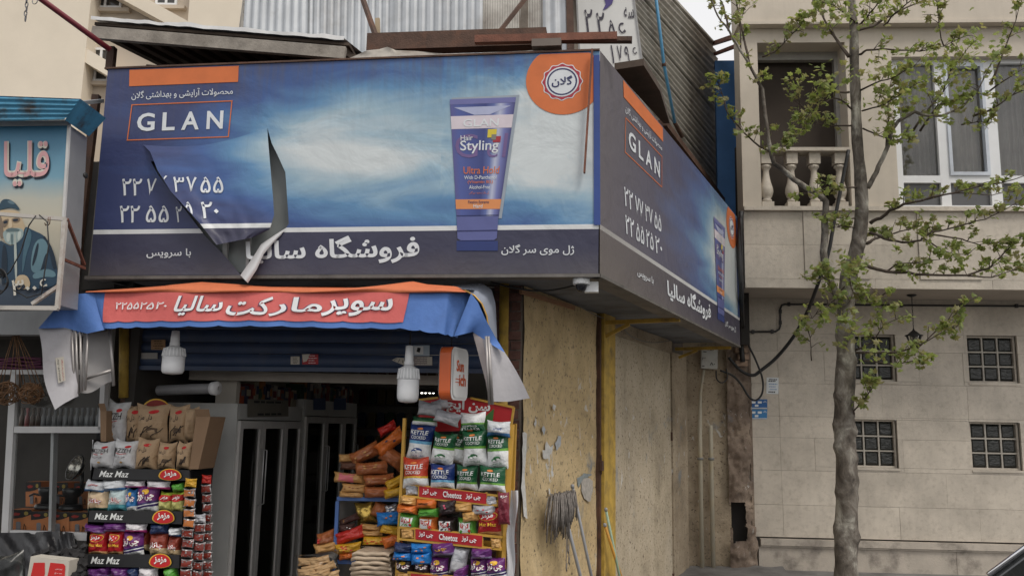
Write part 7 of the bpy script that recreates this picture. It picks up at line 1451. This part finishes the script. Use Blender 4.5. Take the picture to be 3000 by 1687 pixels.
P[0].z = -.05; KN = [(atY(2480, y, TY).z, ak, ka) for y, ak, ka in ((1160, 3.3, .22), (1262, 5.9, .30), (1245, 3.4, .2), (1440, 3.2, .22), (1465, -.2, .18), (1550, 3.3, .25), (1572, -.3, .25), (1390, 4.6, .2), (1060, 5.6, .22), (1310, 3.2, .25), (1500, 4.9, .2), (1340, 5.5, .22), (1110, 4.4, .2), (1410, .1, .2), (980, 3.4, .18), (720, 4.7, .3), (620, 5.2, .2))]; 
g = MB(); seg = 20; vs_ = []
for i, p in enumerate(P):
    for k in range(seg):
        a = 2 * math.pi * k / seg; lump = 1 + .05 * math.sin(3 * a + p.z * 7) + .05 * math.sin(p.z * 13 + a * 2) + rt_.uniform(-.02, .02) + .07 * mnoise.noise(Vector((math.cos(a) * 1.5, math.sin(a) * 1.5, p.z * 5)))
        for (zk, ak, ka) in KN: lump += ka * math.exp(-((p.z - zk) / .045) ** 2) * max(0, math.cos(a - ak)) ** 3
        if p.z < .25: lump += .25 * (.25 - p.z)
        vs_.append(p + Vector((math.cos(a), math.sin(a), 0)) * RR_[i] * lump)
g.sm = True; g.add(vs_, [(i * seg + k, i * seg + (k + 1) % seg, (i + 1) * seg + (k + 1) % seg, (i + 1) * seg + k) for i in range(len(P) - 1) for k in range(seg)])
tr_o = g.build('trunk', M_bark, tree)
K4, K8 = crop(2100, 0, 2.862), crop(2100, 450, 2.862); K9 = crop(2100, 900, 2.862)
br = [  # (crop, points, base radius px, depth drift)
    (None, [(2476, 870), (2450, 862), (2428, 815), (2411, 740), (2418, 650), (2421, 592), (2400, 570), (2380, 558), (2327, 527), (2268, 478), (2257, 444), (2247, 384), (2233, 262), (2215, 224), (2170, 150), (2135, 91), (2103, 45), (2080, -10)], 12.5, -.3),
    (None, [(2257, 444), (2225, 430), (2180, 390), (2130, 330), (2108, 250), (2100, 236)], 3.5, -.2),
    (None, [(2170, 150), (2168, 60), (2190, 10)], 3, .2), (None, [(2135, 91), (2120, 20), (2090, -40)], 4, .1), (None, [(2195, 190), (2175, 100), (2160, 20), (2150, -30)], 4.5, .2),
    (K8, [(1265, 290), (1320, 200), (1380, 60), (1440, -60), (1450, -160), (1520, -270), (1660, -350), (1780, -310), (1900, -320), (2050, -390), (2140, -470), (2200, -560), (2280, -720), (2400, -860)], 8, -.5),
    (K4, [(1420, 1230), (1440, 980), (1430, 800), (1480, 620)], 4, .1), (K4, [(1700, 1100), (1850, 880), (2020, 840)], 4, -.3), (K4, [(2140, 980), (2300, 920), (2480, 800), (2700, 700)], 4, -.4),
    (K8, [(1290, 580), (1370, 540), (1450, 480), (1560, 430), (1800, 370), (2100, 300), (2400, 240), (2700, 150)], 6, -.7), (K8, [(1760, 380), (2000, 330), (2300, 350), (2500, 320)], 3, .2),
    (K8, [(1260, 750), (1330, 715), (1400, 690), (1600, 640), (1690, 600)], 5.5, .4), (K8, [(1280, 665), (1330, 680), (1400, 710), (1550, 745), (1700, 730), (1800, 660), (2000, 620), (2250, 550), (2420, 470), (2650, 330)], 5, -.5),
    (K8, [(1800, 680), (2050, 720), (2200, 760), (2400, 740)], 3, -.3), (K8, [(1750, 720), (1900, 820), (2100, 850)], 3, .3),
    (K8, [(1215, 930), (1320, 960), (1420, 990), (1600, 1000), (1800, 1020), (2100, 1020), (2280, 960), (2420, 820), (2520, 730), (2650, 600)], 6, -.4), (K8, [(2100, 1020), (2300, 1040), (2450, 990), (2550, 950)], 3, .3), (K8, [(1420, 990), (1500, 930), (1700, 910), (1950, 880)], 3, -.3),
    (K4, [(1150, 260), (1300, 220), (1430, 150), (1560, 80), (1740, 0), (1900, -100)], 6, .5), (K4, [(1110, 480), (1040, 380), (960, 270), (880, 120), (800, 0), (740, -100)], 6, .6), (K4, [(1400, 220), (1500, 110), (1640, 0), (1700, -60)], 3.5, -.4),
    (K4, [(1130, 910), (1060, 850), (980, 820), (880, 870), (780, 950), (700, 1040), (650, 1180), (580, 1220)], 3.2, -.5), (K4, [(1130, 1060), (1000, 1060), (870, 1040), (800, 1020)], 3, .4), (K4, [(1110, 780), (980, 765), (860, 740)], 4, -.4), (K4, [(770, 950), (700, 870), (680, 740)], 2.2, -.2),
    (K4, [(380, 480), (480, 440), (600, 320), (700, 220), (740, 150)], 3, -.3), (K4, [(1200, 460), (1250, 420), (1420, 420), (1700, 430), (1900, 390), (2100, 300)], 4, -.6), (K4, [(1900, 390), (1860, 200), (1850, 20)], 2.5, -.2), (K4, [(2300, 700), (2400, 450), (2480, 250), (2560, 0)], 4, -.3), (K4, [(2250, 800), (2400, 680), (2600, 560)], 3.5, -.3),
    (K8, [(1170, 290), (1050, 275), (930, 290), (800, 330)], 3, -.4), (K8, [(1160, 540), (1050, 545), (950, 520)], 3, -.3), (K8, [(1160, 620), (1040, 610), (1000, 620)], 2.4, .3), (K8, [(1010, 1130), (970, 1080), (900, 1050), (840, 980)], 3.5, -.3),
    (K9, [(1150, 920), (1150, 870), (1250, 750), (1310, 660), (1320, 630)], 3, -.3), (K9, [(1150, 370), (1300, 300), (1400, 150), (1560, 70)], 3, -.3), (K9, [(1130, 380), (1520, 380), (1700, 320), (1900, 200), (2020, 160)], 3.4, -.5), (K9, [(1680, 340), (1900, 150), (2030, 20)], 2.4, -.3), (K9, [(1150, 440), (1500, 480), (1650, 440), (1720, 480)], 2.6, -.4), (K9, [(800, 450), (785, 280), (770, 200)], 2, -.1), (K8, [(1100, 1000), (1140, 1160), (1080, 1400)], 3, -.5), (K8, [(1110, 1060), (980, 1220), (900, 1290), (800, 1380)], 2.4, -.4), (K8, [(1140, 1150), (1230, 1260), (1330, 1150), (1480, 1290)], 2, -.4),
    (K4, [(1180, 200), (1080, 120), (1000, 60), (880, 20)], 3.5, -.5), (K4, [(1180, 240), (1260, 140), (1330, 60), (1400, -20)], 4, -.5), (K4, [(1200, 760), (1330, 700), (1500, 640), (1650, 560)], 3.5, -.6), (K4, [(1220, 930), (1350, 900), (1500, 820), (1620, 740)], 3, -.5), (K4, [(1230, 1080), (1350, 1130), (1480, 1180), (1620, 1160)], 3, -.5), (K4, [(1640, 1100), (1760, 940), (1900, 760), (1960, 600), (2050, 480)], 4, -.2), (K4, [(2050, 1050), (2180, 1020), (2300, 1030)], 2.5, -.2)]
LEAVES = []
g = MB(); g2 = MB()
for bi, (K, pts, r0, drift) in enumerate(br):
    pp = [K(*p) if K else p for p in pts]; n = len(pp); Q = []
    ystart = TY - .02
    for i, p in enumerate(pp): Q.append(atY(p[0], p[1], ystart + drift * i / (n - 1)))
    D = []
    for i in range(n - 1):
        for k in range(3): D.append(Q[i].lerp(Q[i + 1], k / 3) + Vector((rt_.uniform(-1, 1), rt_.uniform(-1, 1), rt_.uniform(-1, 1))) * .006)
    D.append(Q[-1]); N_ = len(D); rs = [max(.0035, r0 * km * (1 - .85 * i / (N_ - 1))) for i in range(N_)]
    (g if r0 > 7.5 else g2).tube(D, rs, 8 if r0 > 7.5 else 5)
    lf0 = .25 if bi != 0 else .52
    for i in range(N_):
        fr_t = i / (N_ - 1)
        if fr_t < lf0: continue
        for rep in range(2 if r0 < 7 else 1):
            if rt_.random() < .18: continue
            d = (D[min(i + 1, N_ - 1)] - D[max(i - 1, 0)]).normalized(); side = Vector((rt_.uniform(-1, 1), rt_.uniform(-1, 1), rt_.uniform(-.4, 1))); side = (side - d * side.dot(d) * .5).normalized()
            L_ = rt_.uniform(.05, .17); e = D[i] + side * L_ + d * L_ * .4; mid = D[i].lerp(e, .5) + Zv * .012
            g2.tube([D[i], mid, e], [.004, .003, .002], 4, False)
            for k in range(rt_.randint(4, 8)): LEAVES.append((e.lerp(mid, rt_.random() * .8) + Vector((rt_.uniform(-1, 1), rt_.uniform(-1, 1), rt_.uniform(-1, 1))) * .035, rt_.uniform(.018, .040)))
    for k in range(5): LEAVES.append((D[-1] + Vector((rt_.uniform(-1, 1), rt_.uniform(-1, 1), rt_.uniform(-1, 1))) * .05, rt_.uniform(.025, .045)))
for (x, y, n, s) in ((1080, 880, 26, 60), (900, 960, 24, 90), (1050, 1000, 20, 80), (1130, 1010, 20, 60), (1200, 930, 24, 60)):
    for k in range(n): px_, py_ = K8(x + rt_.gauss(0, s), y + rt_.gauss(0, s * .7)); LEAVES.append((atY(px_, py_, TY - .25 + rt_.uniform(-.25, .15)), rt_.uniform(.020, .042)))
for (x, y, n, s) in ((1080, 290, 16, 70), (1250, 250, 18, 80), (1400, 400, 34, 110), (1150, 150, 16, 60)):
    for k in range(n): px_, py_ = K9(x + rt_.gauss(0, s), y + rt_.gauss(0, s * .6)); LEAVES.append((atY(px_, py_, TY - .3 + rt_.uniform(-.25, .15)), rt_.uniform(.020, .042)))
for (x, y, n, s) in ((1350, 560, 45, 110), (1560, 700, 60, 130), (1800, 620, 60, 140), (2050, 560, 55, 130), (1450, 900, 40, 110), (2250, 380, 40, 130), (1150, 150, 45, 110), (950, 640, 26, 80), (750, 650, 20, 70)):
    for k in range(n): px_, py_ = K4(x + rt_.gauss(0, s), y + rt_.gauss(0, s * .8)); LEAVES.append((atY(px_, py_, TY - .4 + rt_.uniform(-.4, .5)), rt_.uniform(.020, .041)))
g.build('limb', M_bark, tree); g2.build('twigs', M_twig, tree, kind='stuff')
lv = MB(); SHP = [(0, -1.0), (.30, -.62), (.85, -.55), (.62, -.12), (1.0, .35), (.45, .38), (.0, 1.15), (-.45, .38), (-1.0, .35), (-.62, -.12), (-.85, -.55), (-.30, -.62)]
for (p, s) in LEAVES:
    nrm = Vector((rt_.gauss(0, .7), rt_.gauss(-.35, .6), rt_.gauss(.75, .5))).normalized(); X = nrm.orthogonal().normalized(); X = (Matrix.Rotation(rt_.uniform(0, 6.28), 3, nrm) @ X); Y = nrm.cross(X); cup = rt_.uniform(-.1, .35); lv.mi = rt_.randrange(3)
    lv.add([p + nrm * (.12 * s)] + [p + X * (a * s) + Y * (b_ * s) - nrm * (cup * s * abs(a)) for a, b_ in SHP], [(0, 1 + i, 1 + (i + 1) % 12) for i in range(12)])
def leafmat(nm, c, tr):
    m, nt, b = newmat(nm); P = pos(nt); col = ramp(nt, noise(nt, P, 16, 3), [(.3, tuple(x * .8 for x in c)), (.7, tuple(x * 1.2 for x in c))]); nt.links.new(col, b.inputs['Base Color']); b.inputs['Roughness'].default_value = .5
    t = N(nt, 'ShaderNodeBsdfTranslucent'); t.inputs[0].default_value = (*tr, 1); mx = N(nt, 'ShaderNodeMixShader'); mx.inputs[0].default_value = .45; nt.links.new(b.outputs[0], mx.inputs[1]); nt.links.new(t.outputs[0], mx.inputs[2]); nt.links.new(mx.outputs[0], nt.nodes['Material Output'].inputs[0]); return m
lv.build('crown', [leafmat('leaf_fresh', (.21, .25, .075), (.44, .52, .13)), leafmat('leaf_mid', (.155, .20, .058), (.36, .44, .10)), leafmat('leaf_bronze', (.23, .215, .09), (.40, .38, .13))], tree, kind='stuff')
# ================================================================ neighbouring hookah shop on the left
LW = SH.off(.15)
lsu = lambda x, y=1400, d=0: LW.uv(x, y, d)[0]
hk = thing('hookah_shop', 'dark open neighbouring shop with grey fascia left of the awning', 'building', Vector((LW.px(100, 1500).x, LW.px(100, 1500).y, 0)))
uR = lsu(322); uL = uR - 3.2
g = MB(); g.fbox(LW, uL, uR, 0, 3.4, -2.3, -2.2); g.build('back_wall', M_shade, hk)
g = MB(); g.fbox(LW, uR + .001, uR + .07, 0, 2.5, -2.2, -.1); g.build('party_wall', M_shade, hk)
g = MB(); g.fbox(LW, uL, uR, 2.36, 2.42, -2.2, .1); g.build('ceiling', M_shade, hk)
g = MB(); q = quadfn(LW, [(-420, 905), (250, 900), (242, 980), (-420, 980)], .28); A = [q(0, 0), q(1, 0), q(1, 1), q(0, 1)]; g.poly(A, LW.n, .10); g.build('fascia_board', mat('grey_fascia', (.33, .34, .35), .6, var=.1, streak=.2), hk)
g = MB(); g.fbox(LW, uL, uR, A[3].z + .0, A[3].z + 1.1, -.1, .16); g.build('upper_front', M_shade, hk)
M_wfr = mat('white_window_frame', (.50, .50, .50), .5, var=.06)
wfm = thing('display_window', 'white framed glass display window of the neighbouring shop', 'window', LW.px(40, 1560, .05))
def wbar(p0, p1, w_, nm='frame_bar', d=.05, h=.05): g = MB(); g.bar(LW.px(*p0, d), LW.px(*p1, d), w_, h, up=LW.n); return g.build(nm, M_wfr, wfm)
a, c = LW.px(46, 1090, .05), LW.px(20, 1560, .05); c = a + (c - a) * (a.z / (a.z - c.z)); g = MB(); g.bar(a, c, .05, .05); g.build('post', M_wfr, wfm)
wbar((-260, 1090), (330, 1090), .032, 'top_rail'); wbar((48, 1258), (300, 1258), .045, 'middle_rail'); wbar((308, 1098), (300, 1258), .035, 'right_stile'); wbar((160, 1268), (152, 1560), .022, 'mullion', .0); wbar((35, 1562), (300, 1572), .05, 'bottom_rail')
for nm, q in (('upper_pane', [(52, 1098), (305, 1098), (298, 1252), (45, 1252)]), ('lower_pane', [(42, 1268), (296, 1268), (290, 1555), (24, 1555)])):
    f = quadfn(LW, q, .045); g = MB(); g.poly([f(0, 0), f(1, 0), f(1, 1), f(0, 1)], LW.n, .004); g.build(nm, clearglass('shop_glass', (.93, .94, .94), .03, 1.22), wfm)
# upper display: shelf with jars
g = MB(); a, c = LW.px(45, 1250, -.02), LW.px(300, 1250, -.02); g.add([a, c, c - LW.n * .3, a - LW.n * .3], [(0, 1, 2, 3)]); g.build('jar_shelf', M_wfr, wfm)
rr = random.Random(9); jm = [mat('jar_clear', (.20, .21, .22), .25, var=.2), mat('jar_brown', (.10, .06, .04), .3), mat('jar_red', (.25, .06, .06), .3)]; jmesh = {}
for i in range(15):
    x = 62 + i * 16; i3 = 0 if i in (4, 6, 7, 8, 9, 10, 11, 12, 13) else rr.randrange(3); p = LW.px(x, 1249, -.08 - .08 * (i % 2))
    if i3 not in jmesh:
        g = MB(); g.lathe((0, 0, 0), [(.016, 0), (.018, .01), (.018, .07), (.009, .09), (.010, .10), (.014, .13), (.014, .135)], 10); o = g.build('glass_jar', jm[i3]); jmesh[i3] = o.data
    else: o = bpy.data.objects.new('glass_jar', jmesh[i3]); COL.objects.link(o)
    o.location = p; tag(o, 'small glass hookah base, %s from left on the upper window shelf' % ORD[i], 'jar', 'glass pieces in the display window')
# folded purple cloth
for i in range(4):
    g = MB(); y = 1050 + i * 9; a, c = LW.px(-60, y, .02), LW.px(128, y - 3, .02); g.grid(lambda s, t: a.lerp(c, s) + Zv * (.012 * math.sin(t * math.pi) + .006 * math.sin(s * 12 + i)) - LW.n * (.25 * t - .02), 14, 6); g.grid(lambda s, t: a.lerp(c, s) - Zv * (.014 * t) + LW.n * (.02 + .008 * math.sin(t * 3.14)) + Zv * .006 * math.sin(s * 12 + i), 14, 3, flip=True)
    tag(g.build('folded_cloth', mat('purple_cloth', (.12, .035, .075), .9, var=.25, vs=12), None, a), ['topmost folded purple cloth under the grey fascia', 'second folded purple cloth from the top under the fascia', 'third folded purple cloth from the top under the fascia', 'lowest folded purple cloth, just above the white rail'][i], 'cloth', 'folded purple cloths')
# hanging baskets
M_bsk = mat('brown_wicker', (.20, .105, .05), .85, var=.4, vs=30); ap = LW.px(47, 962, .22)
for k, (x, y, r, lb_) in enumerate(((24, 1150, 34, 'left hanging ball of brown wicker baskets'), (92, 1152, 32, 'right hanging ball of brown wicker baskets'))):
    c = LW.px(x, y, .22); kk = LW.mpp(x, y, .22); R_ = r * kk; o = thing('wicker_basket_bundle', lb_, 'basket', c - Zv * R_, 'wicker baskets on ropes'); g = MB()
    for i in range(46):
        n_ = Vector((rr.gauss(0, 1), rr.gauss(0, 1), rr.gauss(0, 1))).normalized(); X = n_.orthogonal().normalized(); Y = n_.cross(X); rad = R_ * rr.uniform(.75, 1.08); of = n_ * rr.uniform(-.4, .4) * R_; a0 = rr.uniform(0, 6.28); sp = rr.uniform(2, 4.5)
        g.tube([c + of + (X * math.cos(a0 + sp * j / 9) + Y * math.sin(a0 + sp * j / 9)) * rad * (1 - .15 * abs(of.length / R_)) - Zv * 0 for j in range(10)], .0028, 4, False)
    g.build('wicker', M_bsk, o, kind='stuff')
    for j in range(5):
        a = 2 * math.pi * j / 5; e = c + Vector((math.cos(a) * R_ * .9, math.sin(a) * R_ * .5, R_ * .5)); g = MB(); g.tube([ap + Vector((.01 * math.cos(a), .01 * math.sin(a), -.02)), ap.lerp(e, .5) + Vector((.012 * math.cos(a), 0, 0)), e], .0028, 4); g.build('rope', M_bsk, o)
g = MB(); g.tube([ap + Zv * .16, ap - Zv * .02], .006, 6); g.lathe(ap - Zv * .03, [(.004, 0), (.014, .01), (.016, .03), (.008, .05), (.003, .055)], 10); tag(g.build('rope_knot', M_bsk, None, ap), 'knotted rope end that holds the wicker baskets', 'rope')
# orange cartons
M_bxo = mat('orange_carton', (.48, .17, .055), .55, var=.12, vs=6); M_bxk = flat('carton_black', (34, 28, 28)); M_bxr = flat('carton_red', (150, 40, 30)); M_bxs = flat('carton_silver', (120, 118, 122))
BX = LW.off(-.03)
def carton(x0, y0, x1, y1, lb_, d=0):
    q = [C5(x0, y0), C5(x1, y0), C5(x1, y1), C5(x0, y1)]; f = quadfn(BX, q, d); o = thing('orange_carton', lb_, 'box', f(.5, 0), 'orange hookah coal cartons'); A = [f(0, 0), f(1, 0), f(1, 1), f(0, 1)]; B2 = [p - BX.n * .14 for p in A]; g = MB(); g.add(A + B2, [(0, 1, 2, 3), (1, 5, 6, 2), (4, 0, 3, 7), (3, 2, 6, 7)]); g.build('box_body', M_bxo, o)
    f2 = quadfn(BX, q, d + .003); g = MB(); g.poly([f2(0, .60), f2(.3, .62), f2(.6, .66), f2(1, .80), f2(1, 1), f2(0, 1)]); g.build('black_top_print', M_bxk, o)
    f3 = quadfn(BX, q, d + .005); g = MB(); g.poly([f3(.08, .82), f3(.25, .88), f3(.5, .84), f3(.42, .76), f3(.2, .74)]); g.build('flame_print', M_bxr, o); g = MB(); g.add([f3(.75 + .10 * math.cos(a), .84 + .09 * math.sin(a)) for a in [math.pi * k / 5 for k in range(10)]], [tuple(range(10))]); g.build('seal_print', flat('seal_gold', (150, 130, 60)), o)
    g = MB(); g.poly([f3(.28, .10), f3(.50, .10), f3(.50, .44), f3(.45, .48), f3(.33, .48), f3(.28, .44)]); g.build('product_print', M_bxs, o); g = MB(); g.tube([f3(.62, .14), f3(.66, .38), f3(.72, .26), f3(.74, .12)], .0022, 4); g.build('hose_print', M_bxk, o)
for i, (x0, x1, y0) in enumerate(((92, 298, 822), (292, 478, 835), (470, 662, 840), (652, 845, 845))): carton(x0, y0, x1, 1036 + i * 8, ['leftmost orange and black carton in the window front row', 'second orange carton from the left in the window front row', 'third orange carton from the left in the window front row', 'rightmost orange carton in the window front row beside the black rack'][i])
for i, (x0, x1, y0, y1) in enumerate(((242, 385, 560, 790), (480, 640, 565, 800), (700, 850, 570, 810))): carton(x0, y0, x1, y1, ['left orange carton in the back row behind the black burner', 'middle orange carton in the back row between the burners', 'right orange carton in the back row by the snack rack'][i], -.22)
for y, d in ((1060, .02), (815, -.16)):
    g = MB(); a, c = BX.px(*C5(80, y), d), BX.px(*C5(900, y + 12), d); g.add([a, c, c - BX.n * .45, a - BX.n * .45], [(0, 1, 2, 3)]); g.add([a - Zv * .02, c - Zv * .02, c, a], [(0, 1, 2, 3)]); g.build('display_board', M_woodd, wfm)
# black charcoal burners and dish heater
M_bp_ = mat('black_gloss_plastic', (.012, .012, .013), .3, var=.1)
for i, (x, y, lb_) in enumerate(((440, 810, 'left black charcoal burner with handle in the window'), (665, 820, 'right black charcoal burner with handle in the window'))):
    p = BX.px(*C5(x, y), -.08); o = thing('charcoal_burner', lb_, 'burner', p, 'black charcoal burners'); kk = BX.mpp(*C5(x, y), -.08) / 3.22
    g = MB(); g.lathe(p, [(105 * kk, 0), (110 * kk, 12 * kk), (100 * kk, 40 * kk), (70 * kk, 50 * kk)], 20); g.build('base', M_bp_, o)
    g = MB(); g.lathe(p, [(60 * kk, 50 * kk), (55 * kk, 110 * kk), (80 * kk, 130 * kk), (88 * kk, 185 * kk), (78 * kk, 195 * kk), (70 * kk, 185 * kk), (20 * kk, 180 * kk)], 20); g.build('bowl', M_bp_, o)
    g = MB(); g.lathe(p, [(72 * kk, 186 * kk), (74 * kk, 192 * kk)], 20); g.build('metal_rim', M_silf, o)
    g = MB(); q0 = p + Zv * 120 * kk; g.tube([q0 - SH.ex * 60 * kk, q0 - SH.ex * 150 * kk + Zv * 10 * kk, q0 - SH.ex * 190 * kk - Zv * 10 * kk], 10 * kk, 8); g.build('handle', M_bp_, o)
p = BX.px(*C5(720, 430), -.12); kk = BX.mpp(*C5(720, 430), -.12) / 3.22; ax_ = (LW.n * .78 + SH.ex * -.45 + Zv * .35).normalized(); X_ = ax_.orthogonal().normalized(); X_ = (SH.ex - ax_ * SH.ex.dot(ax_)).normalized(); Y_ = ax_.cross(X_)
dh = thing('dish_heater', 'shiny round dish heater on the back row of the window', 'heater', p - Zv * .12)
g = MB(); g.lathe(p, [(.004, -.05), (60 * kk, -.04), (100 * kk, -.015), (122 * kk, .012)], 28, (X_, Y_, ax_), caps=False); g.build('reflector', mat('dull_mirror', (.55, .52, .46), .18, .95, var=.1), dh)
for k in range(10):
    a = 2 * math.pi * k / 10; g = MB(); g.tube([p + ax_ * .016, p + (X_ * math.cos(a) + Y_ * math.sin(a)) * 122 * kk + ax_ * .014], .0015, 4); g.build('guard_wire', M_tube_, dh)
g = MB(); g.lathe(p, [(118 * kk, .010), (126 * kk, .010), (126 * kk, .018), (118 * kk, .018)], 28, (X_, Y_, ax_), caps=False); g.build('rim', M_bp_, dh)
g = MB(); g.tube([p - ax_ * .05, p - ax_ * .06 - Zv * .16], .012, 8); g.build('stem', M_bp_, dh)
# black plastic heap, charcoal, box, clear bag at the very bottom left
TP = LW.off(.22); g = MB(); M_bps = mat('black_bin_plastic', (.022, .022, .024), .28, var=.2, vs=9, bump=.9, bs=14)
tp0 = [C5(-100, 1040), C5(300, 1035), C5(560, 1020), C5(690, 1040), C5(725, 1110)]; tp1 = [C5(-100, 1700), C5(300, 1700), C5(500, 1700), C5(700, 1700), C5(800, 1700)]
g.grid(lambda s, t: TP.px(*[a + (b_ - a) * t for a, b_ in zip(lerp_list(tp0, s), lerp_list(tp1, s))], .0 + .16 * t - .12 * (1 - t) ** 2 + .025 * math.sin(s * 19 + t * 6) + .018 * math.sin(s * 41 - t * 13)), 40, 24, flip=True); tag(g.build('black_plastic_cover', M_bps, None, TP.px(*C5(300, 1700), .16)), 'crumpled black plastic covering the heap below the display window', 'plastic cover')
g = MB(); rr = random.Random(31)
for i in range(150):
    s, t = rr.random(), rr.random(); x, y = 330 + 470 * s, 1150 + 90 * abs(s - .75) + (1470 - 1150) * t; p = TP.px(*C5(x, y), .10 + .16 * t + rr.uniform(-.02, .02)); r = rr.uniform(.012, .022); X = Vector((rr.gauss(0, 1), rr.gauss(0, 1), rr.gauss(0, 1))).normalized(); Y = X.orthogonal().normalized(); Z = X.cross(Y); g.box(p, r * 2, r * 1.7, r * 1.5, (X, Y, Z))
tag(g.build('charcoal_heap', mat('charcoal', (.022, .021, .022), .9, var=.5, vs=30, bump=.6), None, TP.px(*C5(560, 1470), .2), kind='stuff'), 'heap of black charcoal lumps beside the black rack', 'charcoal')
q = [C5(290, 1262), C5(655, 1300), C5(632, 1560), C5(245, 1540)]; f = quadfn(TP, q, .30); o = thing('red_white_box', 'white carton with torn red front panel in the charcoal heap', 'box', f(.5, 0)); A = [f(0, 0), f(1, 0), f(1, 1), f(0, 1)]; g = MB(); g.poly(A, TP.n, .10); g.build('box_body', M_paper, o)
f2 = quadfn(TP, q, .303); g = MB(); g.poly([f2(.06, .0), f2(.40, .0), f2(.42, .45), f2(.38, .84), f2(.10, .80)]); g.build('red_panel', flat('box_red', (196, 44, 42)), o); g = MB(); g.poly([f2(.46, .0), f2(.93, .0), f2(.91, .78), f2(.86, .86), f2(.52, .86), f2(.50, .5)]); rp = g.build('red_panel', flat('box_red', (196, 44, 42)), o)
f3 = quadfn(TP, q, .306)
for k, t in enumerate(('لیمو نعنایی', 'سیب یخ', 'هلو')): print_text(f3, t, (.66, .84, .62 - .15 * k, .69 - .15 * k), M_white, rp)
fn, g, base = pillow(TP, *C5(70, 1430), 330 / 3.22, 380 / 3.22, .15, .30, .09, 5); tag(g.build('clear_plastic_bag', clearglass('milky_bag', (.55, .57, .56), .25), None, base), 'half transparent plastic bag at the bottom left corner', 'bag')
# ================================================================ parked car, only its windscreen corner shows
P1, P2 = atY(2905, 1687, 3.35), atY(3000, 1615, 3.35); sl_ = (P2 - P1); sl_ = sl_ / sl_.z
zr = 1.50; car = thing('parked_car', 'dark parked car whose chrome edged window corner shows at bottom right', 'car', Vector((P1.x + 1.0, 2.56, -.13)))
M_car = mat('dark_car_paint', (.03, .032, .036), .25, var=.05); M_chr = mat('chrome_trim', (.7, .7, .72), .12, 1.0, var=.03); M_cg = glassmat('car_glass', (.02, .022, .022), .04); M_tyre = mat('tyre_rubber', (.02, .02, .02), .8)
x0 = P1.x; roofx = P1.x + sl_.x * (zr - P1.z)
prof = [(x0 - 1.25, .22), (x0 - 1.30, .45), (x0 - 1.22, .72), (x0 - .9, P1.z - .22), (x0 - .12, P1.z - .05), (x0 - .02, P1.z - .015), (roofx + 2.6, P1.z - .0), (roofx + 2.75, .75), (roofx + 2.7, .25)]
g = MB(); Yn, Yf = 1.78, 3.35; n = len(prof); g.sm = False
sec = [(Yn + .10, .94), (Yn, 1.0), (Yf, 1.0), (Yf - .10, .94)]
V = []
for yy, kz in ((Yn, 1), (Yf, 1)): V += [Vector((x, yy, z)) for x, z in prof]
g.add(V, [tuple(range(n))[::-1], tuple(range(n, 2 * n))] + [(i, (i + 1) % n, n + (i + 1) % n, n + i) for i in range(n)]); g.build('body', M_car, car)
cab = [(x0, P1.z), (roofx, zr), (roofx + .3, zr + .05), (roofx + 1.6, zr + .03), (roofx + 2.3, P1.z)]; n = len(cab)
g = MB(); V = [Vector((x, Yn + .012 + (z - P1.z) * .16, z)) for x, z in cab] + [Vector((x, Yf - .004 - (z - P1.z) * .05, z)) for x, z in cab]; g.add(V, [tuple(range(n))[::-1], tuple(range(n, 2 * n))] + [(i, (i + 1) % n, n + (i + 1) % n, n + i) for i in range(n)]); cb = g.build('cabin_glass', M_cg, car); VF = V[n:]
g = MB(); g.add([Vector((x, y, z + .006)) for y in (Yn + .14, Yf - .14) for x, z in cab[1:4]], [(0, 1, 4, 3), (1, 2, 5, 4)]); g.build('roof', M_car, car)
g = MB(); g.tube([V[0] + Vector((-.01, -.012, 0)), V[1] + Vector((-.01, -.012, 0)), V[2] + Vector((0, -.012, .01)), V[3] + Vector((0, -.012, .01))], .011, 8); g.build('chrome_trim', M_chr, car); g = MB(); g.tube([p + Vector((-.01, .006, .004)) for p in VF[:4]], .012, 8); g.build('chrome_trim', M_chr, car)
for wx in (x0 - .75, roofx + 1.9):
    for wy in (Yn + .08, Yf - .08):
        g = MB(); g.lathe((wx, wy - .10, .175), [(.16, 0), (.27, .01), (.30, .04), (.30, .16), (.27, .19), (.16, .20)], 24, (Vector((1, 0, 0)), Zv, Vector((0, 1, 0)))); wh = g.build('wheel', M_tyre, car); g = MB(); g.lathe((wx, wy - .104, .175), [(.02, 0), (.15, .004), (.165, .02), (.165, .18), (.15, .205), (.02, .208)], 12, (Vector((1, 0, 0)), Zv, Vector((0, 1, 0)))); g.build('rim', M_chr, wh)
for wy in (Yn + .22, Yf - .22): g = MB(); g.box((x0 - 1.27, wy, .60), .08, .32, .12); g.build('headlight', M_bulbw, car)
name_bags()
